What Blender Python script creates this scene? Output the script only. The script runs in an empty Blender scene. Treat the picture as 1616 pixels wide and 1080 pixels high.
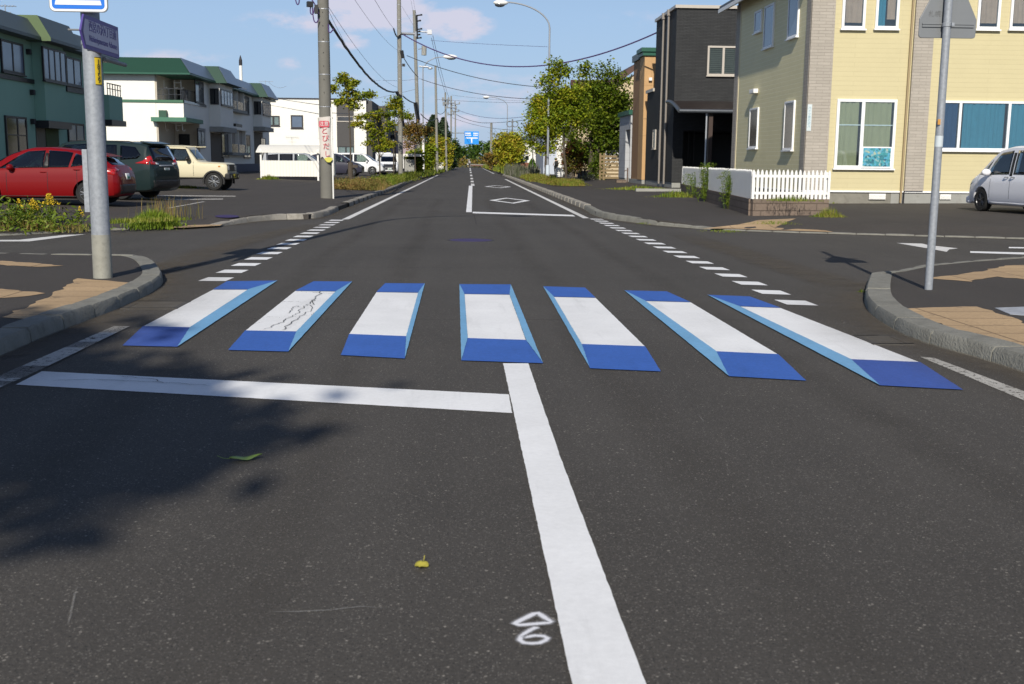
import bpy, bmesh, math, random
import numpy as np
from mathutils import Vector, Matrix
from mathutils.bvhtree import BVHTree
R = math.radians
SC = bpy.context.scene
COL = SC.collection

# ------------------------------------------------------------------ camera
F, CX, CY, EYE = 1750.0, 808.0, 540.0, 1.5      # focal length in photo pixels, photo centre, eye height
YAW, PITCH, ROLL = math.atan(88/1750), math.atan(285/1750), 0.010
_f = Vector((math.sin(YAW)*math.cos(PITCH), math.cos(YAW)*math.cos(PITCH), -math.sin(PITCH)))
_r = Vector((math.cos(YAW), -math.sin(YAW), 0)); _u = _r.cross(_f)
CR, CU = _r*math.cos(ROLL)+_u*math.sin(ROLL), -_r*math.sin(ROLL)+_u*math.cos(ROLL)
CP = Vector((0, 0, EYE))
cd = bpy.data.cameras.new('camera'); cam = bpy.data.objects.new('camera', cd); COL.objects.link(cam)
cd.sensor_width = 36; cd.lens = 36*F/1616; cd.clip_start = .05; cd.clip_end = 6000
m = Matrix((CR, CU, -_f)).transposed().to_4x4(); m.translation = CP
cam.matrix_world = m; SC.camera = cam
cd.dof.use_dof = True; cd.dof.focus_distance = 13; cd.dof.aperture_fstop = 5.6

# ------------------------------------------------------------------ sun, sky, exposure
SUN_AZ, SUN_EL = 8.6, 32.0                        # shadows run towards +Y, a little to +X
sd = bpy.data.lights.new('sun', 'SUN'); sd.energy = 5.0; sd.angle = R(.55); sd.color = (1, .94, .83)
so = bpy.data.objects.new('sun', sd); COL.objects.link(so)
dirv = Vector((math.sin(R(SUN_AZ))*math.cos(R(SUN_EL)), math.cos(R(SUN_AZ))*math.cos(R(SUN_EL)), -math.sin(R(SUN_EL))))
so.rotation_euler = dirv.to_track_quat('-Z', 'Y').to_euler()
w = bpy.data.worlds.new('World'); SC.world = w; w.use_nodes = True
nt = w.node_tree; nt.nodes.clear()
def N(t, typ, **kw):
    n = t.nodes.new(typ)
    for k, v in kw.items():
        if k in n.bl_rna.properties: setattr(n, k, v)
        else: n.inputs[k].default_value = v
    return n
def math_(t, op, a, b=None, c=None, clamp=False):
    n = t.nodes.new('ShaderNodeMath'); n.operation = op; n.use_clamp = clamp
    for i, v in enumerate((a, b, c)):
        if v is None: continue
        if isinstance(v, (int, float)): n.inputs[i].default_value = v
        else: t.links.new(v, n.inputs[i])
    return n.outputs[0]
def mixc(t, fac, a, b, blend='MIX'):
    n = t.nodes.new('ShaderNodeMix'); n.data_type = 'RGBA'; n.blend_type = blend
    for i, v in ((0, fac), (6, a), (7, b)):
        if isinstance(v, (int, float)): n.inputs[i].default_value = v
        elif isinstance(v, tuple): n.inputs[i].default_value = (*v[:3], 1)
        else: t.links.new(v, n.inputs[i])
    return n.outputs[2]
sky = N(nt, 'ShaderNodeTexSky', sky_type='NISHITA', sun_disc=False, sun_elevation=R(SUN_EL), sun_rotation=R(180+SUN_AZ),
        altitude=60, air_density=1.15, dust_density=.6, ozone_density=1.6)
tc = N(nt, 'ShaderNodeTexCoord'); sep = N(nt, 'ShaderNodeSeparateXYZ'); nt.links.new(tc.outputs['Generated'], sep.inputs[0])
yy = math_(nt, 'MAXIMUM', sep.outputs[1], .05)
cu, cv = math_(nt, 'DIVIDE', sep.outputs[0], yy), math_(nt, 'DIVIDE', sep.outputs[2], yy)
cmb = N(nt, 'ShaderNodeCombineXYZ'); nt.links.new(cu, cmb.inputs[0]); nt.links.new(math_(nt, 'MULTIPLY', cv, 2.2), cmb.inputs[1])
nz = N(nt, 'ShaderNodeTexNoise', Scale=34.0, Detail=8.0, Roughness=.62); nt.links.new(cmb.outputs[0], nz.inputs['Vector'])
cloud = None                                       # clouds low over the far end of the street: (u, v, half width, half height, strength)
for (a, b, ra, rb, s) in ((-.075, .128, .068, .024, 1.0), (-.003, .118, .040, .017, 1.0), (-.022, .034, .07, .010, .75), (-.13, .118, .07, .012, .45),
                          (-.094, .102, .022, .010, .55), (.27, .125, .16, .014, .30), (-.145, .082, .014, .007, .45), (.01, .068, .20, .012, .28), (-.25, .085, .06, .01, .4), (.05,.055,.1,.02,.35)):
    d = math_(nt, 'ADD', math_(nt, 'POWER', math_(nt, 'ABSOLUTE', math_(nt, 'DIVIDE', math_(nt, 'SUBTRACT', cu, a), ra)), 2.0),
              math_(nt, 'POWER', math_(nt, 'ABSOLUTE', math_(nt, 'DIVIDE', math_(nt, 'SUBTRACT', cv, b), rb)), 2.0))
    e = math_(nt, 'MULTIPLY', math_(nt, 'SUBTRACT', 1.0, d, clamp=True), s)
    cloud = e if cloud is None else math_(nt, 'MAXIMUM', cloud, e)
cl = math_(nt, 'MULTIPLY_ADD', cloud, 1.5, math_(nt, 'MULTIPLY_ADD', nz.outputs[0], 3.4, -1.85))
cl = math_(nt, 'MULTIPLY', math_(nt, 'MULTIPLY', cl, 1.1, clamp=True), math_(nt, 'MULTIPLY', cloud, 2.5, clamp=True))
cl = math_(nt, 'MULTIPLY', cl, .9)
elev = math_(nt, 'DIVIDE', sep.outputs[2], 1.0)
band = math_(nt, 'SUBTRACT', 1.0, math_(nt, 'MULTIPLY_ADD', elev, 3.4, -.42, clamp=True))     # pale blue low down, the deeper zenith above
zen = mixc(nt, .5, sky.outputs[0], (1.05, 1.5, 3.2)); low = mixc(nt, .72, sky.outputs[0], (4.2, 6.35, 10.0))
skc = mixc(nt, band, zen, low)
skc = mixc(nt, cl, skc, (7.9, 7.8, 9.3))
bg = N(nt, 'ShaderNodeBackground', Strength=.085); out = N(nt, 'ShaderNodeOutputWorld')
nt.links.new(skc, bg.inputs[0]); nt.links.new(bg.outputs[0], out.inputs[0])
SC.view_settings.view_transform = 'Standard'; SC.view_settings.look = 'None'
SC.view_settings.exposure = 0.0; SC.view_settings.gamma = 1
SC.cycles.max_bounces = 6; SC.cycles.transparent_max_bounces = 12

# ------------------------------------------------------------------ measuring: pixels of the photo to places in the street
def ray(px, py): return _f + CR*((px-CX)/F) - CU*((py-CY)/F)
def G(px, py, z=0.):
    d = ray(px, py); t = (z-EYE)/d.z; p = CP+d*t; return (p.x, p.y, z)
def AY(px, py, Y): d = ray(px, py); return CP + d*(Y/d.y)
def AX(px, py, X): d = ray(px, py); return CP + d*(X/d.x)
def proj(p):
    d = Vector(p)-CP; w_ = d.dot(_f); return CX+F*d.dot(CR)/w_, CY-F*d.dot(CU)/w_
def lzL(x): return .13 + .028*(-x-4)               # height of the parking lot on the left
def lzR(x): return .13 + .010*(x-5)

# ------------------------------------------------------------------ building blocks
ORG = {}
def tag(o, label=None, cat=None, group=None, kind=None):
    for k, v in (('label', label), ('category', cat), ('group', group), ('kind', kind)):
        if v: o[k] = v
    return o
def thing(name, label, cat, loc=(0, 0, 0), rz=0, group=None):
    o = bpy.data.objects.new(name, None); COL.objects.link(o); o.location = loc; o.rotation_euler = (0, 0, rz)
    o.empty_display_size = .2
    ORG[o.name] = Vector(loc) if rz == 0 else None
    return tag(o, label, cat, group)
def frame_of(p, q):
    d = (q-p)
    if d.length < 1e-9: d = Vector((0, 0, 1))
    d.normalize(); a = Vector((0, 0, 1)) if abs(d.z) < .95 else Vector((1, 0, 0))
    s = d.cross(a).normalized(); return s, s.cross(d)
class MB:
    def __init__(s): s.v, s.f, s.mi, s.m = [], [], [], 0
    def add(s, vs, fs):
        o = len(s.v); s.v += [tuple(x) for x in vs]; s.f += [tuple(i+o for i in f) for f in fs]; s.mi += [s.m]*len(fs)
    def box(s, x0, x1, y0, y1, z0, z1):
        x0, x1 = sorted((x0, x1)); y0, y1 = sorted((y0, y1)); z0, z1 = sorted((z0, z1))
        s.add([(x0, y0, z0), (x1, y0, z0), (x1, y1, z0), (x0, y1, z0), (x0, y0, z1), (x1, y0, z1), (x1, y1, z1), (x0, y1, z1)],
              [(0, 3, 2, 1), (4, 5, 6, 7), (0, 1, 5, 4), (1, 2, 6, 5), (2, 3, 7, 6), (3, 0, 4, 7)])
    def hexa(s, b, t):                               # two quads, bottom and top, same winding
        s.add(list(b)+list(t), [(0, 3, 2, 1), (4, 5, 6, 7), (0, 1, 5, 4), (1, 2, 6, 5), (2, 3, 7, 6), (3, 0, 4, 7)])
    def obox(s, c, sx, sy, sz, rz=0):
        ca, sa = math.cos(rz), math.sin(rz); q = []
        for z in (-sz/2, sz/2):
            for x, y in ((-sx/2, -sy/2), (sx/2, -sy/2), (sx/2, sy/2), (-sx/2, sy/2)):
                q.append((c[0]+x*ca-y*sa, c[1]+x*sa+y*ca, c[2]+z))
        s.hexa(q[:4], q[4:])
    def prism(s, poly, off):                         # planar polygon swept by a vector
        n = len(poly); off = Vector(off); a = [Vector(p) for p in poly]; b = [p+off for p in a]
        s.add(a+b, [tuple(range(n-1, -1, -1)), tuple(range(n, 2*n))]+[(i, (i+1) % n, n+(i+1) % n, n+i) for i in range(n)])
    def sheet(s, pts): s.add(pts, [tuple(range(len(pts)))])
    def tube(s, pts, rad, n=8, cap=True):
        pts = [Vector(p) for p in pts]; k = len(pts)
        rad = rad if isinstance(rad, (list, tuple)) else [rad]*k
        vs = []; fs = []
        a, b = frame_of(pts[0], pts[1])
        for i, p in enumerate(pts):
            d = (pts[min(i+1, k-1)]-pts[max(i-1, 0)]).normalized()
            a = (a-d*a.dot(d)).normalized(); b = d.cross(a)
            for j in range(n):
                t = 2*math.pi*j/n; vs.append(p+(a*math.cos(t)+b*math.sin(t))*rad[i])
        for i in range(k-1):
            for j in range(n): fs.append((i*n+j, i*n+(j+1) % n, (i+1)*n+(j+1) % n, (i+1)*n+j))
        if cap: fs += [tuple(range(n-1, -1, -1)), tuple(range((k-1)*n, k*n))]
        s.add(vs, fs)
    def cyl(s, c, r, h, n=16): s.tube([(c[0], c[1], c[2]), (c[0], c[1], c[2]+h)], r, n)
    def lathe(s, prof, mat=Matrix.Identity(4), n=24):  # (radius, height) round local z
        vs, fs = [], []; k = len(prof)
        for (r, h) in prof:
            for j in range(n):
                t = 2*math.pi*j/n; vs.append(mat @ Vector((r*math.cos(t), r*math.sin(t), h)))
        for i in range(k-1):
            for j in range(n): fs.append((i*n+j, i*n+(j+1) % n, (i+1)*n+(j+1) % n, (i+1)*n+j))
        fs += [tuple(range(n-1, -1, -1)), tuple(range((k-1)*n, k*n))]
        s.add(vs, fs)
    def ball(s, c, rx, ry, rz, n=12, mat=None):
        vs, fs = [], []; m_ = n//2+1
        for i in range(m_+1):
            ph = math.pi*i/m_
            for j in range(n):
                t = 2*math.pi*j/n; p = Vector((rx*math.sin(ph)*math.cos(t), ry*math.sin(ph)*math.sin(t), rz*math.cos(ph)))
                vs.append((mat @ p if mat else p)+Vector(c))
        for i in range(m_):
            for j in range(n): fs.append((i*n+j, (i+1)*n+j, (i+1)*n+(j+1) % n, i*n+(j+1) % n))
        s.add(vs, fs)
    def build(s, name, mat, parent=None, smooth=False, bevel=0, local=False, kind=None, label=None):
        me = bpy.data.meshes.new(name); off = Vector((0, 0, 0))
        if parent is not None and not local:
            off = ORG.get(parent.name) or Vector((0, 0, 0))
        me.from_pydata([(x-off.x, y-off.y, z-off.z) for x, y, z in s.v], [], s.f)
        mats = mat if isinstance(mat, (list, tuple)) else [mat]
        for q in mats: me.materials.append(q)
        if len(mats) > 1: me.polygons.foreach_set('material_index', s.mi)
        bm = bmesh.new(); bm.from_mesh(me); bmesh.ops.recalc_face_normals(bm, faces=bm.faces); bm.to_mesh(me); bm.free()
        me.update()
        o = bpy.data.objects.new(name, me); COL.objects.link(o)
        if parent is not None: o.parent = parent; ORG[o.name] = off
        else: ORG[o.name] = Vector((0, 0, 0))
        if smooth: smooth_by_angle(me, R(40))
        if bevel:
            b = o.modifiers.new('bevel', 'BEVEL'); b.width = bevel; b.segments = 2; b.limit_method = 'ANGLE'; b.harden_normals = False
        if kind: o['kind'] = kind
        if label: o['label'] = label
        return o
def smooth_by_angle(me, ang):
    bm = bmesh.new(); bm.from_mesh(me)
    for f in bm.faces: f.smooth = True
    for e in bm.edges: e.smooth = (len(e.link_faces) != 2) or e.calc_face_angle(0) < ang
    bm.to_mesh(me); bm.free()
def arrays(name, V, Fq, mat, parent=None, kind=None, smooth=False):
    """a big mesh straight from numpy arrays (quads)"""
    me = bpy.data.meshes.new(name); V = np.asarray(V, dtype=np.float32); Fq = np.asarray(Fq, dtype=np.int32)
    off = Vector((0, 0, 0))
    if parent is not None: off = ORG.get(parent.name) or off; V = V-np.array(off, dtype=np.float32)
    me.vertices.add(len(V)); me.vertices.foreach_set('co', V.ravel())
    me.loops.add(Fq.size); me.loops.foreach_set('vertex_index', Fq.ravel())
    me.polygons.add(len(Fq)); k = Fq.shape[1]
    me.polygons.foreach_set('loop_start', np.arange(0, Fq.size, k, dtype=np.int32))
    me.materials.append(mat); me.update(calc_edges=True); me.validate()
    o = bpy.data.objects.new(name, me); COL.objects.link(o)
    if parent is not None: o.parent = parent
    if kind: o['kind'] = kind
    return o
def copy_tree(o, parent=None):
    c = o.copy(); COL.objects.link(c)
    if parent is not None: c.parent = parent
    ORG[c.name] = ORG.get(o.name)
    for ch in list(o.children): copy_tree(ch, c)
    return c

# ------------------------------------------------------------------ materials
MATS = {}
def mat(name, col, rough=.6, metal=0., var=.12, vscale=3., bump=0., bscale=40., spec=.4, coat=0., dirt=0.):
    if name in MATS: return MATS[name]
    ma = bpy.data.materials.new(name); ma.use_nodes = True; t = ma.node_tree; b = t.nodes['Principled BSDF']
    b.inputs['Roughness'].default_value = rough; b.inputs['Metallic'].default_value = metal
    b.inputs['Specular IOR Level'].default_value = spec; b.inputs['Coat Weight'].default_value = coat; b.inputs['Coat Roughness'].default_value = .04
    c = N(t, 'ShaderNodeTexCoord'); n1 = N(t, 'ShaderNodeTexNoise', Scale=vscale, Detail=6.0, Roughness=.65); t.links.new(c.outputs['Object'], n1.inputs['Vector'])
    k = math_(t, 'MULTIPLY_ADD', n1.outputs[0], 2*var, 1-var)
    cc = mixc(t, 1.0, tuple(col), (1, 1, 1), 'MULTIPLY')
    n = t.nodes.new('ShaderNodeVectorMath'); n.operation = 'SCALE'; t.links.new(cc, n.inputs[0]); t.links.new(k, n.inputs['Scale']); res = n.outputs[0]
    if dirt:
        n2 = N(t, 'ShaderNodeTexNoise', Scale=vscale*2.3, Detail=8.0, Roughness=.7); t.links.new(c.outputs['Object'], n2.inputs['Vector'])
        res = mixc(t, math_(t, 'MULTIPLY', math_(t, 'MULTIPLY_ADD', n2.outputs[0], 5.0, -2.7, clamp=True), dirt), res, (col[0]*.45, col[1]*.42, col[2]*.38))
    t.links.new(res, b.inputs['Base Color'])
    if bump:
        n3 = N(t, 'ShaderNodeTexNoise', Scale=bscale, Detail=4.0); t.links.new(c.outputs['Object'], n3.inputs['Vector'])
        bp = N(t, 'ShaderNodeBump', Strength=bump, Distance=.02); t.links.new(n3.outputs[0], bp.inputs['Height']); t.links.new(bp.outputs[0], b.inputs['Normal'])
    MATS[name] = ma; return ma
def bricks(name, c1, c2, mortar, bw, bh, ms=.012, rough=.75, bump=.4, offset=.5, var=.1, vertical=False):
    """courses laid out along x+y and z: bricks, siding boards"""
    ma = bpy.data.materials.new(name); ma.use_nodes = True; t = ma.node_tree; b = t.nodes['Principled BSDF']; b.inputs['Roughness'].default_value = rough
    b.inputs['Specular IOR Level'].default_value = .25
    c = N(t, 'ShaderNodeTexCoord'); s = N(t, 'ShaderNodeSeparateXYZ'); t.links.new(c.outputs['Object'], s.inputs[0])
    u = math_(t, 'ADD', s.outputs[0], s.outputs[1]); q = N(t, 'ShaderNodeCombineXYZ')
    t.links.new(u, q.inputs[1 if vertical else 0]); t.links.new(s.outputs[2], q.inputs[0 if vertical else 1])
    br = N(t, 'ShaderNodeTexBrick', Scale=1.0, offset=offset); t.links.new(q.outputs[0], br.inputs['Vector'])
    br.inputs['Color1'].default_value = (*c1, 1); br.inputs['Color2'].default_value = (*c2, 1); br.inputs['Mortar'].default_value = (*mortar, 1)
    br.inputs['Brick Width'].default_value = bw; br.inputs['Row Height'].default_value = bh; br.inputs['Mortar Size'].default_value = ms; br.inputs['Mortar Smooth'].default_value = .3
    n1 = N(t, 'ShaderNodeTexNoise', Scale=1.3, Detail=7.0, Roughness=.65); t.links.new(c.outputs['Object'], n1.inputs['Vector'])
    n4 = N(t, 'ShaderNodeTexNoise', Scale=24.0, Detail=5.0, Roughness=.7); t.links.new(c.outputs['Object'], n4.inputs['Vector'])
    k = math_(t, 'MULTIPLY', math_(t, 'MULTIPLY_ADD', n1.outputs[0], 2*var, 1-var), math_(t, 'MULTIPLY_ADD', n4.outputs[0], 2*var, 1-var))
    n = t.nodes.new('ShaderNodeVectorMath'); n.operation = 'SCALE'; t.links.new(br.outputs[0], n.inputs[0]); t.links.new(k, n.inputs['Scale'])
    t.links.new(n.outputs[0], b.inputs['Base Color'])
    h = math_(t, 'MULTIPLY_ADD', n4.outputs[0], .5, math_(t, 'MULTIPLY', br.outputs['Fac'], -1.0))
    bp = N(t, 'ShaderNodeBump', Strength=bump, Distance=.02); t.links.new(h, bp.inputs['Height']); t.links.new(bp.outputs[0], b.inputs['Normal'])
    MATS[name] = ma; return ma
def glass(name, tint, refl=1.0):
    ma = bpy.data.materials.new(name); ma.use_nodes = True; t = ma.node_tree; t.nodes.clear()
    tr = N(t, 'ShaderNodeBsdfTransparent', Color=(*tint, 1)); gl = N(t, 'ShaderNodeBsdfGlossy', Roughness=.02, Color=(.95, .97, 1, 1))
    fr = N(t, 'ShaderNodeFresnel', IOR=1.5); mx = N(t, 'ShaderNodeMixShader'); o = N(t, 'ShaderNodeOutputMaterial')
    t.links.new(math_(t, 'MULTIPLY_ADD', fr.outputs[0], refl, .02, clamp=True), mx.inputs[0]); t.links.new(tr.outputs[0], mx.inputs[1]); t.links.new(gl.outputs[0], mx.inputs[2]); t.links.new(mx.outputs[0], o.inputs[0])
    MATS[name] = ma; return ma
def pane(name, col, rough=.06):
    """opaque window glass; room darkness and reflected sky are put into its colour"""
    ma = mat(name, col, rough, 0, .25, .7, spec=.6); return ma
def leafmat(name, cols, transl=.22):
    ma = bpy.data.materials.new(name); ma.use_nodes = True; t = ma.node_tree; b = t.nodes['Principled BSDF']; o = t.nodes['Material Output']
    b.inputs['Roughness'].default_value = .55; b.inputs['Specular IOR Level'].default_value = .25
    g = N(t, 'ShaderNodeNewGeometry'); r = N(t, 'ShaderNodeValToRGB'); e = r.color_ramp
    e.elements[0].color = (*cols[0], 1); e.elements[1].color = (*cols[-1], 1)
    for i in range(1, len(cols)-1):
        q = e.elements.new(i/(len(cols)-1)); q.color = (*cols[i], 1)
    c = N(t, 'ShaderNodeTexCoord'); n1 = N(t, 'ShaderNodeTexNoise', Scale=.9, Detail=3.0); t.links.new(c.outputs['Object'], n1.inputs['Vector'])
    t.links.new(math_(t, 'ADD', math_(t, 'MULTIPLY', g.outputs['Random Per Island'], .55), math_(t, 'MULTIPLY_ADD', n1.outputs[0], 1.5, -.53), clamp=True), r.inputs[0])
    t.links.new(r.outputs[0], b.inputs['Base Color'])
    tl = N(t, 'ShaderNodeBsdfTranslucent'); t.links.new(r.outputs[0], tl.inputs[0]); mx = N(t, 'ShaderNodeMixShader', Fac=transl)
    t.links.new(b.outputs[0], mx.inputs[1]); t.links.new(tl.outputs[0], mx.inputs[2]); t.links.new(mx.outputs[0], o.inputs[0])
    MATS[name] = ma; return ma
def asphalt(name, dark, light, speck=.35, sscale=95., big=.5, tint=(1, .985, .97), patch=.0):
    ma = bpy.data.materials.new(name); ma.use_nodes = True; t = ma.node_tree; b = t.nodes['Principled BSDF']
    b.inputs['Roughness'].default_value = .85; b.inputs['Specular IOR Level'].default_value = .25
    c = N(t, 'ShaderNodeTexCoord'); P = c.outputs['Object']
    def noise(s, d=5., r=.6):
        n = N(t, 'ShaderNodeTexNoise', Scale=s, Detail=d, Roughness=r); t.links.new(P, n.inputs['Vector']); return n.outputs[0]
    mp = N(t, 'ShaderNodeMapping'); mp.inputs['Scale'].default_value = (1.5, .07, 1); t.links.new(P, mp.inputs[0])
    st = N(t, 'ShaderNodeTexNoise', Scale=1.0, Detail=6.0, Roughness=.6); t.links.new(mp.outputs[0], st.inputs['Vector'])
    f = math_(t, 'ADD', math_(t, 'MULTIPLY', noise(.45), .45), math_(t, 'MULTIPLY', st.outputs[0], .45))
    f = math_(t, 'ADD', f, math_(t, 'MULTIPLY_ADD', noise(sscale*.7, 3., .75), .95, -.40))
    f = math_(t, 'MULTIPLY_ADD', math_(t, 'SUBTRACT', f, .5), 1.9, .5, clamp=True)
    col = mixc(t, f, tuple(x*k for x, k in zip((dark,)*3, tint)), tuple(x*k for x, k in zip((light,)*3, tint)))
    for sc, thr, amt, cc in ((sscale*1.25, .55, speck*.62, (.21, .195, .175)), (sscale*.85, .94, speck*.75, (.30, .275, .24)), (sscale*1.5, .72, .55, (.026, .025, .025)), (sscale*1.9, .70, speck*.5, (.17, .15, .13))):
        v = N(t, 'ShaderNodeTexVoronoi', Scale=sc); t.links.new(P, v.inputs['Vector']); sp = N(t, 'ShaderNodeSeparateColor'); t.links.new(v.outputs['Color'], sp.inputs[0])
        k = math_(t, 'MULTIPLY', math_(t, 'GREATER_THAN', sp.outputs[0], thr), math_(t, 'LESS_THAN', v.outputs['Distance'], math_(t, 'MULTIPLY_ADD', sp.outputs[1], .3, .22)))
        col = mixc(t, math_(t, 'MULTIPLY', math_(t, 'MULTIPLY', k, sp.outputs[2]), amt*2.6, clamp=True), col, cc)
    d2 = math_(t, 'MULTIPLY_ADD', noise(.13, 7., .65), 4.0, -2.1, clamp=True)           # dusty areas
    col = mixc(t, math_(t, 'MULTIPLY', d2, big*.5), col, (light*1.45, light*1.36, light*1.22))
    v = N(t, 'ShaderNodeTexVoronoi', feature='DISTANCE_TO_EDGE', Scale=.27); wn = N(t, 'ShaderNodeTexNoise', Scale=1.6, Detail=6.0); t.links.new(P, wn.inputs['Vector'])
    va = t.nodes.new('ShaderNodeVectorMath'); va.operation = 'MULTIPLY_ADD'; va.inputs[1].default_value = (.9,)*3; t.links.new(wn.outputs['Color'], va.inputs[0]); t.links.new(P, va.inputs[2]); t.links.new(va.outputs[0], v.inputs['Vector'])
    cr = math_(t, 'MULTIPLY', math_(t, 'LESS_THAN', v.outputs['Distance'], .0016), math_(t, 'MULTIPLY_ADD', noise(.35), 4., -1.9, clamp=True))
    col = mixc(t, math_(t, 'MULTIPLY', cr, .55), col, (.022, .021, .02))
    t.links.new(col, b.inputs['Base Color'])
    bp = N(t, 'ShaderNodeBump', Strength=.55, Distance=.006); t.links.new(noise(sscale*.8, 3., .7), bp.inputs['Height']); t.links.new(bp.outputs[0], b.inputs['Normal'])
    MATS[name] = ma; return ma
def paint(name, col, wear=.1, wscale=9., crack=0., streak=0., grain=.36):
    """road paint: worn spots show the asphalt under it"""
    ma = bpy.data.materials.new(name); ma.use_nodes = True; t = ma.node_tree; b = t.nodes['Principled BSDF']; o = t.nodes['Material Output']
    b.inputs['Roughness'].default_value = .7; b.inputs['Specular IOR Level'].default_value = .3
    c = N(t, 'ShaderNodeTexCoord'); P = c.outputs['Object']
    n1 = N(t, 'ShaderNodeTexNoise', Scale=wscale, Detail=9.0, Roughness=.75); t.links.new(P, n1.inputs['Vector'])
    n2 = N(t, 'ShaderNodeTexNoise', Scale=1.4, Detail=6.0, Roughness=.6); t.links.new(P, n2.inputs['Vector'])
    n3 = N(t, 'ShaderNodeTexNoise', Scale=30.0, Detail=6.0, Roughness=.85); t.links.new(P, n3.inputs['Vector'])
    mq = N(t, 'ShaderNodeMapping'); mq.inputs['Scale'].default_value = (5.5, .55, 1); t.links.new(P, mq.inputs[0]); n4 = N(t, 'ShaderNodeTexNoise', Scale=1.0, Detail=7.0, Roughness=.65); t.links.new(mq.outputs[0], n4.inputs['Vector'])
    k = math_(t, 'MULTIPLY', math_(t, 'MULTIPLY_ADD', n2.outputs[0], .34, math_(t, 'MULTIPLY_ADD', n3.outputs[0], grain, .83-grain*.5)), math_(t, 'MULTIPLY_ADD', math_(t, 'MULTIPLY_ADD', n4.outputs[0], 3.2, -1.75, clamp=True), -.22, 1.0))
    n = t.nodes.new('ShaderNodeVectorMath'); n.operation = 'SCALE'; n.inputs[0].default_value = col; t.links.new(k, n.inputs['Scale'])
    mp = N(t, 'ShaderNodeMapping'); mp.inputs['Scale'].default_value = (5.5, .55, 1); t.links.new(P, mp.inputs[0])
    bare = math_(t, 'GREATER_THAN', math_(t, 'ADD', math_(t, 'MULTIPLY', n1.outputs[0], .75), math_(t, 'MULTIPLY', n3.outputs[0], .32)), .86-wear*.55)
    if crack:
        v = N(t, 'ShaderNodeTexVoronoi', feature='DISTANCE_TO_EDGE', Scale=1.1); va = t.nodes.new('ShaderNodeVectorMath'); va.operation = 'MULTIPLY_ADD'; va.inputs[1].default_value = (.35,)*3
        t.links.new(n1.outputs['Color'], va.inputs[0]); t.links.new(P, va.inputs[2]); t.links.new(va.outputs[0], v.inputs['Vector'])
        cr = math_(t, 'LESS_THAN', v.outputs['Distance'], math_(t, 'MULTIPLY', math_(t, 'MULTIPLY_ADD', n2.outputs[0], 5., -2.0, clamp=True), .010*crack))
        bare = math_(t, 'MAXIMUM', bare, cr)
    t.links.new(n.outputs[0], b.inputs['Base Color'])
    tr = N(t, 'ShaderNodeBsdfTransparent'); mx = N(t, 'ShaderNodeMixShader'); t.links.new(math_(t, 'MULTIPLY', bare, .9), mx.inputs[0])
    t.links.new(b.outputs[0], mx.inputs[1]); t.links.new(tr.outputs[0], mx.inputs[2]); t.links.new(mx.outputs[0], o.inputs[0])
    bp = N(t, 'ShaderNodeBump', Strength=.4, Distance=.004); t.links.new(n3.outputs[0], bp.inputs['Height']); t.links.new(bp.outputs[0], b.inputs['Normal'])
    MATS[name] = ma; return ma
def speckled(name, col, amount):
    """dust or sprayed paint lying thinly: noise decides where it covers"""
    ma = bpy.data.materials.new(name); ma.use_nodes = True; t = ma.node_tree; b = t.nodes['Principled BSDF']; o = t.nodes['Material Output']
    b.inputs['Roughness'].default_value = .9; b.inputs['Base Color'].default_value = (*col, 1); b.inputs['Specular IOR Level'].default_value = .1
    c = N(t, 'ShaderNodeTexCoord'); at = N(t, 'ShaderNodeAttribute', attribute_name='cover')
    n1 = N(t, 'ShaderNodeTexNoise', Scale=2.2, Detail=8.0, Roughness=.7); t.links.new(c.outputs['Object'], n1.inputs['Vector'])
    n3 = N(t, 'ShaderNodeTexNoise', Scale=120., Detail=3.0, Roughness=.8); t.links.new(c.outputs['Object'], n3.inputs['Vector'])
    k = math_(t, 'MULTIPLY', math_(t, 'MULTIPLY', at.outputs['Fac'], amount), math_(t, 'ADD', math_(t, 'MULTIPLY_ADD', n1.outputs[0], 2.2, -.55, clamp=True), math_(t, 'MULTIPLY_ADD', n3.outputs[0], 1.6, -.7)), clamp=True)
    tr = N(t, 'ShaderNodeBsdfTransparent'); mx = N(t, 'ShaderNodeMixShader'); t.links.new(k, mx.inputs[0])
    t.links.new(tr.outputs[0], mx.inputs[1]); t.links.new(b.outputs[0], mx.inputs[2]); t.links.new(mx.outputs[0], o.inputs[0])
    MATS[name] = ma; return ma
def ribbon(name, pts, width, z, ma, parent, prof=((0, 0), (.25, .8), (.5, 1), (.75, .8), (1, 0)), closed=False, sides=None):
    """a flat strip along a path; 'cover' fades across it. sides = (left, right) widths"""
    pts = [Vector((p[0], p[1], 0)) for p in pts]; V, Fq, C = [], [], []; k = len(pts); L = sides or (width/2, width/2)
    for i, p in enumerate(pts):
        a, b = (pts[(i-1) % k], pts[(i+1) % k]) if closed else (pts[max(i-1, 0)], pts[min(i+1, k-1)])
        d = (b-a).normalized(); nrm = Vector((-d.y, d.x, 0))
        end = 1 if closed else min(1, min(i, k-1-i)/1.0)
        for (s, c) in prof: V.append(p+nrm*(L[0]-(L[0]+L[1])*s)+Vector((0, 0, z))); C.append(c*end)
    m_ = len(prof)
    for i in range(k if closed else k-1):
        for j in range(m_-1): Fq.append((i*m_+j, ((i+1) % k)*m_+j, ((i+1) % k)*m_+j+1, i*m_+j+1))
    o = arrays(name, [tuple(v) for v in V], Fq, ma, parent)
    at = o.data.attributes.new('cover', 'FLOAT', 'POINT'); at.data.foreach_set('value', C)
    return o
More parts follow.
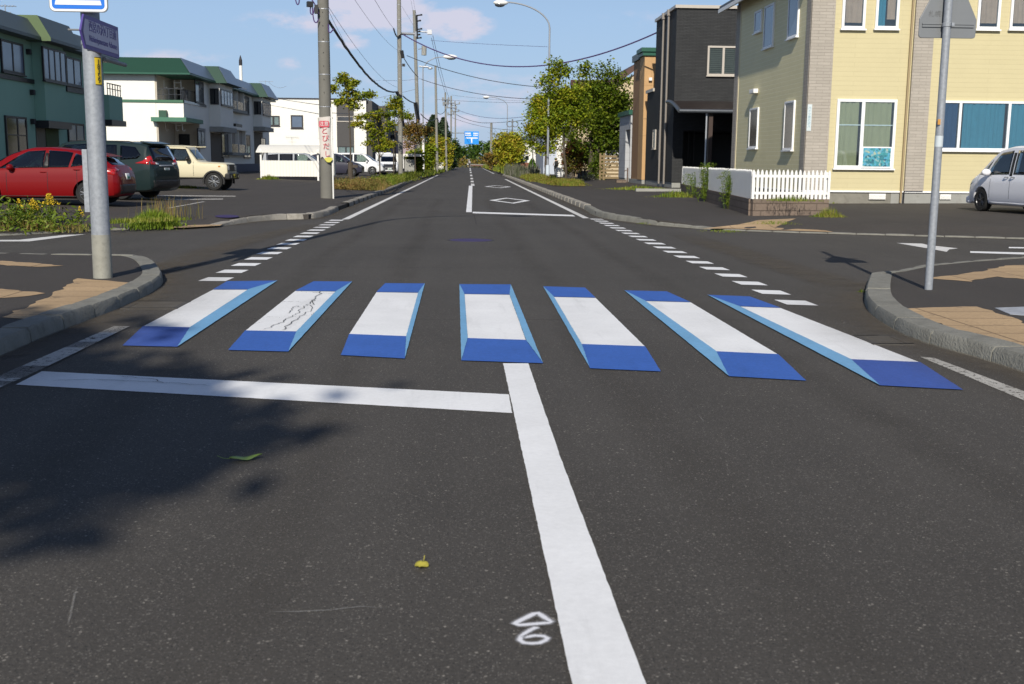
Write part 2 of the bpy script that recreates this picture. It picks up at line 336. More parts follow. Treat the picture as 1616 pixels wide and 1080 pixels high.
def text(s, size, ma, name, parent, origin, right, up, thick=.002, align='CENTER', squash=1.):
    cu_ = bpy.data.curves.new('lettering', 'FONT'); cu_.body = s; cu_.size = size; cu_.align_x = align; cu_.align_y = 'CENTER'; cu_.extrude = thick; cu_.resolution_u = 2
    t = bpy.data.objects.new('lettering', cu_); COL.objects.link(t); bpy.context.view_layer.update()
    me = bpy.data.meshes.new_from_object(t.evaluated_get(bpy.context.evaluated_depsgraph_get())); bpy.data.objects.remove(t)
    rt, u = Vector(right).normalized(), Vector(up).normalized(); n = rt.cross(u)
    M4 = Matrix((rt*squash, u, n)).transposed().to_4x4(); off = ORG.get(parent.name) or Vector((0, 0, 0)); M4.translation = Vector(origin)-off
    me.transform(M4); me.name = name; me.materials.clear(); me.materials.append(ma)
    o = bpy.data.objects.new(name, me); COL.objects.link(o); o.parent = parent; ORG[o.name] = off
    return o

M = {}
M['road'] = asphalt('road_asphalt', .043, .082, .42, 95., tint=(1.0, .913, .815))
M['lot'] = asphalt('lot_asphalt', .043, .068, .22, 60., tint=(1.06, .93, .83))
M['pave'] = asphalt('pavement_asphalt', .040, .064, .25, 110., tint=(1.06, .93, .83))
M['kerb'] = mat('kerb_concrete', (.215, .21, .185), .9, 0, .45, 4.2, .6, 45, .2, dirt=.6)
M['kerb_old'] = mat('old_kerb_concrete', (.30, .28, .245), .9, 0, .4, 3.0, .8, 35, .2, dirt=.7)
M['conc'] = mat('concrete', (.30, .30, .28), .9, 0, .2, 1.5, .3, 30, .2, dirt=.4)
M['pole_near'] = mat('weathered_pole_concrete', (.165, .16, .142), .85, 0, .2, 1.6, .2, 50, .25, dirt=.35)
M['pole'] = mat('pole_concrete', (.23, .225, .20), .85, 0, .15, 1.2, .2, 50, .25, dirt=.25)
M['galv'] = mat('galvanised_steel', (.285, .305, .335), .55, .2, .42, 26., .03, 60, .4)
M['galv_dark'] = mat('grey_sign_back', (.19, .20, .21), .5, .3, .12, 3., 0, 0, .5)
M['steel'] = mat('grey_steel', (.45, .46, .48), .45, .6, .1, 5.)
M['black'] = mat('black_plastic', (.015, .015, .016), .5, 0, .2, 6.)
M['rubber'] = mat('tyre_rubber', (.014, .014, .014), .8, 0, .2, 10.)
M['wire'] = mat('black_cable', (.03, .03, .035), .6)
M['wire_grey'] = mat('grey_cable', (.16, .16, .18), .6)
M['wire_purple'] = mat('violet_cable', (.075, .04, .14), .5)
M['white'] = mat('white_metal', (.78, .77, .74), .5, 0, .05, 2., dirt=.1)
M['whitewash'] = mat('white_render', (.80, .78, .72), .85, 0, .04, .8, .1, 60, .2, dirt=.06)
M['dkgreen'] = mat('green_metal_roof', (.012, .085, .055), .45, 0, .1, 2.)
M['bluegreen'] = mat('grey_green_roof', (.09, .115, .12), .5, 0, .1, 2.)
M['frame_dark'] = mat('dark_window_frame', (.025, .022, .025), .45)
M['frame_white'] = mat('white_window_frame', (.82, .82, .82), .4, 0, .03)
M['frame_beige'] = mat('beige_window_frame', (.45, .41, .36), .45, 0, .03)
M['pane_dark'] = pane('dark_pane', (.012, .014, .018))
M['pane_blue'] = pane('painted_sky_pane', (.13, .17, .24), .12)  # reflected sky is put into the pane's own blue
M['pane_grey'] = pane('grey_pane', (.06, .065, .075), .1)
M['curtain_pale'] = mat('olive_grey_curtain', (.40, .36, .22), .9, 0, .1, 3.)
M['curtain_teal'] = mat('teal_curtain', (.075, .25, .34), .9, 0, .12, 3.)
M['curtain_navy'] = mat('navy_curtain', (.03, .075, .16), .9, 0, .12, 3.)
M['curtain_pink'] = mat('pink_reflection_curtain', (.52, .34, .25), .9, 0, .3, 3.)  # cloth colour also carries the peach reflections of the upper panes
M['sheer'] = mat('grey_sheer_curtain', (.42, .42, .40), .9, 0, .1, 3.)
M['glass'] = glass('clear_window_glass', (.80, .86, .88))
M['bark'] = mat('tree_bark', (.085, .07, .055), .95, 0, .4, 9., .8, 30, .1)
M['soil'] = mat('planter_soil', (.07, .055, .035), .95, 0, .4, 5., .5, 20, .1)

# ------------------------------------------------------------------ setting: ground, road, lots, kerbs
g_ = MB(); g_.box(-900, 900, -120, 2500, -.5, -.06)
g_.build('ground', mat('far_ground', (.075, .085, .045), .95, 0, .4, .05), kind='structure')
rd = MB()
xs = [-60, -20, -8, -4, 0, 4, 8, 20, 60]; ys = [-25, -10, 0, 6, 12, 20, 32, 60, 120, 190, 262]
for i in range(len(xs)-1):
    for j in range(len(ys)-1): rd.sheet([(xs[i], ys[j], 0), (xs[i+1], ys[j], 0), (xs[i+1], ys[j+1], 0), (xs[i], ys[j+1], 0)])
road = rd.build('road', M['road'], kind='structure')
SL, SRt = .0090, .0090                              # beyond the crossing the street bears a touch to the right
xl = lambda Y: -2.93+SL*(Y-28)
xr = lambda Y: 3.42+SRt*(Y-30)

def lot(name, poly, zf, ma, skirt=.3):
    """a raised paved area: top sheet and its rim"""
    b = bmesh.new(); vs = [b.verts.new((x, y, zf(x))) for x, y in poly]; f = b.faces.new(vs)
    low = [b.verts.new((x, y, -.05)) for x, y in poly]; n = len(poly)
    for i in range(n): b.faces.new((vs[i], vs[(i+1) % n], low[(i+1) % n], low[i]))
    bmesh.ops.triangulate(b, faces=[f]); bmesh.ops.recalc_face_normals(b, faces=b.faces)
    me = bpy.data.meshes.new(name); b.to_mesh(me); b.free(); me.materials.append(ma)
    o = bpy.data.objects.new(name, me); COL.objects.link(o); o['kind'] = 'structure'; ORG[o.name] = Vector((0, 0, 0)); return o
from mathutils.geometry import delaunay_2d_cdt
def dist_edge(x, y, path):
    best = 9
    for i in range(len(path)-1):
        a, c = Vector(path[i][:2]), Vector(path[i+1][:2]); p = Vector((x, y)); t = max(0, min(1, (p-a).dot(c-a)/(c-a).length_squared)); best = min(best, (a.lerp(c, t)-p).length)
    return best
def inside(x, y, edge):
    best = (9e9, True); sgn = -1 if edge[0][0] > 0 else 1
    for i in range(len(edge)-1):
        a, c = Vector(edge[i][:2]), Vector(edge[i+1][:2]); p = Vector((x, y)); t = max(0, min(1, (p-a).dot(c-a)/(c-a).length_squared)); d = (a.lerp(c, t)-p).length
        if d < best[0]: best = (d, ((c-a).x*(p-a).y-(c-a).y*(p-a).x)*sgn > 0)
    return best[1]
def zsurf(x, y, edge, zf):
    """height of a lot whose dropped edge lies flush with the street"""
    k = (min(1, max(0, (dist_edge(x, y, edge)-.1)/1.5)) if inside(x, y, edge) else 0) if y < 40 else 1; return .035+(zf(x)-.035)*k*k*(3-2*k)
def big_lot(name, poly, edge, zf, ma):
    P = [Vector(p) for p in poly]; n = len(P); E = [(i, (i+1) % n) for i in range(n)]
    for x in np.arange(-28, 30, .7):
        for y in np.arange(20.5, 30, .5):
            if dist_edge(x, y, edge) < 3.2: P.append(Vector((x, y)))
    v, e, f, *_ = delaunay_2d_cdt(P, E, [], 1, 1e-4)
    V = [(p.x, p.y, zsurf(p.x, p.y, edge, zf)) for p in v]; k = len(V); b = MB(); Q = list(V); Fs = [tuple(q) for q in f]
    b.add(Q, Fs); low = [(p[0], p[1], zsurf(p[0], p[1], edge, zf)) for p in poly]; m_ = MB
    b.add(low+[(x, y, -.05) for x, y, z in low], [(i, (i+1) % n, n+(i+1) % n, n+i) for i in range(n)])
    return b.build(name, ma, kind='structure')
gp = lambda L, z=0: [G(x, y, z)[:2] for x, y in L]
def offset_path(pts, d):
    out_ = []; k = len(pts)
    for i, p in enumerate(pts):
        a, b = Vector(pts[max(i-1, 0)]), Vector(pts[min(i+1, k-1)]); t = (b-a).normalized(); out_.append((p[0]-t.y*d, p[1]+t.x*d))
    return out_
def resample(pts, step):
    P = [Vector(p) for p in pts]; L = [0]
    for i in range(1, len(P)): L.append(L[-1]+(P[i]-P[i-1]).length)
    n = max(2, int(round(L[-1]/step))+1); o = []
    for q in np.linspace(0, L[-1], n):
        i = max(0, min(len(P)-2, int(np.searchsorted(L, q)-1))); t = (q-L[i])/max(1e-9, L[i+1]-L[i]); o.append(P[i].lerp(P[i+1], t))
    return [tuple(p) for p in o]
def smooth_path(pts, it=2):
    for _ in range(it):
        q = [pts[0]]
        for i in range(len(pts)-1):
            a, b = Vector(pts[i]), Vector(pts[i+1]); q += [tuple(a.lerp(b, .25)), tuple(a.lerp(b, .75))]
        q.append(pts[-1]); pts = q
    return pts
def kerb(name, pts, hts, wd, ma, side=1, seg=.7, joint=.008, seed=0, gap=0.):
    """kerb stones along a path; side=+1 puts the pavement to the left of the way the path runs"""
    rnd = random.Random(seed); fine = resample(pts, .12); k = len(fine); kb = MB()
    hp = [hts[0]+(hts[-1]-hts[0])*i/(k-1) if len(hts) == 2 else float(np.interp(i/(k-1), np.linspace(0, 1, len(hts)), hts)) for i in range(k)]
    inner = offset_path(fine, side*wd); top0 = offset_path(fine, side*.035); n = max(2, int(seg/.12)); i = 0
    while i < k-1:
        j = min(i+n, k-1); dz = rnd.uniform(-.006, .006)
        prof = []
        for q in range(i, j+1):
            e = 0
            tv = Vector(fine[min(q+1, k-1)])-Vector(fine[max(q-1, 0)]); tv.normalize()
            sh = tv*(joint+gap*.5 if q == i else -joint-gap*.5 if q == j else 0)
            o_, t_, n_ = Vector(fine[q])+sh, Vector(top0[q])+sh, Vector(inner[q])+sh; h = max(.008, hp[q]+dz); dn = .03 if (gap and q in (i, j)) else .012 if q in (i, j) else 0
            prof.append([(o_.x, o_.y, -.05), (o_.x+(t_.x-o_.x)*.4, o_.y+(t_.y-o_.y)*.4, h*.80-dn), (t_.x, t_.y, h-dn*.6), (n_.x, n_.y, h-dn*.4), (n_.x, n_.y, -.05)])
        vs = [p for r_ in prof for p in r_]; fs = []
        for a in range(len(prof)-1):
            for b in range(4): fs.append((a*5+b, a*5+b+1, (a+1)*5+b+1, (a+1)*5+b))
        fs += [tuple(range(5)), tuple((len(prof)-1)*5+b for b in range(5))]
        kb.add(vs, fs); i = j
    o = kb.build(name, ma, kind='structure', smooth=True); return o

NL = gp([(0, 564), (62, 536), (117, 515), (175, 494), (212, 477), (237, 466), (259, 449), (257, 440), (247, 427), (235, 419), (217, 415.5)])
NLf = [(-5.6, 16.28), (-6.7, 16.5), (-14, 16.7), (-30, 16.9)]
NLs = [(-3.45, -6), (-3.45, 3)]+smooth_path(NL, 2)
NLpoly = offset_path(NLs, .15)+NLf+[(-30, -6)]
lot('pavement', offset_path(NLs, .21)+NLf+[(-30, -6)], lambda x: .118, M['pave'])
kerb('kerb', NLs, [.14, .14, .14, .135, .13, .128], .24, M['kerb'], 1, .75, seed=1)
kerb('kerb', [NLs[-1]]+NLf, [.125, .122, .121, .121, .121], .14, M['kerb'], 1, .6, seed=2)
NR = gp([(1616, 589), (1544, 565.5), (1489, 551), (1442, 537), (1407, 520), (1369, 495.5), (1361, 473), (1371, 444.5)])
NRf = [(5.8, 14.45), (6.57, 15.34), (7.51, 16.05), (8.82, 16.84), (12, 17.7), (30, 18.4)]
NRs = [(4.25, -6), (4.2, 4)]+smooth_path(NR, 2)
lot('pavement', offset_path(NRs, -.25)+[(5.8, 14.3)]+NRf[1:]+[(30, -6)], lambda x: .112, M['pave'])
kerb('kerb', NRs, [.128, .128, .128, .125, .122, .122], .28, M['kerb'], -1, .9, seed=3)
kerb('kerb', [NRs[-1]]+NRf, [.125, .12, .115, .115, .115, .115], .14, M['kerb'], -1, .6, seed=4)
FLf = [(-30, 20.6), (-14, 21.2)]+gp([(0, 373), (170, 364), (288, 361), (346, 358)])
FLk = gp([(346, 358), (400, 350.5), (440, 347), (490, 346.5), (516, 342)])+[(xl(34)-.62, 33.2)]
FLr = [(xl(36)-.60, 36), (xl(60)-.58, 60), (xl(120)-.6, 120), (xl(250)-.6, 250)]
big_lot('parking_lot', [(-70, 21)]+offset_path(resample(FLf, .8), .10)+offset_path(FLk[1:]+FLr, .06)+[(-70, 250)], FLf, lzL, M['lot'])
kerb('kerb', FLf, [.035, .035], .14, M['kerb'], 1, .6, seed=5)
kerb('kerb', smooth_path(FLk, 1), [.05, .13, .15, .14, .13, .15], .22, M['kerb_old'], 1, .9, seed=6)
kerb('kerb', FLr[:3], [.15, .15, .15], .26, M['kerb_old'], 1, 1.75, gap=1.0, seed=7)
FRf = [(45, 21.2), (20, 21.9)]+gp([(1616, 378), (1250, 368), (1120, 363)])
FRk = gp([(1120, 363), (1070, 359), (1035, 356.5), (1002, 352), (962, 347), (936, 341)])+[(xr(36)+.62, 36)]
FRr = [(xr(36)+.62, 36), (xr(60)+.62, 60), (xr(120)+.62, 120), (xr(250)+.62, 250)]
big_lot('parking_lot', [(70, 21)]+offset_path(resample(FRf, .8), -.10)+offset_path(FRk[1:]+FRr[1:], -.06)+[(70, 250)], FRf, lzR, M['pave'])
kerb('kerb', FRf, [.035, .035], .14, M['kerb'], -1, .6, seed=8)
kerb('kerb', smooth_path(FRk, 2), [.05, .12, .15, .15, .15, .14], .20, M['kerb'], -1, .62, seed=9)
kerb('kerb', FRr[:3], [.15, .15, .15], .24, M['kerb_old'], -1, 1.5, gap=.22, seed=10)

# tan tactile paving, set in the pavements
tan = bricks('tan_tactile_block', (.48, .335, .195), (.42, .295, .175), (.20, .14, .085), .9, .45, .012, .9, .8, 0, .35)
t_ = tan.node_tree; br_ = [n for n in t_.nodes if n.type == 'TEX_BRICK'][0]; c_ = [n for n in t_.nodes if n.type == 'TEX_COORD'][0]; t_.links.new(c_.outputs['Object'], br_.inputs['Vector'])
wn_ = N(t_, 'ShaderNodeTexNoise', Scale=2.6, Detail=9.0, Roughness=.72); t_.links.new(c_.outputs['Object'], wn_.inputs['Vector']); wf_ = N(t_, 'ShaderNodeTexNoise', Scale=55., Detail=4.0, Roughness=.8); t_.links.new(c_.outputs['Object'], wf_.inputs['Vector'])
pb_ = t_.nodes['Principled BSDF']; old_ = pb_.inputs['Base Color'].links[0].from_socket
wk_ = math_(t_, 'MULTIPLY_ADD', math_(t_, 'ADD', math_(t_, 'MULTIPLY', wn_.outputs[0], .8), math_(t_, 'MULTIPLY', wf_.outputs[0], .3)), 9.0, -5.6, clamp=True)
t_.links.new(mixc(t_, math_(t_, 'MULTIPLY', wk_, .8), mixc(t_, math_(t_, 'MULTIPLY_ADD', wf_.outputs[0], 2.0, -.75, clamp=True), old_, (.36, .25, .14)), (.062, .055, .048)), pb_.inputs['Base Color'])
def ragged(P, j=.035, step=.14):
    rnd = random.Random(5); o = []
    for i in range(len(P)):
        a, b = Vector(P[i][:2]), Vector(P[(i+1) % len(P)][:2]); k = max(1, int((b-a).length/step))
        for q in range(k): p = a.lerp(b, q/k); o.append((p.x+rnd.uniform(-j, j), p.y+rnd.uniform(-j, j)))
    return o
def on_apron(px, py, edge, zf):
    z = .05
    for _ in range(14): p = G(px, py, z); z = .5*z+.5*zsurf(p[0], p[1], edge, zf)
    return (p[0], p[1], z)
def tact(L, z, edge=None, zf=None, name='tactile_paving', ma=None):
    b = MB()
    if edge is None:
        P = ragged([G(x, y, z) for x, y in L]); bm = bmesh.new(); f = bm.faces.new([bm.verts.new((x, y, z+.004)) for x, y in P]); bmesh.ops.triangulate(bm, faces=[f]); bm.verts.index_update()
        b.add([tuple(v.co) for v in bm.verts], [tuple(v.index for v in f.verts) for f in bm.faces]); bm.free()
    else:
        P = [Vector(on_apron(x, y, edge, zf)[:2]) for x, y in L]; n = len(P); c = sum(P, Vector((0, 0)))/n; xs_ = [p.x for p in P]; ys_ = [p.y for p in P]
        Q = P+[Vector((x, y)) for x in np.arange(min(xs_), max(xs_), .3) for y in np.arange(min(ys_), max(ys_), .3)]
        v, e, f, *_ = delaunay_2d_cdt(Q, [(i, (i+1) % n) for i in range(n)], [], 1, 1e-4); b.add([(p.x, p.y, zsurf(p.x, p.y, edge, zf)+.008) for p in v], [tuple(q) for q in f])
    o = b.build(name, ma or tan); o['kind'] = 'structure'; return o
tact([(0, 502), (70, 473), (124, 440), (212, 447), (150, 470), (62, 506)], .118)
tact([(-40, 466), (-30, 456), (0, 456), (70, 463), (40, 468), (0, 472)], .118)
tact([(-30, 414.5), (0, 412.5), (60, 416), (102, 420), (60, 421.5), (0, 419)], .118)
tact([(1432, 488), (1535, 484), (1566, 491), (1650, 522), (1650, 562), (1600, 552), (1540, 532), (1510, 520), (1470, 508)], .112)
tact([(1462, 440), (1540, 430), (1590, 420), (1660, 416), (1660, 445), (1570, 437), (1530, 445)], .112)
tact([(1108, 361.5), (1166, 355), (1196, 348), (1256, 345.5), (1238, 353), (1222, 360), (1300, 364), (1316, 367), (1150, 361.5)], .16, FRf, lzR)
tact([(255, 360.5), (300, 356), (352, 354.5), (347, 356.8), (290, 360)], .16, FLf, lzL)

# ------------------------------------------------------------------ paint on the road (parts of the road)
P_white = paint('white_road_paint', (.77, .77, .77), .07); P_whitec = paint('cracked_white_paint', (.77, .77, .77), .05, 7., .8)
P_worn = paint('worn_white_paint', (.52, .50, .46), .50, 22.); P_half = paint('aged_white_paint', (.66, .65, .63), .2, 12.)
P_blue = paint('blue_road_paint', (.040, .118, .42), .17, 30., grain=.95); P_blued = paint('faded_blue_paint', (.045, .095, .35), .22, 16., grain=.9)
P_light = paint('light_blue_road_paint', (.165, .365, .58), .10, 20., grain=.6)
def flat(name, pts, z, ma, label=None, parent=road, jag=.004):
    """painted patch with a slightly ragged edge"""
    jag *= .4; rnd = random.Random(len(name)*7+int(abs(pts[0][0]*1000))); q = []
    for i in range(len(pts)):
        a, b = Vector(pts[i][:2]), Vector(pts[(i+1) % len(pts)][:2]); L = (b-a).length; k = max(1, min(60, int(L/.05)))
        for j in range(k):
            p = a.lerp(b, j/k); q.append((p.x+rnd.uniform(-jag, jag), p.y+rnd.uniform(-jag, jag), z))
    bm = bmesh.new(); f = bm.faces.new([bm.verts.new(p) for p in q]); bmesh.ops.triangulate(bm, faces=[f]); bmesh.ops.recalc_face_normals(bm, faces=bm.faces)
    me = bpy.data.meshes.new(name); bm.to_mesh(me); bm.free(); me.materials.append(ma)
    o = bpy.data.objects.new(name, me); COL.objects.link(o); o.parent = parent; ORG[o.name] = Vector((0, 0, 0))
    if label: o['label'] = label
    return o
Z1, Z2 = .004, .008
# seven stripes drawn as slabs standing up: white top, blue ends, light blue flanks. Outer corners, white corners, flanks by pixel
stripes = [
 dict(w=[(226, 516), (300, 518), (392, 458), (336, 458)], near=[(193, 547), (280, 549), (300, 518), (226, 516)], far=[(336, 458), (392, 458), (438, 444), (358, 445)], r=[(280, 549), (300, 518), (392, 458), (438, 444)], nm=P_blued),
 dict(w=[(387, 523), (468, 524.5), (530, 461), (466, 460)], near=[(360, 554), (455, 556.5), (468, 524.5), (387, 523)], far=[(466, 460), (530, 461), (556, 445.5), (495, 445)], r=[(455, 556.5), (468, 524.5), (530, 461), (556, 445.5)]),
 dict(w=[(551, 528.5), (641, 532), (660, 463), (594, 462)], near=[(538, 562), (639, 567.5), (641, 532), (551, 528.5)], far=[(594, 462), (660, 463), (670.5, 448.5), (608, 448)], r=[(639, 567.5), (641, 532), (660, 463), (670.5, 448.5)]),
 dict(w=[(738, 535), (830, 538), (804, 466), (733, 465)], near=[(728, 570.5), (857, 575), (830, 538), (738, 535)], far=[(733, 465), (804, 466), (806, 450), (725, 449.5)], r=[(857, 575), (830, 538), (804, 466), (806, 450)], l=[(728, 570.5), (738, 535), (733, 465), (725, 449.5)]),
 dict(w=[(918, 544.5), (1018, 548), (940, 471), (874, 469.5)], near=[(931, 583), (1043, 588), (1018, 548), (918, 544.5)], far=[(874, 469.5), (940, 471), (923, 455), (857, 453)], l=[(931, 583), (918, 544.5), (874, 469.5), (857, 453)]),
 dict(w=[(1130, 556), (1228, 560.5), (1090, 478), (1018, 476)], near=[(1150, 595.5), (1272, 602.5), (1228, 560.5), (1130, 556)], far=[(1018, 476), (1090, 478), (1052, 461), (985, 459.5)], l=[(1150, 595.5), (1130, 556), (1018, 476), (985, 459.5)]),
 dict(w=[(1342, 568.5), (1452, 573), (1232, 487), (1166, 484.5)], near=[(1388, 610), (1520, 617), (1452, 573), (1342, 568.5)], far=[(1166, 484.5), (1232, 487), (1183, 469), (1116, 466.5)], l=[(1388, 610), (1342, 568.5), (1166, 484.5), (1116, 466.5)], nm=P_blued)]
for i, s in enumerate(stripes):
    wm = P_whitec if i == 1 else P_white
    st = flat('crosswalk_stripe', [G(*p) for p in s['w']], Z1, wm, label=None)
    nr = flat('near_end', [G(*p) for p in s['near']], Z2, s.get('nm', P_blue), parent=st)
    fr_ = flat('far_end', [G(*p) for p in s['far']], Z2, P_blue, parent=st)
    for k in 'lr':
        if k in s: flat('flank', [G(*p) for p in s[k]], Z2+.003, P_light, parent=st)
flat('stop_line', [G(25, 608), G(808, 653), G(803, 623.5), G(66, 587)], Z1, P_white)
flat('centre_line', [(.335, 1.6), (.565, 1.6), (.548, 3.2), (.53, 5.5), (.535, 8.16), (.345, 8.16), (.34, 5.5), (.335, 3.2)], Z2, P_white)
flat('edge_line', [G(180, 517), G(205, 517), G(60, 588), (-2.98, 7.2), (-3.0, 1), (-3.14, 1), (-3.13, 7.2), G(12, 590)], Z2+.004, P_worn)
e_ = G(1625, 622); flat('edge_line', [G(1452, 564), G(1475, 566), e_, (e_[0]+.01, 1), (e_[0]-.14, 1), (e_[0]-.15, e_[1])], Z1, P_worn)
for i in range(15):                                  # broken line across the mouth of the left side street
    y = 13.85+i*1.0
    if y > 28.6: break
    flat('dash', [(-3.20, y-.02), (-2.86, y-.02), (-2.84, y+.40), (-3.17, y+.42)], Z1, P_white)
for i in range(19):                                  # and of the right one
    y = 11.75+i*.98
    if y > 30.3: break
    flat('dash', [(3.56, y-.02), (3.88, y-.10), (3.87, y+.32), (3.54, y+.40)], Z1, P_white)
flat('edge_line', [(xl(28.4), 28.4), (xl(28.4)+.17, 28.6), (xl(118)+.15, 118), (xl(118), 118)], Z1, P_half)
flat('edge_line', [(xl(150), 150), (xl(150)+.15, 150), (xl(232)+.15, 232), (xl(232), 232)], Z1, P_half)
flat('edge_line', [(xr(30)-.02, 30), (xr(30)+.15, 30), (xr(95)+.15, 95), (xr(95)-.02, 95)], Z1, P_half)
flat('edge_line', [(xr(135), 135), (xr(135)+.15, 135), (xr(235)+.15, 235), (xr(235), 235)], Z1, P_half)
flat('stop_line', [G(746, 337), G(908, 342), G(904, 339.6), G(746, 334.6)], Z1, P_white)
flat('centre_line', [G(735.5, 335.5), G(744.5, 335.5), G(745.5, 293.5), G(740, 293.5)], Z2, P_white)
for (a, b) in ((68.5, 75), (80, 86), (93, 101), (112, 124), (140, 158), (172, 200), (206, 240)):
    xc = .70+.0103*(a-45); xd = .70+.0103*(b-45); flat('centre_dash', [(xc-.1, a), (xc+.12, a), (xd+.12, b), (xd-.1, b)], Z1, P_half)
def diamond(cx, cy, hw, hl, tw):
    o = [(cx-hw, cy), (cx, cy-hl), (cx+hw, cy), (cx, cy+hl)]; k = 1-tw; q = [(cx+(x-cx)*k, cy+(y-cy)*(1-tw*.8)) for x, y in o]
    d = MB(); P8 = [(x, y, Z1) for x, y in o]+[(x, y, Z1) for x, y in q]
    d.add(P8, [(i, (i+1) % 4, 4+(i+1) % 4, 4+i) for i in range(4)]); d.build('diamond_marking', P_white, road)
diamond(2.03, 43.3, .80, 3.1, .30); diamond(2.42, 66.8, .80, 3.4, .28)
# arrow and lines on the right side street, lines on the left one
flat('arrow_marking', [G(1415, 384), G(1455, 385), G(1466, 387.5), G(1498, 391), G(1512, 392.6), G(1498, 394), G(1494, 398), G(1470, 393.5), G(1452, 390.5)], Z1, P_half)
flat('centre_line', [G(1531, 397), G(1531, 399.5), G(1640, 403), G(1640, 399.6)], Z1, P_white)
flat('centre_line', [G(1592, 390.3), G(1592, 392.2), G(1640, 393), G(1640, 391)], Z1, P_white)
flat('centre_line', [G(-20, 381.5), G(46, 381.5), G(136, 370), G(100, 371.5), G(30, 379), G(-20, 379.3)], Z1, P_half)
for L in (((245, 308.5), (372, 309.5), (372, 310.6), (245, 309.6)), ((258, 314.5), (352, 314), (352, 315.2), (258, 315.7)), ((262, 329), (320, 318.5), (325, 318.5), (268, 329))):
    P = []
    for x, y in L:
        z = .3
        for _ in range(8): q = G(x, y, z); z = lzL(q[0])
        P.append((q[0], q[1]))
    bmk = MB(); bmk.sheet([(x, y, lzL(x)+.004) for x, y in P]); bmk.build('lot_line', P_worn, road)
tact([(284, 352.5), (318, 352.5), (318, 354.8), (284, 354.8)], 0, FLf, lzL, 'lot_marking', P_half)
# sprayed survey mark: a triangle over a 6
spray = speckled('white_spray_paint', (.72, .72, .76), 2.2)
sp = ((0, 0), (.2, .16), (.36, .62), (.44, 1.2), (.56, 1.2), (.64, .62), (.8, .16), (1, 0))
tri = [G(812, 986), G(828, 978), G(842, 971), G(848, 969), G(856, 974), G(866, 981), G(873, 984.5), G(860, 985.5), G(840, 987), G(822, 989)]
ribbon('spray_mark', resample(tri+[tri[0]], .02)[:-1], .042, .0045, spray, road, sp, True)
six = [(852, 992.5), (845, 993.5), (837, 997), (829, 1002), (822, 1008), (820, 1013), (827, 1017.5), (840, 1018.5), (852, 1017.5), (861, 1013.5), (864, 1010), (857, 1006.5), (845, 1006), (834, 1007.5), (826, 1011)]
ribbon('spray_mark', [G(*p) for p in six], .038, .006, spray, road, sp)
# tan dust in the gutters
dust = speckled('gutter_dust', (.135, .115, .09), .62)
fade = ((0, 1), (.12, 1), (.3, .55), (.6, .25), (1, 0))
for pts, L in ((NLs, (0, 1.0)), (NRs, (.9, 0))):
    q = resample(pts, .4); ribbon('gutter_dust', q, 1, .012, dust, road, fade if L[1] else [(s, fade[len(fade)-1-i][1]) for i, (s, _) in enumerate([(1-a, b) for a, b in fade][::-1])], False, L)
for pts, L in ((smooth_path(FLk, 1)+FLr[:3], (0, .55)), (smooth_path(FRk, 1)+FRr[1:3], (.55, 0)), (FLf, (0, .4)), (FRf, (.4, 0))):
    q = resample(pts, .6); ribbon('gutter_dust', q, 1, .010, dust, road, fade if L[1] else [(1-a, b) for a, b in fade][::-1], False, L)
ribbon('gutter_dust', [G(x, y) for x, y in ((222, 440), (262, 425), (300, 410), (335, 396), (380, 383), (420, 372), (470, 362), (510, 352))], .8, .011, dust, road)
ribbon('gutter_dust', [G(x, y) for x, y in ((1345, 455), (1300, 440), (1230, 420), (1170, 400), (1120, 385), (1060, 368))], .9, .011, dust, road)
seam = speckled('road_seam', (.022, .021, .02), .5); tyre = speckled('tyre_track', (.095, .087, .078), .20); sf = ((0, 0), (.4, .9), (.6, .9), (1, 0)); tf = ((0, 0), (.25, .6), (.5, 1), (.75, .6), (1, 0))
for L in ([(.46, 26.5), (.48, 33)], [(-2.7, 19.3), (0, 19.15), (3.3, 19.4)], [(-2.5, 15.8), (.4, 15.7), (3.6, 15.9)], [(-2.9, 10.6), (-1, 10.5), (3.3, 10.55)]):
    ribbon('road_seam', resample(L, .3), .03, .0035, seam, road, sf)
for x in (-2.05, -.75, 1.15, 2.55):
    ribbon('tyre_track', [(x+.06*math.sin(i), 1.5+i*1.5) for i in range(30)], .50, .0030, tyre, road, tf)
crack = speckled('paint_crack', (.05, .05, .05), 1.6); rc = random.Random(8)
for L in (((508, 461), (497, 474), (478, 487), (466, 499), (440, 512), (418, 522)), ((497, 474), (488, 492), (472, 503), (455, 514), (446, 523)), ((478, 487), (466, 484), (452, 497)), ((78, 603), (150, 601), (250, 605), (330, 611)), ((180, 595), (244, 602), (262, 606))):
    q = resample([G(*p)[:2] for p in L], .07); q = [(x+rc.uniform(-.022, .022), y+rc.uniform(-.02, .02)) for x, y in q]; ribbon('paint_crack', q, .015, .0105, crack, road, ((0, 0), (.5, 1), (1, 0)))
chalk = speckled('chalk_scratch', (.34, .33, .31), .8)
for L in (((418, 968), (470, 967), (530, 964), (560, 958), (620, 962)), ((108, 990), (118, 940), (122, 925)), ((1310, 508), (1330, 514), (1333, 508)), ((1100, 655), (1113, 668)), ((330, 540), (540, 528), (700, 541)), ((440, 459), (600, 462)), ((820, 465), (880, 468))):
    ribbon('scratch', resample([G(*p)[:2] for p in L], .1), .012, .0042, chalk, road, ((0, 0), (.5, 1), (1, 0)))
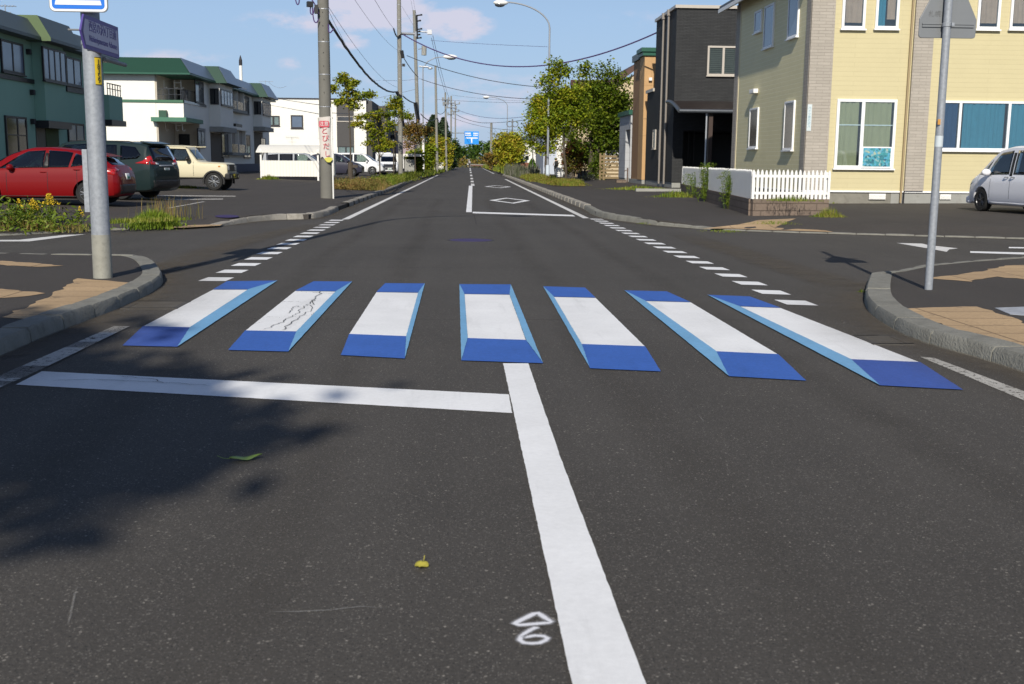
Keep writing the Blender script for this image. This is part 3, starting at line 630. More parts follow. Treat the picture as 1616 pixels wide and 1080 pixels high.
def grate(px, py, wx, wy, slots, label, rz=0, z=0.0, round_=False, ma=None):
    p = G(px, py, z); t = thing('manhole_cover' if round_ else 'drain_grate', label, 'manhole cover' if round_ else 'drain grate', (p[0], p[1], z))
    b = MB()
    if round_:
        b.cyl((p[0], p[1], z-.02), wx, .026, 32); b.build('cover', ma, t, bevel=.002)
        r_ = MB(); r_.lathe([(wx+.005, -.02), (wx+.05, -.02), (wx+.05, .004), (wx+.005, .004)], Matrix.Translation((p[0], p[1], z)), 32); r_.build('ring', mat('dark_ring', (.045, .042, .045), .8, 0, .2, 8.), t)
    else:
        f = MB()
        for s_ in (-1, 1):
            f.obox((p[0], p[1]+s_*wy/2, z), wx+.06, .05, .024, rz); f.obox((p[0]+s_*wx/2, p[1], z), .05, wy, .022, rz)
        f.build('rim', mat('grate_rim', (.075, .07, .065), .85, 0, .3, 8.), t)
        for i in range(slots): b.obox((p[0], p[1]-wy/2+wy*(i+.5)/slots, z), wx-.04, wy/slots*.5, .016, rz)
        b.build('bars', mat('grate_iron', (.085, .08, .075), .85, .1, .3, 8.), t)
        q = MB(); q.obox((p[0], p[1], z-.012), wx-.02, wy-.02, .03, rz); q.build('pit', M['black'], t)
    return t
violet = mat('violet_iron_cover', (.060, .040, .12), .6, .3, .3, 20., .6, 60)
grate(743, 379.5, .40, 0, 0, 'round violet-tinted manhole cover in the middle of the junction', round_=True, ma=violet)
mh = tact([(358+19*math.cos(a), 342+2.3*math.sin(a)) for a in np.linspace(0, 6.283, 25)[:-1]], 0, FLf, lzL, 'manhole_cover', violet); mh['kind'] = 'thing'; tag(mh, 'round violet-tinted manhole cover in the left parking lot', 'manhole cover')
grate(247, 482.5, .50, .55, 7, 'slotted drain grate in the gutter beside the first crosswalk stripe')
grate(1394, 538, .30, .44, 6, 'slotted drain grate in the gutter beside the last crosswalk stripe')
grate(1436, 436, .62, .8, 9, 'slotted drain grate next to the right sign pole')
# coloured plate and white chip on the right pavement
b = MB(); q = [G(x, y, .112) for x, y in ((1570, 486.5), (1640, 484), (1640, 500), (1594, 496.5))]; b.prism([(x, y, .10) for x, y, z in q], (0, 0, .016))
cp = mat('mottled_plate', (.34, .36, .40), .6, 0, .5, 14.); tag(b.build('ground_plate', cp), 'mottled pastel plate set flush in the right pavement', 'plate')

# two fallen leaves in the foreground
def fallen(name, label, px, py, L, Wd, rz, curl, col):
    p = G(px, py); b = MB(); n = 9; V = []
    for i in range(n):
        t = i/(n-1); wv = Wd*math.sin(math.pi*min(1, t*1.02+.02))**.8*(1-.25*t)
        for j in (-1, -.5, 0, .5, 1): V.append(((t-.5)*L, j*wv/2, .008+curl*abs(j)**1.5*.3+curl*(2*t-1)**2*.5+.004*math.sin(t*9)))
    ca, sa = math.cos(rz), math.sin(rz); V = [(p[0]+x*ca-y*sa, p[1]+x*sa+y*ca, z) for x, y, z in V]
    fs = [(i*5+j, i*5+j+1, (i+1)*5+j+1, (i+1)*5+j) for i in range(n-1) for j in range(4)]
    b.add(V, fs); root = thing(name, label, 'leaf', p); o = b.build('blade', col, root, smooth=True)
    s = MB(); e = Vector(V[2]); d = Vector((-ca, -sa, .2)); s.tube([e, e+d*L*.18, e+d*L*.36+Vector((0, 0, .01))], .0016, 5); s.build('stalk', col, root)
    md = o.modifiers.new('thickness', 'SOLIDIFY'); md.thickness = .0008
fallen('fallen_leaf', 'curled green fallen leaf on the asphalt below the stop line', 388, 727, .165, .075, R(24), .022, mat('green_leaf_blade', (.20, .30, .06), .45, 0, .35, 30.))
fallen('fallen_leaf', 'small yellow fallen leaf on the asphalt left of the centre line', 665, 897, .068, .060, R(-100), .012, mat('yellow_leaf_blade', (.36, .32, .05), .5, 0, .4, 40.))

# ------------------------------------------------------------------ buildings
class Fac:
    """a wall plane: 'y' faces the camera (-Y) at y=c; 'x' faces +X (sg=1) or -X (sg=-1) at x=c. d = how far proud of the wall"""
    def __init__(s, plane, c, sg=1): s.p, s.c, s.sg = plane, c, sg
    def pt(s, u, z, d): return (u, s.c-d, z) if s.p == 'y' else (s.c+s.sg*d, u, z)
    def box(s, mb, u0, u1, z0, z1, d0, d1):
        a, b = s.pt(u0, z0, d0), s.pt(u1, z1, d1); mb.box(a[0], b[0], a[1], b[1], a[2], b[2])
    def px(s, x, y):
        q = AY(x, y, s.c) if s.p == 'y' else AX(x, y, s.c); return (q.x if s.p == 'y' else q.y, q.z)
    def rect(s, x0, y0, x1, y1):
        a, b = s.px(x0, y0), s.px(x1, y1); a2, b2 = s.px(x0, y1), s.px(x1, y0)
        u = sorted(((a[0]+a2[0])/2, (b[0]+b2[0])/2)); z = sorted(((a[1]+b2[1])/2, (b[1]+a2[1])/2)); return (u[0], u[1], z[0], z[1])
def window(fac, rect, parent, mull=(), fm='frame_white', pm='glass', fw=.07, curtain=None, depth=.075, sill=True, bars=0, trans=(), name='window', back='frame_dark'):
    u0, u1, z0, z1 = rect; f = MB()
    fac.box(f, u0, u1, z0, z0+fw, 0, depth); fac.box(f, u0, u1, z1-fw, z1, 0, depth)
    for a in (u0, u1-fw): fac.box(f, a, a+fw, z0+fw, z1-fw, 0, depth-.002)
    for k in mull: c = u0+(u1-u0)*k; fac.box(f, c-fw*.6, c+fw*.6, z0+fw, z1-fw, 0, depth-.004)
    for k in trans: c = z0+(z1-z0)*k; fac.box(f, u0+fw, u1-fw, c-.02, c+.02, 0, depth-.006)
    wi = f.build(name, M[fm], parent, bevel=.006)
    p = MB(); fac.box(p, u0+fw*.5, u1-fw*.5, z0+fw*.5, z1-fw*.5, depth*.62, depth*.70); p.build('pane', M[pm], wi)
    bk = None
    if pm == 'glass':
        q = MB(); fac.box(q, u0+.02, u1-.02, z0+.02, z1-.02, .001, .006); q.build('backing', M[back], wi)
        for (a, b, zb, cm) in (curtain or ()):        # pleated cloth between two fractions of the width
            ua, ub = u0+fw+(u1-u0-2*fw)*a, u0+fw+(u1-u0-2*fw)*b; n = max(8, int((ub-ua)/.022)); ph = random.Random(int(ua*100)).random()*6
            zl = z0+fw+(z1-z0)*zb; V = []; 
            for i in range(n+1):
                u = ua+(ub-ua)*i/n; d = .025+.014*math.sin(i*.78+ph+math.sin(i*.13)*2)+.005*math.sin(i*.31)
                V += [fac.pt(u, zl, d), fac.pt(u, z1-fw*.5, d)]
            cb = MB(); cb.add(V, [(2*i, 2*i+2, 2*i+3, 2*i+1) for i in range(n)]); cb.build('curtain', M[cm], wi, smooth=True)
    if sill:
        s = MB(); fac.box(s, u0-.04, u1+.04, z0-.05, z0-.003, 0, depth+.05); s.build('sill', M[fm], wi)
    if bars:
        s = MB()
        for i in range(bars): c = u0+(u1-u0)*(i+.5)/bars; fac.box(s, c-.012, c+.012, z0-.02, z1+.02, depth+.06, depth+.085)
        for zz in (z0+.1, z1-.1): fac.box(s, u0, u1, zz-.015, zz+.015, depth, depth+.06)
        s.build('grille', M['steel'], wi)
    return wi
def vent(fac, rect, parent, ma='white'):
    b = MB(); u0, u1, z0, z1 = rect; fac.box(b, u0, u1, z0, z1, 0, .035)
    n = 4
    for i in range(n): fac.box(b, u0+.02, u1-.02, z0+.02+(z1-z0-.04)*i/n, z0+.02+(z1-z0-.04)*(i+.45)/n, .035, .05)
    return b.build('vent', M[ma], parent)

# --- pale yellow two-storey house
YH = Fac('y', 37.0); YS = Fac('x', 11.57, -1)
y_sid = bricks('yellow_siding', (.555, .49, .295), (.545, .48, .288), (.48, .42, .25), 3.03, .152, .005, .6, .35, .5, .07)
y_side = bricks('brightened_side_siding', (.74, .665, .40), (.72, .65, .39), (.80, .74, .52), 3.03, .152, .010, .6, .35, .5, .07)  # same siding as the front, colour raised to brighten the grazing-lit side
y_brk = bricks('grey_brick_cladding', (.41, .37, .32), (.36, .325, .28), (.30, .27, .235), .45, .10, .008, .85, .5, .5, .12)
fnd = mat('stained_foundation', (.22, .21, .18), .9, 0, .35, 2.5, .3, 30, .2, dirt=.7); M['fnd'] = fnd
h = thing('house', 'pale yellow two-storey house with grey brick bands and white windows', 'house', (11.57, 37, .13))
gz = .16; zf = YH.px(1437, 302)[1]; top = 9.2
wl = MB(); wl.box(11.57, 22.5, 37.0, 46.9, zf, top); wl.build('wall', y_sid, h)
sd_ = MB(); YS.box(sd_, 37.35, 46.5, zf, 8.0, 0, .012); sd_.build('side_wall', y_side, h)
fo = MB(); fo.box(11.60, 22.45, 37.03, 46.85, 0, zf-.04); fo.build('foundation', fnd, h)
lf = MB(); YH.box(lf, 14.6, 22.45, .02, zf-.05, -.029, -.02); lf.build('foundation', M['conc'], h)
dr = MB(); YH.box(dr, 11.54, 22.5, zf-.05, zf+.005, 0, .035); YS.box(dr, 37, 46.9, zf-.05, zf+.005, 0, .035); dr.build('drip_strip', M['frame_white'], h)
gb = MB(); a, b_ = YH.px(1269, 260)[0], YH.px(1305, 260)[0]; YH.box(gb, 11.55, b_, zf+.01, top-.02, 0, .03); YS.box(gb, 37.0-.03, 37.42, zf+.01, 7.95, .0, .03); gb.build('brick_band', y_brk, h)
gb = MB(); a, b_ = YH.px(1428, 260)[0], YH.px(1458, 260)[0]; YH.box(gb, a, b_, zf+.01, top-.02, 0, .10); gb.build('brick_band', y_brk, h)
gb = MB(); YS.box(gb, 46.35, 46.93, zf+.01, 7.95, 0, .035); gb.build('brick_band', y_brk, h)
gb = MB(); YS.box(gb, 46.22, 46.33, zf+.01, 7.95, 0, .03); gb.build('corner_trim', mat('cream_trim', (.62, .55, .38), .6), h)
dp = MB(); x0 = YH.px(1423.5, 260)[0]; dp.tube([(x0, 36.93, .25), (x0, 36.93, top)], .035, 10); dp.build('downpipe', mat('tan_downpipe', (.33, .25, .14), .5), h)
dp = MB(); x0 = YH.px(1424.5, 310)[0]; dp.tube([(x0, 36.9, .13), (x0, 36.9, zf)], .02, 8); dp.build('pipe', M['frame_dark'], h)
window(YH, YH.rect(1318, 157, 1412, 266), h, (.44,), curtain=((.0, .36, 0, 'curtain_pale'), (.46, .955, 0, 'curtain_pale')), fw=.09)
rd_ = MB(); r_ = YH.rect(1322, 197, 1408, 198.5); YH.box(rd_, r_[0], r_[1], r_[2], r_[3], .044, .046); rd_.build('curtain_rod', M['frame_white'], h)
window(YH, YH.rect(1479, 160, 1640, 238), h, (.21, .69), curtain=((.01, .17, 0, 'curtain_navy'), (.23, .655, 0, 'curtain_teal'), (.71, .93, .0, 'curtain_teal')), fw=.075)
for i, (x0, x1) in enumerate(((1330, 1367), (1383, 1420), (1544, 1580), (1596, 1634))):
    window(YH, YH.rect(x0, -62, x1, 46+(i > 1)), h, curtain=((.05, .95, .05, 'curtain_pink'),) if i != 1 else ((.0, .4, .0, 'curtain_teal'), (.5, .95, .1, 'curtain_pink')), fw=.085)
for (x0, y0, x1, y1) in ((1239.5, 160, 1254.5, 237), (1184.5, 171, 1197.5, 234), (1193, 17, 1204, 51), (1208, 8, 1223, 75), (1247, -40, 1263, 59)):
    window(YS, YS.rect(x0, y0, x1, y1), h, fm='frame_white', pm='pane_blue' if y0 < 100 else 'pane_grey', fw=.07)
vent(YH, YH.rect(1371, 306, 1397, 315), h); vent(YH, YH.rect(1483, 307, 1500, 315), h)
hb = MB(); r_ = YS.rect(1191, 141, 1198, 148); YS.box(hb, r_[0], r_[1], r_[2], r_[3], .03, .22); hb.build('vent_hood', M['white'], h, bevel=.02)
rf = MB(); rf.prism([(10.95, 36.3, 7.78), (10.95, 36.3, 7.98), (17, 36.3, 11.4), (23.1, 36.3, 7.98), (23.1, 36.3, 7.78), (17, 36.3, 11.2)], (0, 11.3, 0)); rf.build('roof', M['frame_dark'], h)
gt = MB(); gt.box(10.90, 10.98, 36.3, 47.6, 7.70, 7.85); gt.build('eave_board', M['white'], h)
sg = MB(); r_ = YH.rect(1273, 165, 1280, 207); YH.box(sg, r_[0], r_[1], r_[2], r_[3], .03, .05); so_ = sg.build('name_sign', mat('pale_blue_sign', (.56, .62, .63), .5), h)
for i, z_ in enumerate(np.linspace(r_[3]-.12, r_[2]+.14, 7)):
    text('ハイツ宮の沢'[i % 6], .10, mat('sign_ink', (.10, .28, .38), .5), 'letter', so_, ((r_[0]+r_[1])/2, 36.948, z_), (1, 0, 0), (0, 0, 1), .001)
pb = MB(); r_ = YH.rect(1358, 232, 1405, 265); YH.box(pb, r_[0], r_[1], r_[2], r_[3], .085, .115)
pt_ = thing('picture_board', 'teal mosaic-patterned board in a white frame at the yellow house window', 'board', ((r_[0]+r_[1])/2, 36.9, r_[2]))
pb.build('frame', M['frame_white'], pt_)
ma = bpy.data.materials.new('teal_mosaic'); ma.use_nodes = True; t = ma.node_tree; v = N(t, 'ShaderNodeTexVoronoi', Scale=14.0); c = N(t, 'ShaderNodeTexCoord'); t.links.new(c.outputs['Object'], v.inputs['Vector'])
rr = N(t, 'ShaderNodeValToRGB'); e = rr.color_ramp; e.elements[0].color = (.02, .10, .16, 1); e.elements[1].color = (.35, .42, .30, 1); q = e.elements.new(.4); q.color = (.05, .28, .30, 1); q = e.elements.new(.7); q.color = (.08, .33, .50, 1)
s = N(t, 'ShaderNodeSeparateColor'); t.links.new(v.outputs['Color'], s.inputs[0]); t.links.new(s.outputs[0], rr.inputs[0]); t.links.new(rr.outputs[0], t.nodes['Principled BSDF'].inputs['Base Color'])
pb = MB(); YH.box(pb, r_[0]+.04, r_[1]-.04, r_[2]+.04, r_[3]-.04, .113, .119); pb.build('panel', ma, pt_)

# --- charcoal house with carport
DX = 11.45; DH = Fac('y', 59.5); DS = Fac('x', DX, -1)
d_sid = bricks('charcoal_siding', (.043, .044, .046), (.034, .035, .037), (.025, .026, .027), .36, .075, .010, .75, .8, .5, .2)
zt = DH.px(1068, 13)[1]; zfd = DH.px(1070, 288)[1]
h = thing('house', 'charcoal flat-roofed house with twin downpipes and a dark carport', 'house', (DX, 59.5, .15))
ys0 = DS.px(1033, 150)[0]; ya = DS.px(1020, 200)[0]
zL = zfd+2.75
wl = MB(); wl.box(DX, 24, 59.5, ys0, zL, zt); wl.box(DX, DX+.55, 59.5, ys0, zfd, zL); wl.box(DX+.552, 24, 64.8, ys0, zfd, zL); wl.build('wall', d_sid, h)
zan = DS.px(1022, 148)[1]
an = MB(); an.box(DX+.01, 20, ys0+.003, ya, zfd, zan); an.build('annex', d_sid, h)
fo = MB(); fo.box(DX+.03, DX+.5, 59.55, ya-.05, 0, zfd-.01); fo.box(DX+.51, 19.9, 64.9, ya-.05, 0, zfd-.011); fo.build('foundation', M['conc'], h)
pr = MB()
pr.box(DX-.10, 24.1, 59.38, 59.62, zt, zt+.16); pr.box(DX-.10, DX+.14, 59.621, ys0+.1, zt, zt+.16); pr.build('coping', M['frame_beige'], h)
pr = MB(); pr.box(DX-.09, DX+.13, ys0+.11, ya+.08, zan, zan+.18); pr.build('coping', M['frame_beige'], h)
pt2 = MB()
for x in (1046.5, 1054.5):
    y0 = DS.px(x, 150)[0]; pt2.tube([(DX-.10, y0, .35), (DX-.10, y0, zt+.05)], .055, 10)
    pt2.box(DX-.2, DX-.004, y0-.11, y0+.11, zt-.18, zt+.14)
pt2.build('downpipe', mat('grey_brown_pipe', (.24, .215, .19), .45), h)
dk = MB(); y0 = DS.px(1050.5, 150)[0]; dk.box(DX-.06, DX-.003, y0-.35, y0-.05, zfd+.01, zt-.01); dk.build('pipe_recess', M['frame_dark'], h)
p3 = MB(); y0 = DS.px(1042, 230)[0]; p3.tube([(DX-.06, y0, DS.px(1042, 252)[1]), (DX-.06, y0, DS.px(1042, 205)[1])], .04, 8); p3.build('short_pipe', M['frame_beige'], h)
dw = window(DH, DH.rect(1116, 73, 1172, 120), h, (.45,), fm='frame_beige', pm='glass', fw=.10, back='pane_grey')
r_ = DH.rect(1119, 77, 1170, 116); b = MB()
for i in range(13): z_ = r_[2]+(r_[3]-r_[2])*(i+.5)/13; DH.box(b, r_[0], r_[1], z_-.035, z_+.03, .012, .022)
b.build('blind', mat('grey_blind', (.16, .15, .14), .7, 0, .2, 2.), dw)
window(DS, DS.rect(1031.5, 205, 1035.5, 235), h, fm='frame_beige', pm='pane_grey', fw=.08)
# carport: curved awning on posts, inside lined black to stand for its shade
zc = DH.px(1075, 168)[1]; cz1 = AY(1060, 176, 56.2)
cp_ = MB(); n = 8; V = []
for i in range(n+1):
    t_k = i/n; y = 56.0+(59.48-56.0)*t_k; z = zc-.45+.62*math.sin(t_k*math.pi/2)
    V += [(DX-.35, y, z), (24, y, z), (24, y, z+.10), (DX-.35, y, z+.10)]
for i in range(n):
    a, b = 4*i, 4*i+4
    cp_.add([V[a], V[a+1], V[a+2], V[a+3], V[b], V[b+1], V[b+2], V[b+3]], [(0, 1, 5, 4), (1, 2, 6, 5), (2, 3, 7, 6), (3, 0, 4, 7), (0, 3, 2, 1), (4, 5, 6, 7)])
cp_.build('carport_roof', mat('dark_brown_metal', (.035, .025, .022), .35, .3), h)
ed = MB(); ed.tube([(DX-.4, 55.98, zc-.40), (24, 55.98, zc-.40)], .10, 10); ed.tube([(DX-.37, 56+3.4*i/6, zc-.40+.62*math.sin(i/6*math.pi/2)) for i in range(7)], .10, 10); ed.build('gutter', mat('grey_gutter', (.09, .10, .115), .35, .4), h)
ps = MB(); x0 = AY(1121, 200, 56.3).x; ps.box(x0-.10, x0+.10, 56.2, 56.4, .15, zc-.38); ps.build('post', mat('brown_post', (.05, .032, .026), .5), h)
ps = MB(); x0 = AY(1114, 200, 56.3).x; ps.tube([(x0, 56.2, .15), (x0, 56.2, zc-.5), (x0-.25, 56.1, zc-.42)], .045, 8); ps.build('rain_pipe', M['steel'], h)
ck = MB(); ck.box(DX+.56, 23.5, 64.74, 64.79, .16, zL-.02); ck.box(DX+.556, DX+.60, 59.6, 64.7, .16, zL-.02); ck.box(DX+.61, 23.5, 59.6, 64.7, zL-.06, zL-.01); ck.build('black_garage_lining', M['black'], h)  # black lining: the deep garage shade is put into its colour
ck = MB()
for x in (1083, 1094, 1103): u = DH.px(x, 200)[0]; DH.box(ck, u-.03, u+.03, .2, zL-.05, -1.2, -1.1)
ck.build('door_frame', M['frame_dark'], h)
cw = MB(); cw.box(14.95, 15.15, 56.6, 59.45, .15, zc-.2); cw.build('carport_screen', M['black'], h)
# --- orange tower building with green cap and pale grey garage
OX = 11.4; OY = 69.0; OH = Fac('y', OY); OS = Fac('x', OX, -1)
o_sid = bricks('orange_siding', (.50, .31, .15), (.47, .29, .14), (.36, .22, .10), .45, 3.0, .01, .7, .4, 0, .1)
h = thing('building', 'narrow orange-tan building with green metal cap', 'building', (OX, OY, .15))
zt = OH.px(1018, 88)[1]; zb = OH.px(1015, 284)[1]; yb = OS.px(995, 200)[0]
wl = MB(); wl.box(OX, 22, OY, OY+1.7, zb, zt); wl.build('wall', o_sid, h)
w2 = MB(); w2.box(OX+.12, 21.5, OY+1.703, yb, zb, zt-.02); w2.build('rear_wall', mat('brown_wall', (.30, .17, .085), .8, 0, .1), h)
for (dx, z0, z1) in ((.14, zt, zt+.22), (.24, zt+.223, zt+.46)):
    c = MB(); c.box(OX-dx, 22.1, OY-dx, OY+1.8, z0, z1); c.build('cap', M['dkgreen'], h)
c = MB(); c.box(OX+.0, 21.6, OY+1.83, yb+.1, zt, zt+.4); c.build('cap', M['bluegreen'], h)
fo = MB(); fo.box(OX+.02, 21.9, OY+.02, yb-.02, 0, zb-.008); fo.build('foundation', M['conc'], h)
vb = MB(); r_ = OH.rect(1023.5, 123, 1028.5, 128); OH.box(vb, *r_, .0, .2); vb.build('vent_hood', M['white'], h, bevel=.02)
jn = MB(); u, z_ = OH.px(1018, 187); OH.box(jn, OX-.01, 22, z_-.04, z_+.02, 0, .015); jn.build('joint_strip', mat('tan_strip', (.38, .24, .12), .6), h)
GX = 11.5; gy0 = yb+.6
GS = Fac('x', GX, -1); GF = Fac('y', gy0)
h = thing('garage', 'pale grey garage with deep doorway beside the orange building', 'garage', (GX, gy0, .15))
ye = GS.px(978, 200)[0]; zt = GS.px(988, 183)[1]
b = MB(); gw = bricks('pale_grey_panel', (.42, .43, .45), (.41, .42, .44), (.32, .32, .33), 2.4, .5, .012, .75, .3, 0, .06)
ud = sorted((GS.px(987, 230)[0], GS.px(994, 230)[0]))
b.box(GX, 19, gy0, ud[0], .45, zt); b.box(GX, 19, ud[1], ye, .45, zt); b.box(GX, 19, ud[0]+.002, ud[1]-.002, GS.px(990, 205)[1], zt-.01); b.build('wall', gw, h)
b = MB(); b.box(GX+1.3, GX+1.4, ud[0]+.01, ud[1]-.01, .15, GS.px(990, 205)[1]-.01); b.build('door', M['whitewash'], h)
b = MB(); b.box(GX+.02, 18.9, gy0+.01, ud[0]-.01, .05, .447); b.box(GX+.02, 18.9, ud[1]+.01, ye-.01, .05, .447); b.build('foundation', M['conc'], h)
b = MB(); b.box(GX-.15, 19.2, gy0-.1, ye+.1, zt, zt+.3); b.build('roof', M['dkgreen'], h)
# --- house behind the trees: brown roof over a cream wall
h = thing('house', 'cream house with brown gabled roof rising behind the garden trees', 'house', (12.5, 100, .15))
b = MB(); BH = Fac('y', 100.0); xa, xb = AY(912, 200, 100).x, AY(1035, 200, 100).x; ze = AY(998, 135, 100).z
zr = AY(1000, 100, 100).z; zl_ = AY(935, 133, 100).z
b.prism([(xa, 100, .1), (xb+6, 100, .1), (xb+6, 100, zr+2), (AY(1000, 118, 100).x, 100, AY(1000, 118, 100).z), (AY(962, 142, 100).x, 100, AY(962, 142, 100).z), (xa, 100, AY(912, 146, 100).z)], (0, 9, 0)); b.build('wall', mat('cream_wall', (.56, .45, .30), .8, 0, .06), h)
b = MB(); P1_, P2_ = AY(955, 146, 99.4), AY(1004, 110, 99.4); b.prism([P1_, P2_, P2_+Vector((0, 0, .55)), P1_+Vector((0, 0, .55))], (0, 10, 0)); b.build('roof', mat('brown_roof', (.085, .045, .035), .6, 0, .15), h)
b = MB(); P1_, P2_ = AY(905, 123, 101), AY(952, 124, 101); b.prism([(P1_.x, 101, P1_.z-1.6), (P2_.x+1.5, 101, P1_.z-1.6), (P2_.x+1.5, 103.5, P1_.z), (P1_.x, 103.5, P1_.z)], (0, .5, -.3)); b.build('rear_roof', MATS['brown_roof'], h)
b = MB(); b.box(AY(906, 200, 101).x, AY(955, 200, 101).x, 101.2, 108, .1, P1_.z-1.55); b.build('rear_wall', MATS['cream_wall'], h)
for (x0, y0, x1, y1) in ((958, 231, 974, 240),):
    window(Fac('y', 99.98), Fac('y', 99.98).rect(x0, y0, x1, y1), h, (.5,), fm='frame_white', pm='pane_blue', fw=.06)
# --- far right white house and grey walls
h = thing('house', 'small white house with grey hipped roof far along the right side', 'house', (8.3, 150, .15))
a, b2 = AY(824, 230, 150), AY(880, 230, 150); zt = AY(826, 220, 150).z
b = MB(); b.box(a.x, b2.x, 150, 162, .1, zt); b.build('wall', M['whitewash'], h)
b = MB(); b.hexa([(a.x-.5, 149.5, zt), (b2.x+.5, 149.5, zt), (b2.x+.5, 162.5, zt), (a.x-.5, 162.5, zt)], [(a.x+2.6, 154, zt+1.5), (b2.x-1, 154, zt+1.5), (b2.x-1, 158, zt+1.5), (a.x+2.6, 158, zt+1.5)]); b.build('roof', M['bluegreen'], h)
FH = Fac('y', 150.0); window(FH, FH.rect(829.5, 246, 834.5, 252.5), h, pm='pane_dark', fm='frame_dark', fw=.06, sill=False)
h = thing('wall', 'low red-brown brick garden wall before the white house', 'wall', (7.6, 132, .15))
b = MB(); a, b2 = AY(820, 262, 132), AY(849, 262, 132); b.box(a.x, b2.x, 132, 132.3, .1, AY(830, 257, 132).z); b.build('wall_body', bricks('red_brick', (.25, .085, .05), (.20, .07, .045), (.2, .15, .12), .4, .13, .015), h)
h = thing('building', 'plain grey-walled building with white end strip behind the street trees', 'building', (10, 120, .15))
a, b2 = AY(880, 230, 120), AY(915, 230, 120); zt = AY(890, 205, 120).z
b = MB(); b.box(a.x, b2.x+4, 120, 132, .1, zt); b.build('wall', mat('grey_render', (.28, .28, .27), .85, 0, .06), h)
b = MB(); b.box(a.x-1.5, a.x-.003, 120.05, 132, .1, zt-.05); b.build('end_wall', mat('bluish_white_wall', (.46, .50, .58), .8, 0, .05), h)
b = MB(); b.box(a.x-.1, a.x+.45, 119.88, 119.997, .1, zt); b.build('pilaster', M['whitewash'], h)
for x, y in ((892, 231), (908, 224)):
    b = MB(); p = AY(x, y, 119.8); b.ball(p, .16, .16, .18); b.build('wall_lamp', mat('opal_lamp', (.8, .78, .7), .4), h)

# --- dark teal apartment block at the far left
GXX = -16.0; GF_ = Fac('x', GXX, 1)
g_wall = mat('teal_green_wall', (.27, .44, .35), .8, 0, .08, .5, .1, 40, .2)
h = thing('apartment_block', 'teal green two-storey apartment block behind the red car', 'apartment building', (GXX, 44, .4))
y1 = GF_.px(165, 150)[0]; ze = GF_.px(0, 52)[1]
b = MB(); b.box(-30, GXX, 30, y1, .1, ze); b.build('wall', g_wall, h)
bx = GF_.px(54, 150)[0]; bx1 = Fac('x', -15.6, 1).px(103, 150)[0]; zb0 = GF_.px(66, 191)[1]
b = MB(); b.box(-15.998, -15.6, bx, bx1, zb0, ze-.004); b.build('bay', g_wall, h)
b = MB(); b.box(-15.99, -15.5, bx-.05, bx1+.3, zb0-.28, zb0-.003); b.build('bay_base', M['frame_dark'], h)
rfm = M['bluegreen']
b = MB(); b.prism([(-15.45, 29.5, ze), (-15.45, 29.5, ze+.12), (-15.9, 29.5, ze+.78), (-30, 29.5, ze+.78), (-30, 29.5, ze)], (0, y1+.5-29.5, 0)); b.build('roof', rfm, h)
b = MB(); b.prism([(-15.1, bx-.5, ze-.02), (-15.1, bx-.5, ze+.10), (-15.55, bx-.5, ze+.90), (-17, bx-.5, ze+.90), (-17, bx-.5, ze-.02)], (0, bx1-bx+1.2, 0)); b.build('bay_roof', rfm, h)
b = MB(); b.prism([(-15.09, bx-.51, ze-.02), (-15.09, bx-.51, ze+.10), (-15.54, bx-.51, ze+.905), (-17, bx-.51, ze+.905), (-17, bx-.51, ze-.02)], (0, .02, 0)); b.build('roof_end', mat('olive_green_trim', (.085, .13, .055), .6), h)
def gwin(x0, y0, x1, y1_, mull=(.5,), fac=GF_, pm='pane_blue', tr=(), par=None, fm='frame_dark', fw=.08):
    return window(fac, fac.rect(x0, y0, x1, y1_), par, mull, fm=fm, pm=pm, fw=fw, trans=tr)
GB = Fac('x', -15.6, 1)
gwin(0, 66, 35, 116, (.5,), par=h); gwin(66, 78, 102, 130, (.25, .5, .75), GB, par=h); gwin(103, 92, 126, 136, (.5,), par=h)
gwin(8, 184, 41, 250, (.55,), par=h, pm='pane_dark', tr=(.55,)); gwin(106, 195, 131, 225, (.5,), par=h)
b = MB(); GF_.box(b, GF_.px(0, 120)[0]-3, GF_.px(52, 130)[0], GF_.px(20, 127)[1], GF_.px(20, 120)[1], 0, .06); b.build('band', M['frame_dark'], h); b = MB(); GF_.box(b, GF_.px(104, 140)[0], GF_.px(131, 140)[0], GF_.px(118, 147)[1], GF_.px(118, 138)[1], 0, .06); b.build('band', M['frame_dark'], h)
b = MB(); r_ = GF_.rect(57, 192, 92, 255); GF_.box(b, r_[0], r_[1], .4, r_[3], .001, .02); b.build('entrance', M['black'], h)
b = MB(); r_ = GF_.rect(72, 192, 92, 255); GF_.box(b, r_[0], r_[1], .4, r_[3], .021, .035); b.build('door', mat('olive_door_wall', (.06, .085, .03), .8), h)
for (x, y) in ((48, 146), (49, 192), (98, 195), (42, 82)):
    b = MB(); u, z_ = GF_.px(x, y); GF_.box(b, u-.09, u+.09, z_-.1, z_+.1, 0, .16); b.build('vent_hood', M['frame_dark'], h, bevel=.02)
b = MB(); u0 = y1-1.7; b.box(-16.002+.004, -15.3, u0, y1+.3, GF_.px(160, 190)[1], GF_.px(160, 152)[1]); b.build('balcony', g_wall, h)
b = MB(); b.box(-15.99, -15.2, u0-.05, y1+.4, GF_.px(160, 190)[1]-.25, GF_.px(160, 190)[1]-.003); b.build('balcony_base', M['frame_dark'], h)
b = MB(); zz = GF_.px(160, 152)[1]
for i in range(6): b.tube([(-15.35, u0+i*.38, zz), (-15.35, u0+i*.38, zz+.5)], .02, 6)
b.tube([(-15.35, u0, zz+.5), (-15.35, y1+.3, zz+.5)], .025, 6); b.tube([(-15.35, u0, zz+.28), (-15.35, y1+.3, zz+.28)], .02, 6); b.build('railing', M['frame_dark'], h)
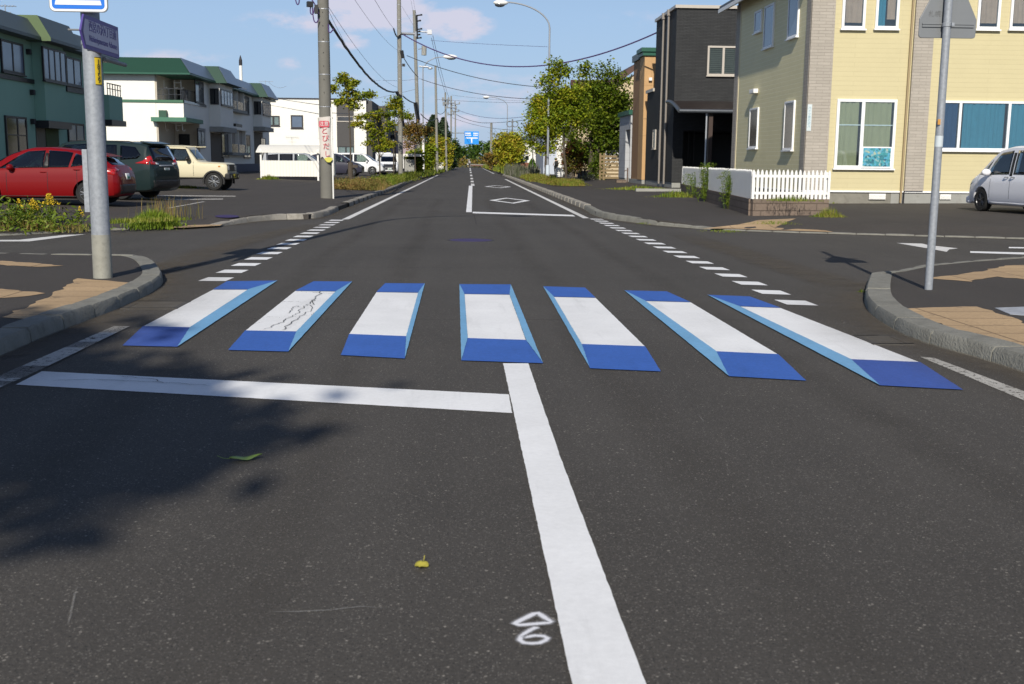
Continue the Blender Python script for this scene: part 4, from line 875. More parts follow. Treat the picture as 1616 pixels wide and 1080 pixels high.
def aerial(x, y, z, parent, s=1.):
    b = MB(); b.tube([(x, y, z-1.2*s), (x, y, z+.5*s)], .018, 6); b.tube([(x-.6*s, y, z+.4*s), (x+.7*s, y, z+.4*s)], .014, 5)
    for i in range(6): b.tube([(x-.5*s+i*.22*s, y-.3*s, z+.4*s), (x-.5*s+i*.22*s, y+.3*s, z+.4*s)], .01, 5)
    b.tube([(x-.35*s, y, z), (x+.35*s, y, z)], .012, 5)
    return b.build('aerial', M['steel'], parent)
aerial(*GF_.pt(GF_.px(22, 20)[0], GF_.px(22, 20)[1], -.3), h, .55)

# --- white apartment block with green roof
AXX = -17.0; AF = Fac('x', AXX, 1); ay0 = AF.px(290, 180)[0]; ay1 = AF.px(424, 180)[0]; AFY = Fac('y', ay0)
h = thing('apartment_block', 'white two-storey apartment block with green roof edge and balconies', 'apartment building', (AXX, ay0, .4))
ww = M['whitewash']; zE = AF.px(290, 117)[1]; z2 = AF.px(290, 160)[1]; z1 = AF.px(292, 197)[1]; zg = .3
ay_s = ay0+4.2                                        # where the corner balconies end
b = MB()
b.box(-34, -18.70, ay0, ay1, zg, zE)                   # main body
b.box(-18.69, AXX, ay_s, ay1, zg, zE-.002)            # front part beyond the corner balconies
b.box(-18.69, AXX, ay0+.01, ay_s-.003, z1+.15, z2-.10)   # band between the storeys
b.build('wall', ww, h)
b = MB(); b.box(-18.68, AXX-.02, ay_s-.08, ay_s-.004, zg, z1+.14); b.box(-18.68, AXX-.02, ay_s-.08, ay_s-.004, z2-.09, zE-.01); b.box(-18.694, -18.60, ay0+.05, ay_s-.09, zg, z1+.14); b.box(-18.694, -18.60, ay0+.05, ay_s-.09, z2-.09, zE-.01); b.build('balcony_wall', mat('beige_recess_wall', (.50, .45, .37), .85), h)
for (za, zb_) in ((zg, z1-.25), (z2, zE-.5)):
    b = MB(); b.box(-18.35, -17.65, ay_s-.13, ay_s-.085, za, zb_-.25); b.build('balcony_door', M['pane_dark'], h)
for zz in (zE-.35, z1+.12):                          # laundry hooks under the ceilings
    b = MB()
    for x in (-18.4, -17.75, -17.35): b.tube([(x, ay0+1, zz), (x, ay0+1, zz-.42), (x+.08, ay0+1, zz-.50), (x+.18, ay0+1, zz-.42)], .022, 6)
    b.tube([(-17.75, ay0+1, zz-.14), (-17.35, ay0+1, zz-.14)], .018, 6); b.build('laundry_hook', M['white'], h)
b = MB(); zr_ = z2
for i in range(12): b.tube([(AXX-.08, ay0+.1+i*.36, zr_), (AXX-.08, ay0+.1+i*.36, zr_+.75)], .018, 6)
b.tube([(AXX-.08, ay0+.1, zr_+.75), (AXX-.08, ay_s, zr_+.75)], .025, 6); b.tube([(-18.68, ay0+.08, zr_+.75), (AXX-.08, ay0+.08, zr_+.75)], .025, 6); b.tube([(-18.68, ay0+.08, zr_+.4), (AXX-.08, ay0+.08, zr_+.4)], .02, 6)
for i in range(5): b.tube([(-18.6+i*.36, ay0+.08, zr_), (-18.6+i*.36, ay0+.08, zr_+.75)], .018, 6)
b.build('railing', M['pane_grey'], h)
b = MB(); b.box(-34, AXX+.06, ay0-.06, ay0-.004, z2-.10, z2+.06); b.build('green_band', mat('green_band_paint', (.05, .14, .085), .6), h)
b = MB(); b.box(AXX+.004, AXX+.06, ay0-.06, ay_s+2.0, z2-.10, z2+.06); b.build('side_band', M['pane_grey'], h)
b = MB(); b.box(-18.9, AXX+.25, ay0-.5, ay_s, z1+.16, z1+.42); b.build('canopy', mat('green_canopy', (.055, .17, .11), .6), h)
b = MB(); b.box(-18.45, -18.0, ay0-.35, ay0-.05, z1+.43, z1+.85); b.build('canopy_block', mat('dark_green_block', (.025, .08, .05), .6), h)
oh = .55
b = MB(); b.hexa([(-34.5, ay0-oh, zE), (AXX+oh, ay0-oh, zE), (AXX+oh, ay1+oh, zE), (-34.5, ay1+oh, zE)], [(-33.5, ay0+.15, zE+.95), (AXX-.15, ay0+.15, zE+.95), (AXX-.15, ay1-.1, zE+.95), (-33.5, ay1-.1, zE+.95)])
ro = b.build('roof', mat('green_roof_panel', (.005, .042, .025), .5, 0, .08), h)
b = MB(); b.prism([(AXX+oh+.02, ay0-oh+.1, zE+.02), (AXX+oh+.02, ay1+oh, zE+.02), (AXX-.13, ay1-.1, zE+.96), (AXX-.13, ay0+.15, zE+.96)], (.012, 0, .008)); b.build('roof_side', mat('blue_grey_roof_panel', (.16, .20, .26), .4, .2), h)
b = MB(); b.box(-34.4, AXX+oh+.05, ay0-oh-.05, ay1+oh, zE-.10, zE-.003); b.build('eave', M['dkgreen'], h)
for (xa_, xb_) in ((331, 352), (400, 414)):          # two projecting bays with window bands
    ya_, yb2 = AF.px(xa_, 200)[0], AF.px(xb_, 200)[0]; zb1 = AF.px(xa_, 200)[1]
    b = MB(); b.box(AXX+.002, AXX+.75, ya_, yb2, zb1, zE-.11); b.build('bay', ww, h)
    BF = Fac('x', AXX+.75, 1); r_ = BF.rect(xa_+8, 132, xb_, 167); r_ = (ya_+.2, yb2-.15, z2+.15, zE-.45)
    window(BF, r_, h, (.25, .5, .75), fm='frame_dark', pm='pane_blue', fw=.08)
    sfc = Fac('y', ya_); window(sfc, (AXX+.1, AXX+.68, z2+.15, zE-.45), h, fm='frame_dark', pm='pane_dark', fw=.06, sill=False)
    b = MB(); b.hexa([(AXX+.3, ya_-.5, zE-.105), (AXX+1.35, ya_-.5, zE-.105), (AXX+1.35, yb2+.5, zE-.105), (AXX+.3, yb2+.5, zE-.105)], [(AXX-.3, ya_+.1, zE+1.05), (AXX+.65, ya_+.1, zE+1.05), (AXX+.65, yb2-.1, zE+1.05), (AXX-.3, yb2-.1, zE+1.05)]); rb = b.build('bay_roof', MATS['green_roof_panel'], h)
    b = MB(); b.prism([(AXX+1.37, ya_-.48, zE-.08), (AXX+1.37, yb2+.5, zE-.08), (AXX+.67, yb2-.1, zE+1.06), (AXX+.67, ya_+.1, zE+1.06)], (.012, 0, .006)); b.build('bay_roof_side', MATS['blue_grey_roof_panel'], h)
    b = MB(); b.box(AXX+.002, AXX+.95, ya_-.1, yb2+.2, zb1-.35, zb1-.004); b.build('bay_base', M['conc'], h)
    b = MB(); b.box(AXX+.002, AXX+.03, ya_+.1, yb2-.1, zg, zb1-.4); b.build('entrance', mat('brown_grey_entrance', (.10, .085, .07), .8), h)
for (x0, y0, x1, y1_, pm_, fm_) in ((307, 128, 320, 163, 'pane_grey', 'frame_dark'), (380, 152, 392, 180, 'pane_grey', 'frame_dark'), (311, 203, 322, 232, 'pane_grey', 'frame_dark'), (349, 211, 359, 248, 'pane_grey', 'frame_dark'), (384, 213, 394, 249, 'pane_dark', 'frame_dark'), (411, 218, 418, 246, 'pane_grey', 'frame_dark'), (414, 158, 420, 182, 'pane_grey', 'frame_dark')):
    window(AF, AF.rect(x0, y0, x1, y1_), h, (.5,), fm=fm_, pm=pm_, fw=.09, bars=7 if (x0, y0) == (311, 203) else 0)
rec = mat('painted_recess_shade', (.34, .31, .28), .85)  # flat sheet on the wall: the recess's shade is put into its colour
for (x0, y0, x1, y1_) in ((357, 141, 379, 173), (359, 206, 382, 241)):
    r_ = AF.rect(x0, y0, x1, y1_); b = MB(); AF.box(b, *r_, .002, .012); b.build('flat_recess_sheet', rec, h)
    b = MB(); um = (r_[0]+r_[1])/2
    for u in (r_[0], um, r_[1]): AF.box(b, u-.06, u+.06, r_[2], r_[3], .013, .30)
    AF.box(b, r_[0]-.2, r_[1]+.2, r_[3], r_[3]+.22, 0, .5); b.build('balcony_divider', ww, h)
    b = MB()
    for i in range(24): u = r_[0]+(r_[1]-r_[0])*(i+.5)/24; AF.box(b, u-.05, u+.05, r_[2], r_[2]+.62, .24, .27)
    b.build('railing', M['pane_grey'], h)
    b = MB(); AF.box(b, r_[0]-.3, r_[1]+.6, r_[2]-.22, r_[2]-.004, 0, .42); b.build('ledge', M['conc'], h)
b = MB(); b.box(AXX+.003, AXX+.05, ay_s, ay1-.02, zg, AF.px(374, 259)[1]); b.build('plinth', mat('slate_blue_plinth', (.075, .085, .125), .8, 0, .1), h)
b = MB(); r_ = AF.rect(366, 196, 376, 202); AF.box(b, *r_, .02, .3); b.build('wall_plaque', M['black'], h)
ch = MB(); p = AX(380.5, 130, -19.5); ch.tube([(p.x, p.y, zE+.5), (p.x, p.y, AX(380.5, 104, -19.5).z)], .14, 12); c2 = ch.build('chimney', M['white'], h)
b = MB(); z_ = AX(380.5, 104, -19.5).z; b.lathe([(.15, 0), (.15, .45), (.02, .9)], Matrix.Translation((p.x, p.y, z_)), 12); b.build('chimney_cap', M['frame_dark'], c2)
aerial(*AX(419, 136, -19), h, 1.1)

# --- white building with a charcoal stripe, behind the parked vans
WY = 122.0; WF = Fac('y', WY); h = thing('building', 'white box-shaped building with a tall charcoal stripe and square window', 'building', (-14, WY, .5))
xa, xb = WF.px(380, 200)[0], WF.px(578, 200)[0]; zt = WF.px(500, 157)[1]
b = MB(); b.box(xa, xb, WY, WY+17, .2, zt); b.build('wall', M['whitewash'], h)
b = MB(); b.box(xb+.002, xb+.6, WY+.5, WY+17, .2, zt-.05); b.build('side_wall', mat('dark_grey_panel', (.075, .072, .072), .8, 0, .08), h)
b = MB(); b.box(xb+.61, xb+1.6, WY+9, WY+16.5, .2, zt-.2); b.build('stair_tower', MATS['dark_grey_panel'], h)
b = MB(); b.box(xa-.1, xb+.1, WY-.1, WY+17.1, zt, zt+.12); b.build('coping', M['frame_dark'], h)
r_ = WF.rect(531.5, 157, 558.5, 232); b = MB(); WF.box(b, *r_, .002, .05); b.build('stripe_panel', MATS['dark_grey_panel'], h)
window(WF, WF.rect(532, 184, 558, 192), h, fm='frame_beige', pm='pane_grey', fw=.05)
window(WF, WF.rect(459, 182, 478.5, 203), h, fm='frame_dark', pm='pane_blue', fw=.14)
window(WF, WF.rect(421, 183, 441.5, 199), h, (.5,), fm='frame_dark', curtain=((.1, .5, 0, 'sheer'), (.6, 1, 0, 'sheer')), fw=.12)
window(WF, WF.rect(533, 231, 559, 245), h, (.5,), fm='frame_dark', curtain=((0, .45, 0, 'sheer'), (.55, 1, 0, 'sheer')), fw=.09)
window(WF, WF.rect(425, 237, 436, 250), h, fm='frame_dark', pm='pane_grey', fw=.1)
# --- mauve house and others further along on the left
HY = 142.0; HF = Fac('y', HY); h = thing('house', 'mauve and white house with grey sloped roof behind the utility poles', 'house', (-9, HY, .4))
xa, xb = HF.px(585, 220)[0], HF.px(655, 220)[0]; zt = HF.px(620, 207)[1]
b = MB(); b.box(xa, xb, HY, HY+10, .2, HF.px(620, 222)[1]); b.build('lower_wall', mat('mauve_wall', (.36, .29, .32), .8, 0, .06), h)
b = MB(); b.box(xa-2, xa+2.2, HY+.1, HY+9, HF.px(620, 222)[1]+.003, zt); b.build('upper_wall', M['whitewash'], h)
b = MB(); b.box(xa+2.203, xa+4.6, HY+.05, HY+9, HF.px(620, 222)[1]+.003, zt); b.build('upper_bay', M['conc'], h)
b = MB(); b.prism([(xa+1.9, HY-.5, zt), (xa+5.2, HY-.5, zt), (xa+4.6, HY-.5, zt+.9), (xa+2.3, HY-.5, zt+.9)], (0, 9, 0)); b.build('roof', M['bluegreen'], h)
window(HF, HF.rect(615, 213, 623, 219), h, (.5,), fm='frame_dark', pm='pane_dark', fw=.1)
b = MB(); b.box(xa-1, xa+3, HY-.02, HY-.003, .25, HF.px(600, 242)[1]); b.build('black_garage_sheet', M['black'], h)  # flat black sheet on the wall; the dark of an opening is its colour
h = thing('house', 'low cream house half hidden among the far left trees', 'house', (-5.5, 195, .4))
a, b2 = AY(669, 240, 195), AY(711, 240, 195); zt = AY(690, 236, 195).z
b = MB(); b.box(a.x, b2.x, 195, 204, .1, zt); b.build('wall', mat('pale_yellow_wall', (.62, .55, .36), .8), h)
b = MB(); b.hexa([(a.x-.5, 194.5, zt), (b2.x+.5, 194.5, zt), (b2.x+.5, 204.5, zt), (a.x-.5, 204.5, zt)], [(a.x+1, 198, zt+1.6), (b2.x-1, 198, zt+1.6), (b2.x-1, 201, zt+1.6), (a.x+1, 201, zt+1.6)]); b.build('roof', mat('pink_grey_roof', (.42, .36, .32), .7), h)
# --- white open car shelter
sy = 67.5; p0, p1_ = G(410, 283, .3), G(502, 283, .3)
h = thing('car_shelter', 'white open-fronted shelter with curved roof and waist-high panels', 'shelter', (p0[0], sy, .3))
xa, xb = AY(412, 260, sy).x, AY(502, 260, sy).x; zr0, zr1 = AY(412, 241, sy).z, AY(412, 229.5, sy).z; zp0, zp1 = AY(430, 278.5, sy).z, AY(430, 253.5, sy).z
fl_sid = bricks('white_panel', (.76, .74, .68), (.75, .73, .67), (.58, .56, .52), .18, 4.0, .012, .6, .2, 0, .03)
b = MB(); b.box(xa+.05, xb-.05, sy-.02, sy+.02, zp0, zp1); b.build('panel', fl_sid, h)
b = MB(); b.box(xa+.0, xa+.04, sy+.05, sy+2.2, zp0, zp1); b.box(xb-.02, xb+.02, sy+.05, sy+2.2, zp0, zp1); b.build('end_panel', fl_sid, h)
for x in (xa, xb):
    for y in (sy, sy+2.2):
        b = MB(); b.box(x-.05, x+.05, y-.05, y+.048, .2, zr0+.2); b.build('post', M['white'], h)
b = MB(); n = 10; V = []
for i in range(n+1):
    t_k = i/n; y = sy-.25+t_k*2.9; z = zr0+(zr1-zr0)*math.sin(min(1, t_k*1.7)*math.pi/2)-max(0, t_k-.6)*.4
    V += [(xa-.25, y, z), (xb+.25, y, z), (xb+.25, y, z+.05), (xa-.25, y, z+.05)]
for i in range(n):
    a, q = 4*i, 4*i+4; b.add([V[a+j] for j in range(4)]+[V[q+j] for j in range(4)], [(0, 1, 5, 4), (1, 2, 6, 5), (2, 3, 7, 6), (3, 0, 4, 7), (0, 3, 2, 1), (4, 5, 6, 7)])
b.build('roof', fl_sid, h)
h = thing('storage_locker', 'white upright storage locker next to the open shelter', 'locker', (p1_[0]+.9, sy+.6, .3))
xa, xb = AY(507, 260, sy+.6).x, AY(527, 260, sy+.6).x; b = MB(); b.box(xa, xb, sy+.6, sy+1.6, AY(515, 277, sy+.6).z, AY(515, 243, sy+.6).z); b.build('cabinet', fl_sid, h)
b = MB(); b.box(xa+.1, xa+.3, sy+.65, sy+1.5, .25, AY(515, 277, sy+.6).z-.003); b.box(xb-.3, xb-.1, sy+.65, sy+1.5, .25, AY(515, 277, sy+.6).z-.003); b.build('foot', M['conc'], h)

# --- white picket fence on a low block wall
fz = .17; A_, B_, C_ = Vector((*G(1305, 340, fz)[:2], 0)), Vector((*G(1186, 340, fz)[:2], 0)), Vector((*G(1073, 300, .17)[:2], 0))
C_ = Vector((10.0, 49.3, 0))
blk = bricks('rough_brown_block', (.19, .145, .115), (.16, .125, .10), (.115, .088, .07), .4, .19, .012, .95, .9, .5, .3)
h = thing('block_wall', 'low rough brown block wall under the white picket fence', 'wall', (B_.x, B_.y, .1))
def along(mb, p, q, z0, z1, th):
    d = (q-p).normalized(); n = Vector((-d.y, d.x, 0))*th/2
    mb.hexa([(p-n)+Vector((0, 0, z0)), (q-n)+Vector((0, 0, z0)), (q+n)+Vector((0, 0, z0)), (p+n)+Vector((0, 0, z0))], [(p-n)+Vector((0, 0, z1)), (q-n)+Vector((0, 0, z1)), (q+n)+Vector((0, 0, z1)), (p+n)+Vector((0, 0, z1))])
zw = AY(1240, 314, A_.y).z
b = MB(); along(b, B_, A_, .05, zw, .14); b.build('front_section', blk, h)
b = MB(); dd = (C_-B_).normalized(); along(b, B_+dd*.12, C_, .05, zw-.003, .14); b.build('side_section', blk, h)
b = MB(); b.prism([B_+Vector((.1, .1, zw-.06)), A_+Vector((0, .1, zw-.06)), (A_.x+.6, A_.y+4.5, zw-.06), C_+Vector((0, 0, zw-.06))], (0, 0, .03)); tag(b.build('garden_bed', M['soil']), kind='structure')
h = thing('picket_fence', 'white picket fence with pointed boards in front of the yellow house', 'fence', (B_.x, B_.y, zw))
ztop = AY(1240, 268.5, A_.y).z; zp = AY(1240, 311, A_.y).z
def pickets(p, q, step, wd, z0, z1):
    d = (q-p); L = d.length; d.normalize(); n = Vector((-d.y, d.x, 0)); k = int(L/step); b = MB(); rnd = random.Random(3)
    for i in range(k+1):
        c = p+d*(i*L/k); zz = z1+rnd.uniform(-.012, .012); t = n*.012; a = d*wd/2; s = n*.03
        pts = [c-a+s+Vector((0, 0, z0)), c+a+s+Vector((0, 0, z0)), c+a+s+Vector((0, 0, zz-.07)), c+a*.35+s+Vector((0, 0, zz)), c-a*.35+s+Vector((0, 0, zz)), c-a+s+Vector((0, 0, zz-.07))]
        b.prism(pts, t*-1.4)
    return b
nf = Vector((0, -1, 0))
pickets(A_, B_, .118, .072, zp-.05, ztop).build('front_boards', M['white'], h)
pickets(B_+dd*.15, C_, .118, .088, zp-.05, ztop).build('side_boards', M['white'], h)
for z_ in (zp+.10, ztop-.16):
    b = MB(); along(b, A_, B_, z_-.035, z_+.035, .03); b.build('rail', M['white'], h)
    b = MB(); along(b, B_+dd*.1, C_, z_-.035, z_+.035, .03); b.build('rail', M['white'], h)
for p in (A_+Vector((-.04, .05, 0)), B_+Vector((.05, .08, 0)), C_):
    b = MB(); b.obox((p.x, p.y+.05, (zw+ztop)/2-.05), .07, .07, ztop-zw, 0); b.build('post', M['white'], h)
# --- wooden slat fence beside the garden
h = thing('slat_fence', 'brown horizontal slat fence at the edge of the leafy garden', 'fence', (9, 84, .15))
fy = 84.0; xa, xb = AY(946, 260, fy).x, AY(978, 260, fy).x; wood = mat('weathered_wood', (.22, .16, .085), .85, 0, .25, 6.)
for i in range(7):
    b = MB(); z_ = AY(960, 246.5+i*5.6, fy).z; b.box(xa, xb, fy, fy+.04, z_-.11, z_+.05); b.build('slat', wood, h)
for x in (953, 947): b = MB(); u = AY(x, 260, fy).x; b.box(u-.07, u+.07, fy-.07, fy-.003, .1, AY(x, 242, fy).z); b.build('post', wood, h)
h = thing('lattice_screen', 'white lattice screen behind the brown slat fence', 'screen', (10.4, 86, .15))
fy = 86.0; xa, xb, za, zb_ = AY(957, 250, fy).x, AY(976, 250, fy).x, AY(960, 257, fy).z, AY(960, 240, fy).z; b = MB()
k = .32
for i in range(-6, 8):
    for s_ in (1, -1):
        x0 = xa+i*k if s_ == 1 else xb-i*k; pts = []
        for zz in (za, zb_): pts.append((x0+s_*(zz-za), zz))
        (u0, v0), (u1, v1) = pts
        def cl(u, v): return min(max(u, xa), xb)
        if (u0 < xa and u1 < xa) or (u0 > xb and u1 > xb): continue
        t0 = 0 if xa <= u0 <= xb else ((xa if u0 < xa else xb)-u0)/(u1-u0); t1 = 1 if xa <= u1 <= xb else ((xa if u1 < xa else xb)-u0)/(u1-u0)
        a, q = Vector((u0+(u1-u0)*t0, fy+.02*s_, v0+(v1-v0)*t0)), Vector((u0+(u1-u0)*t1, fy+.02*s_, v0+(v1-v0)*t1))
        if (a-q).length > .05: b.tube([a, q], .035, 4)
b.build('lattice', M['white'], h)
b = MB(); b.box(xa-.1, xa-.03, fy-.03, fy+.03, .1, zb_+.1); b.box(xb+.03, xb+.1, fy-.03, fy+.03, .1, zb_+.1); b.box(xa-.03, xb+.03, fy-.03, fy+.03, zb_+.03, zb_+.1); b.build('frame', M['white'], h)
h = thing('planter_wall', 'low grey retaining wall at the garden corner', 'wall', (8.4, 96, .15)); p = G(916, 276, .15); b = MB(); a, b2 = AY(911.5, 270, 92), AY(936, 270, 92); b.box(a.x, b2.x, 92, 92.25, .1, AY(920, 270.5, 92).z+.05); b.build('wall_body', mat('grey_block', (.16, .15, .16), .9, 0, .2, 2.), h)
h = thing('standpipe', 'short brown standpipe with brick basin by the grey garage', 'standpipe', (10.6, 71, .15)); p = G(990, 289, .17); b = MB(); b.tube([(p[0], p[1], .1), (p[0], p[1], 1.15)], .05, 8); b.tube([(p[0], p[1], 1.0), (p[0]-.18, p[1], .98), (p[0]-.2, p[1], .9)], .03, 6); b.build('pipe', mat('brown_pipe', (.12, .085, .07), .6), h)
b = MB(); b.box(p[0]-.75, p[0]-.1, p[1]-.2, p[1]+.3, .1, .38); b.build('basin', blk, h)

# ------------------------------------------------------------------ poles, signs, wires
p = G(155.5, 440, .118); LPX, LPY = p[0]+.02, p[1]+.1
h = thing('street_lamp', 'thick galvanised lamp pole carrying the blue and arrow signs on the left pavement', 'street lamp', (LPX, LPY, .118))
b = MB(); b.tube([(LPX, LPY, .11), (LPX, LPY, 3.05), (LPX, LPY, 5.6), (LPX, LPY, 9.3)], [.104, .102, .095, .065], 28); b.build('pole', M['galv'], h, smooth=True)
b = MB(); b.tube([(LPX, LPY, 9.25), (LPX+.12, LPY, 9.95), (LPX+.5, LPY, 10.55), (LPX+1.1, LPY, 11.0), (LPX+2.0, LPY, 11.3), (LPX+2.75, LPY, 11.36)], [.062, .058, .052, .048, .045, .042], 14); b.build('arm', M['galv'], h, smooth=True)
b = MB(); b.ball((LPX+3.05, LPY, 11.33), .42, .17, .12, 14); b.build('lamp_head', M['white'], h, smooth=True); b = MB(); b.ball((LPX+3.1, LPY, 11.24), .28, .13, .11, 14); b.build('lamp_glass', M['pane_grey'], h, smooth=True)
b = MB(); b.tube([(LPX, LPY, .11), (LPX, LPY, .62)], [.108, .106], 28); b.build('base_sleeve', mat('weathered_zinc', (.30, .295, .255), .7, .2, .35, 6., .2, 40, dirt=.5), h, smooth=True)
z0, z1 = AY(135, 335, LPY).z, AY(135, 236, LPY).z
b = MB(); b.box(LPX-.155, LPX-.095, LPY-.05, LPY+.10, z0, z1); b.build('side_cabinet', M['galv'], h, bevel=.006)
b = MB()
for z_ in (2.74, 3.12): b.lathe([(.107, 0), (.111, .005), (.111, .045), (.107, .05)], Matrix.Translation((LPX, LPY, z_)), 24)
b.build('clamp_band', M['steel'], h)
# yellow number tag wrapped on the pole
ylw = mat('yellow_tag', (.62, .44, .02), .5, 0, .08, 10.); ink = mat('black_ink', (.02, .02, .02), .6)
za, zb_ = AY(150, 135, LPY).z, AY(150, 91, LPY).z; R_ = .106
a0, a1 = math.radians(-90+30), math.radians(-90+76); V = []; n = 8
for i in range(n+1):
    a = a0+(a1-a0)*i/n
    for z_ in (za, zb_): V.append((LPX+R_*math.cos(a), LPY+R_*math.sin(a), z_))
b = MB(); b.add(V, [(2*i, 2*i+2, 2*i+3, 2*i+1) for i in range(n)]); tg = thing('number_tag', 'yellow number tag wrapped round the left sign pole', 'tag', (LPX+.1, LPY-.07, za)); o = b.build('plate', ylw, tg, smooth=True)
ac = (a0+a1)/2; nrm = Vector((math.cos(ac), math.sin(ac), 0)); rt = Vector((-nrm.y, nrm.x, 0))
for i, chs in enumerate('18359'):
    z_ = zb_-.035-(zb_-za-.05)*i/5-.02; text(chs, .075, ink, 'digit', tg, Vector((LPX, LPY, z_))+nrm*(R_+.003), rt, (0, 0, 1), .001)
b = MB()
for z_ in (za+.004, zb_-.004): b.tube([(LPX+(R_+.001)*math.cos(a0+(a1-a0)*i/n), LPY+(R_+.001)*math.sin(a0+(a1-a0)*i/n), z_) for i in range(n+1)], .0035, 5)
b.build('border', ink, tg)
def rounded(w_, h_, r, n=5):
    o = []
    for cx_, cy_, a in ((w_/2-r, h_/2-r, 0), (-w_/2+r, h_/2-r, 90), (-w_/2+r, -h_/2+r, 180), (w_/2-r, -h_/2+r, 270)):
        for i in range(n+1): t = math.radians(a+90*i/n); o.append((cx_+r*math.cos(t), cy_+r*math.sin(t)))
    return o
# blue plate with a white bar, top cut by the picture's edge
e0, e1 = AY(78, 18, LPY-.16), AY(170.5, 20.5, LPY-.16); wS = e1.x-e0.x; cxS = (e0.x+e1.x)/2; hS = .72; czS = (e0.z+e1.z)/2+hS/2; fy = LPY-.16
h = thing('road_sign', 'blue rectangular stop-line sign with white bar at the top of the left pole', 'road sign', (cxS, fy, czS-hS/2))
sw = mat('sign_white', (.75, .76, .78), .4, 0, .04); sblue = mat('sign_blue', (.008, .15, .62), .35, 0, .06, 3.)
b = MB(); b.prism([(cxS+x, fy, czS+z) for x, z in rounded(wS, hS, .06)], (0, .02, 0)); b.build('plate', M['galv_dark'], h)
b = MB(); b.prism([(cxS+x, fy-.003, czS+z) for x, z in rounded(wS-.016, hS-.016, .055)], (0, .0025, 0)); b.build('border', sw, h)
b = MB(); b.prism([(cxS+x, fy-.006, czS+z) for x, z in rounded(wS-.065, hS-.065, .04)], (0, .0025, 0)); b.build('field', sblue, h)
zb_ = czS-hS/2; b = MB(); b.prism([(cxS-wS*.40, fy-.009, zb_+.075), (cxS+wS*.40, fy-.009, zb_+.075), (cxS+wS*.38, fy-.009, zb_+.125), (cxS-wS*.38, fy-.009, zb_+.125)], (0, .0025, 0)); b.build('bar', sw, h)
text('停止線', .19, sw, 'lettering', h, (cxS, fy-.008, zb_+.265), (1, 0, 0), (0, 0, 1), .001)
b = MB(); b.box(cxS-.06, LPX+.10, fy+.02, LPY-.10, czS-.3, czS-.24); b.build('bracket', M['steel'], h)
# arrow-shaped street-name plate, parallel with the road
AXp = LPX+.17; aF = Fac('x', AXp, 1); q = [aF.px(*P_) for P_ in ((131.5, 24), (185, 41), (189.5, 91.5), (136, 79), (128.5, 48))]
ya, yb2 = (q[0][0]+q[3][0])/2, (q[1][0]+q[2][0])/2; zt = (q[0][1]+q[1][1])/2; zb_ = (q[2][1]+q[3][1])/2
h = thing('street_name_sign', 'purple-bordered arrow-shaped street name plate on the left pole', 'street sign', (AXp, ya, zb_))
spur = mat('sign_purple', (.085, .06, .26), .45, 0, .08); sgr = mat('sign_grey_face', (.46, .44, .55), .5, 0, .06, 4.)
tip = ya-(yb2-ya)*.10; zm = (zt+zb_)/2
def arrow(i, d0, d1, nm, ma):
    b = MB(); P8 = [(ya+i*.3, zt-i), (yb2-i, zt-i), (yb2-i, zb_+i), (ya+i*.3, zb_+i), (tip+i*1.4, zm)]; b.prism([(AXp+d1, u, z_) for u, z_ in P8], (d0-d1, 0, 0)); return b.build(nm, ma, h)
arrow(0, -.02, 0, 'plate', spur); arrow(.045, .001, .004, 'face', sgr)
text('西宮の沢4丁目通', (yb2-ya)*.108, spur, 'name_lettering', h, (AXp+.006, (ya+yb2)/2+.01, zm+.065), (0, 1, 0), (0, 0, 1), .001)
text('Nishimiyanosawa 4chome', (yb2-ya)*.079, spur, 'latin_lettering', h, (AXp+.006, (ya+yb2)/2+.01, zb_+.12), (0, 1, 0), (0, 0, 1), .001)
b = MB(); b.box(LPX-.02, AXp-.021, LPY-.13, LPY-.11, zb_+.05, zb_+.09); b.box(LPX-.02, AXp-.021, LPY-.13, LPY-.11, zt-.09, zt-.05); b.tube([(AXp-.05, LPY+.05, zb_-.04), (AXp-.05, LPY+.85, zb_-.04)], .024, 10); b.tube([(LPX, LPY-.15, zt-.1), (LPX-.2, LPY-.15, zt-.1)], .012, 6); b.build('bracket', M['galv_dark'], h)
# --- right pole, seen from behind its sign
p = G(1468, 458, .112); RPX, RPY = p[0], p[1]+.05
h = thing('sign_pole', 'slim galvanised sign pole on the right pavement corner', 'pole', (RPX, RPY, .112))
b = MB(); b.tube([(RPX, RPY, .10), (RPX, RPY, 4.3)], [.044, .0425], 20); b.build('pole', M['galv'], h, smooth=True)
b = MB(); z_ = AY(1484, 232, RPY).z; b.tube([(RPX, RPY, z_), (RPX, RPY, z_+.12)], .0452, 20); b.build('pale_sticker', mat('faded_sticker', (.50, .55, .58), .6), h, smooth=True)
b = MB(); z_ = AY(1484, 193, RPY).z; b.box(RPX-.05, RPX-.02, RPY-.055, RPY-.045, z_-.03, z_+.03); b.build('orange_sticker', mat('orange_sticker', (.5, .24, .05), .6), h)
fy = RPY+.066; e0, e1 = AY(1449.5, 60, fy), AY(1539, 61, fy); c0, c1 = AY(1451, 31, fy), AY(1540, 30, fy); k0 = AY(1469, 0, fy); zb_ = (e0.z+e1.z)/2; cxS = (e0.x+e1.x)/2; hw = (e1.x-e0.x)/2; zs = (c0.z+c1.z)/2
sl = (k0.z-zs)/(k0.x-(cxS-hw)); apex = zs+sl*hw*.94
h = thing('road_sign', 'unpainted back of a house-shaped crossing sign on the right pole', 'road sign', (cxS, fy, zb_))
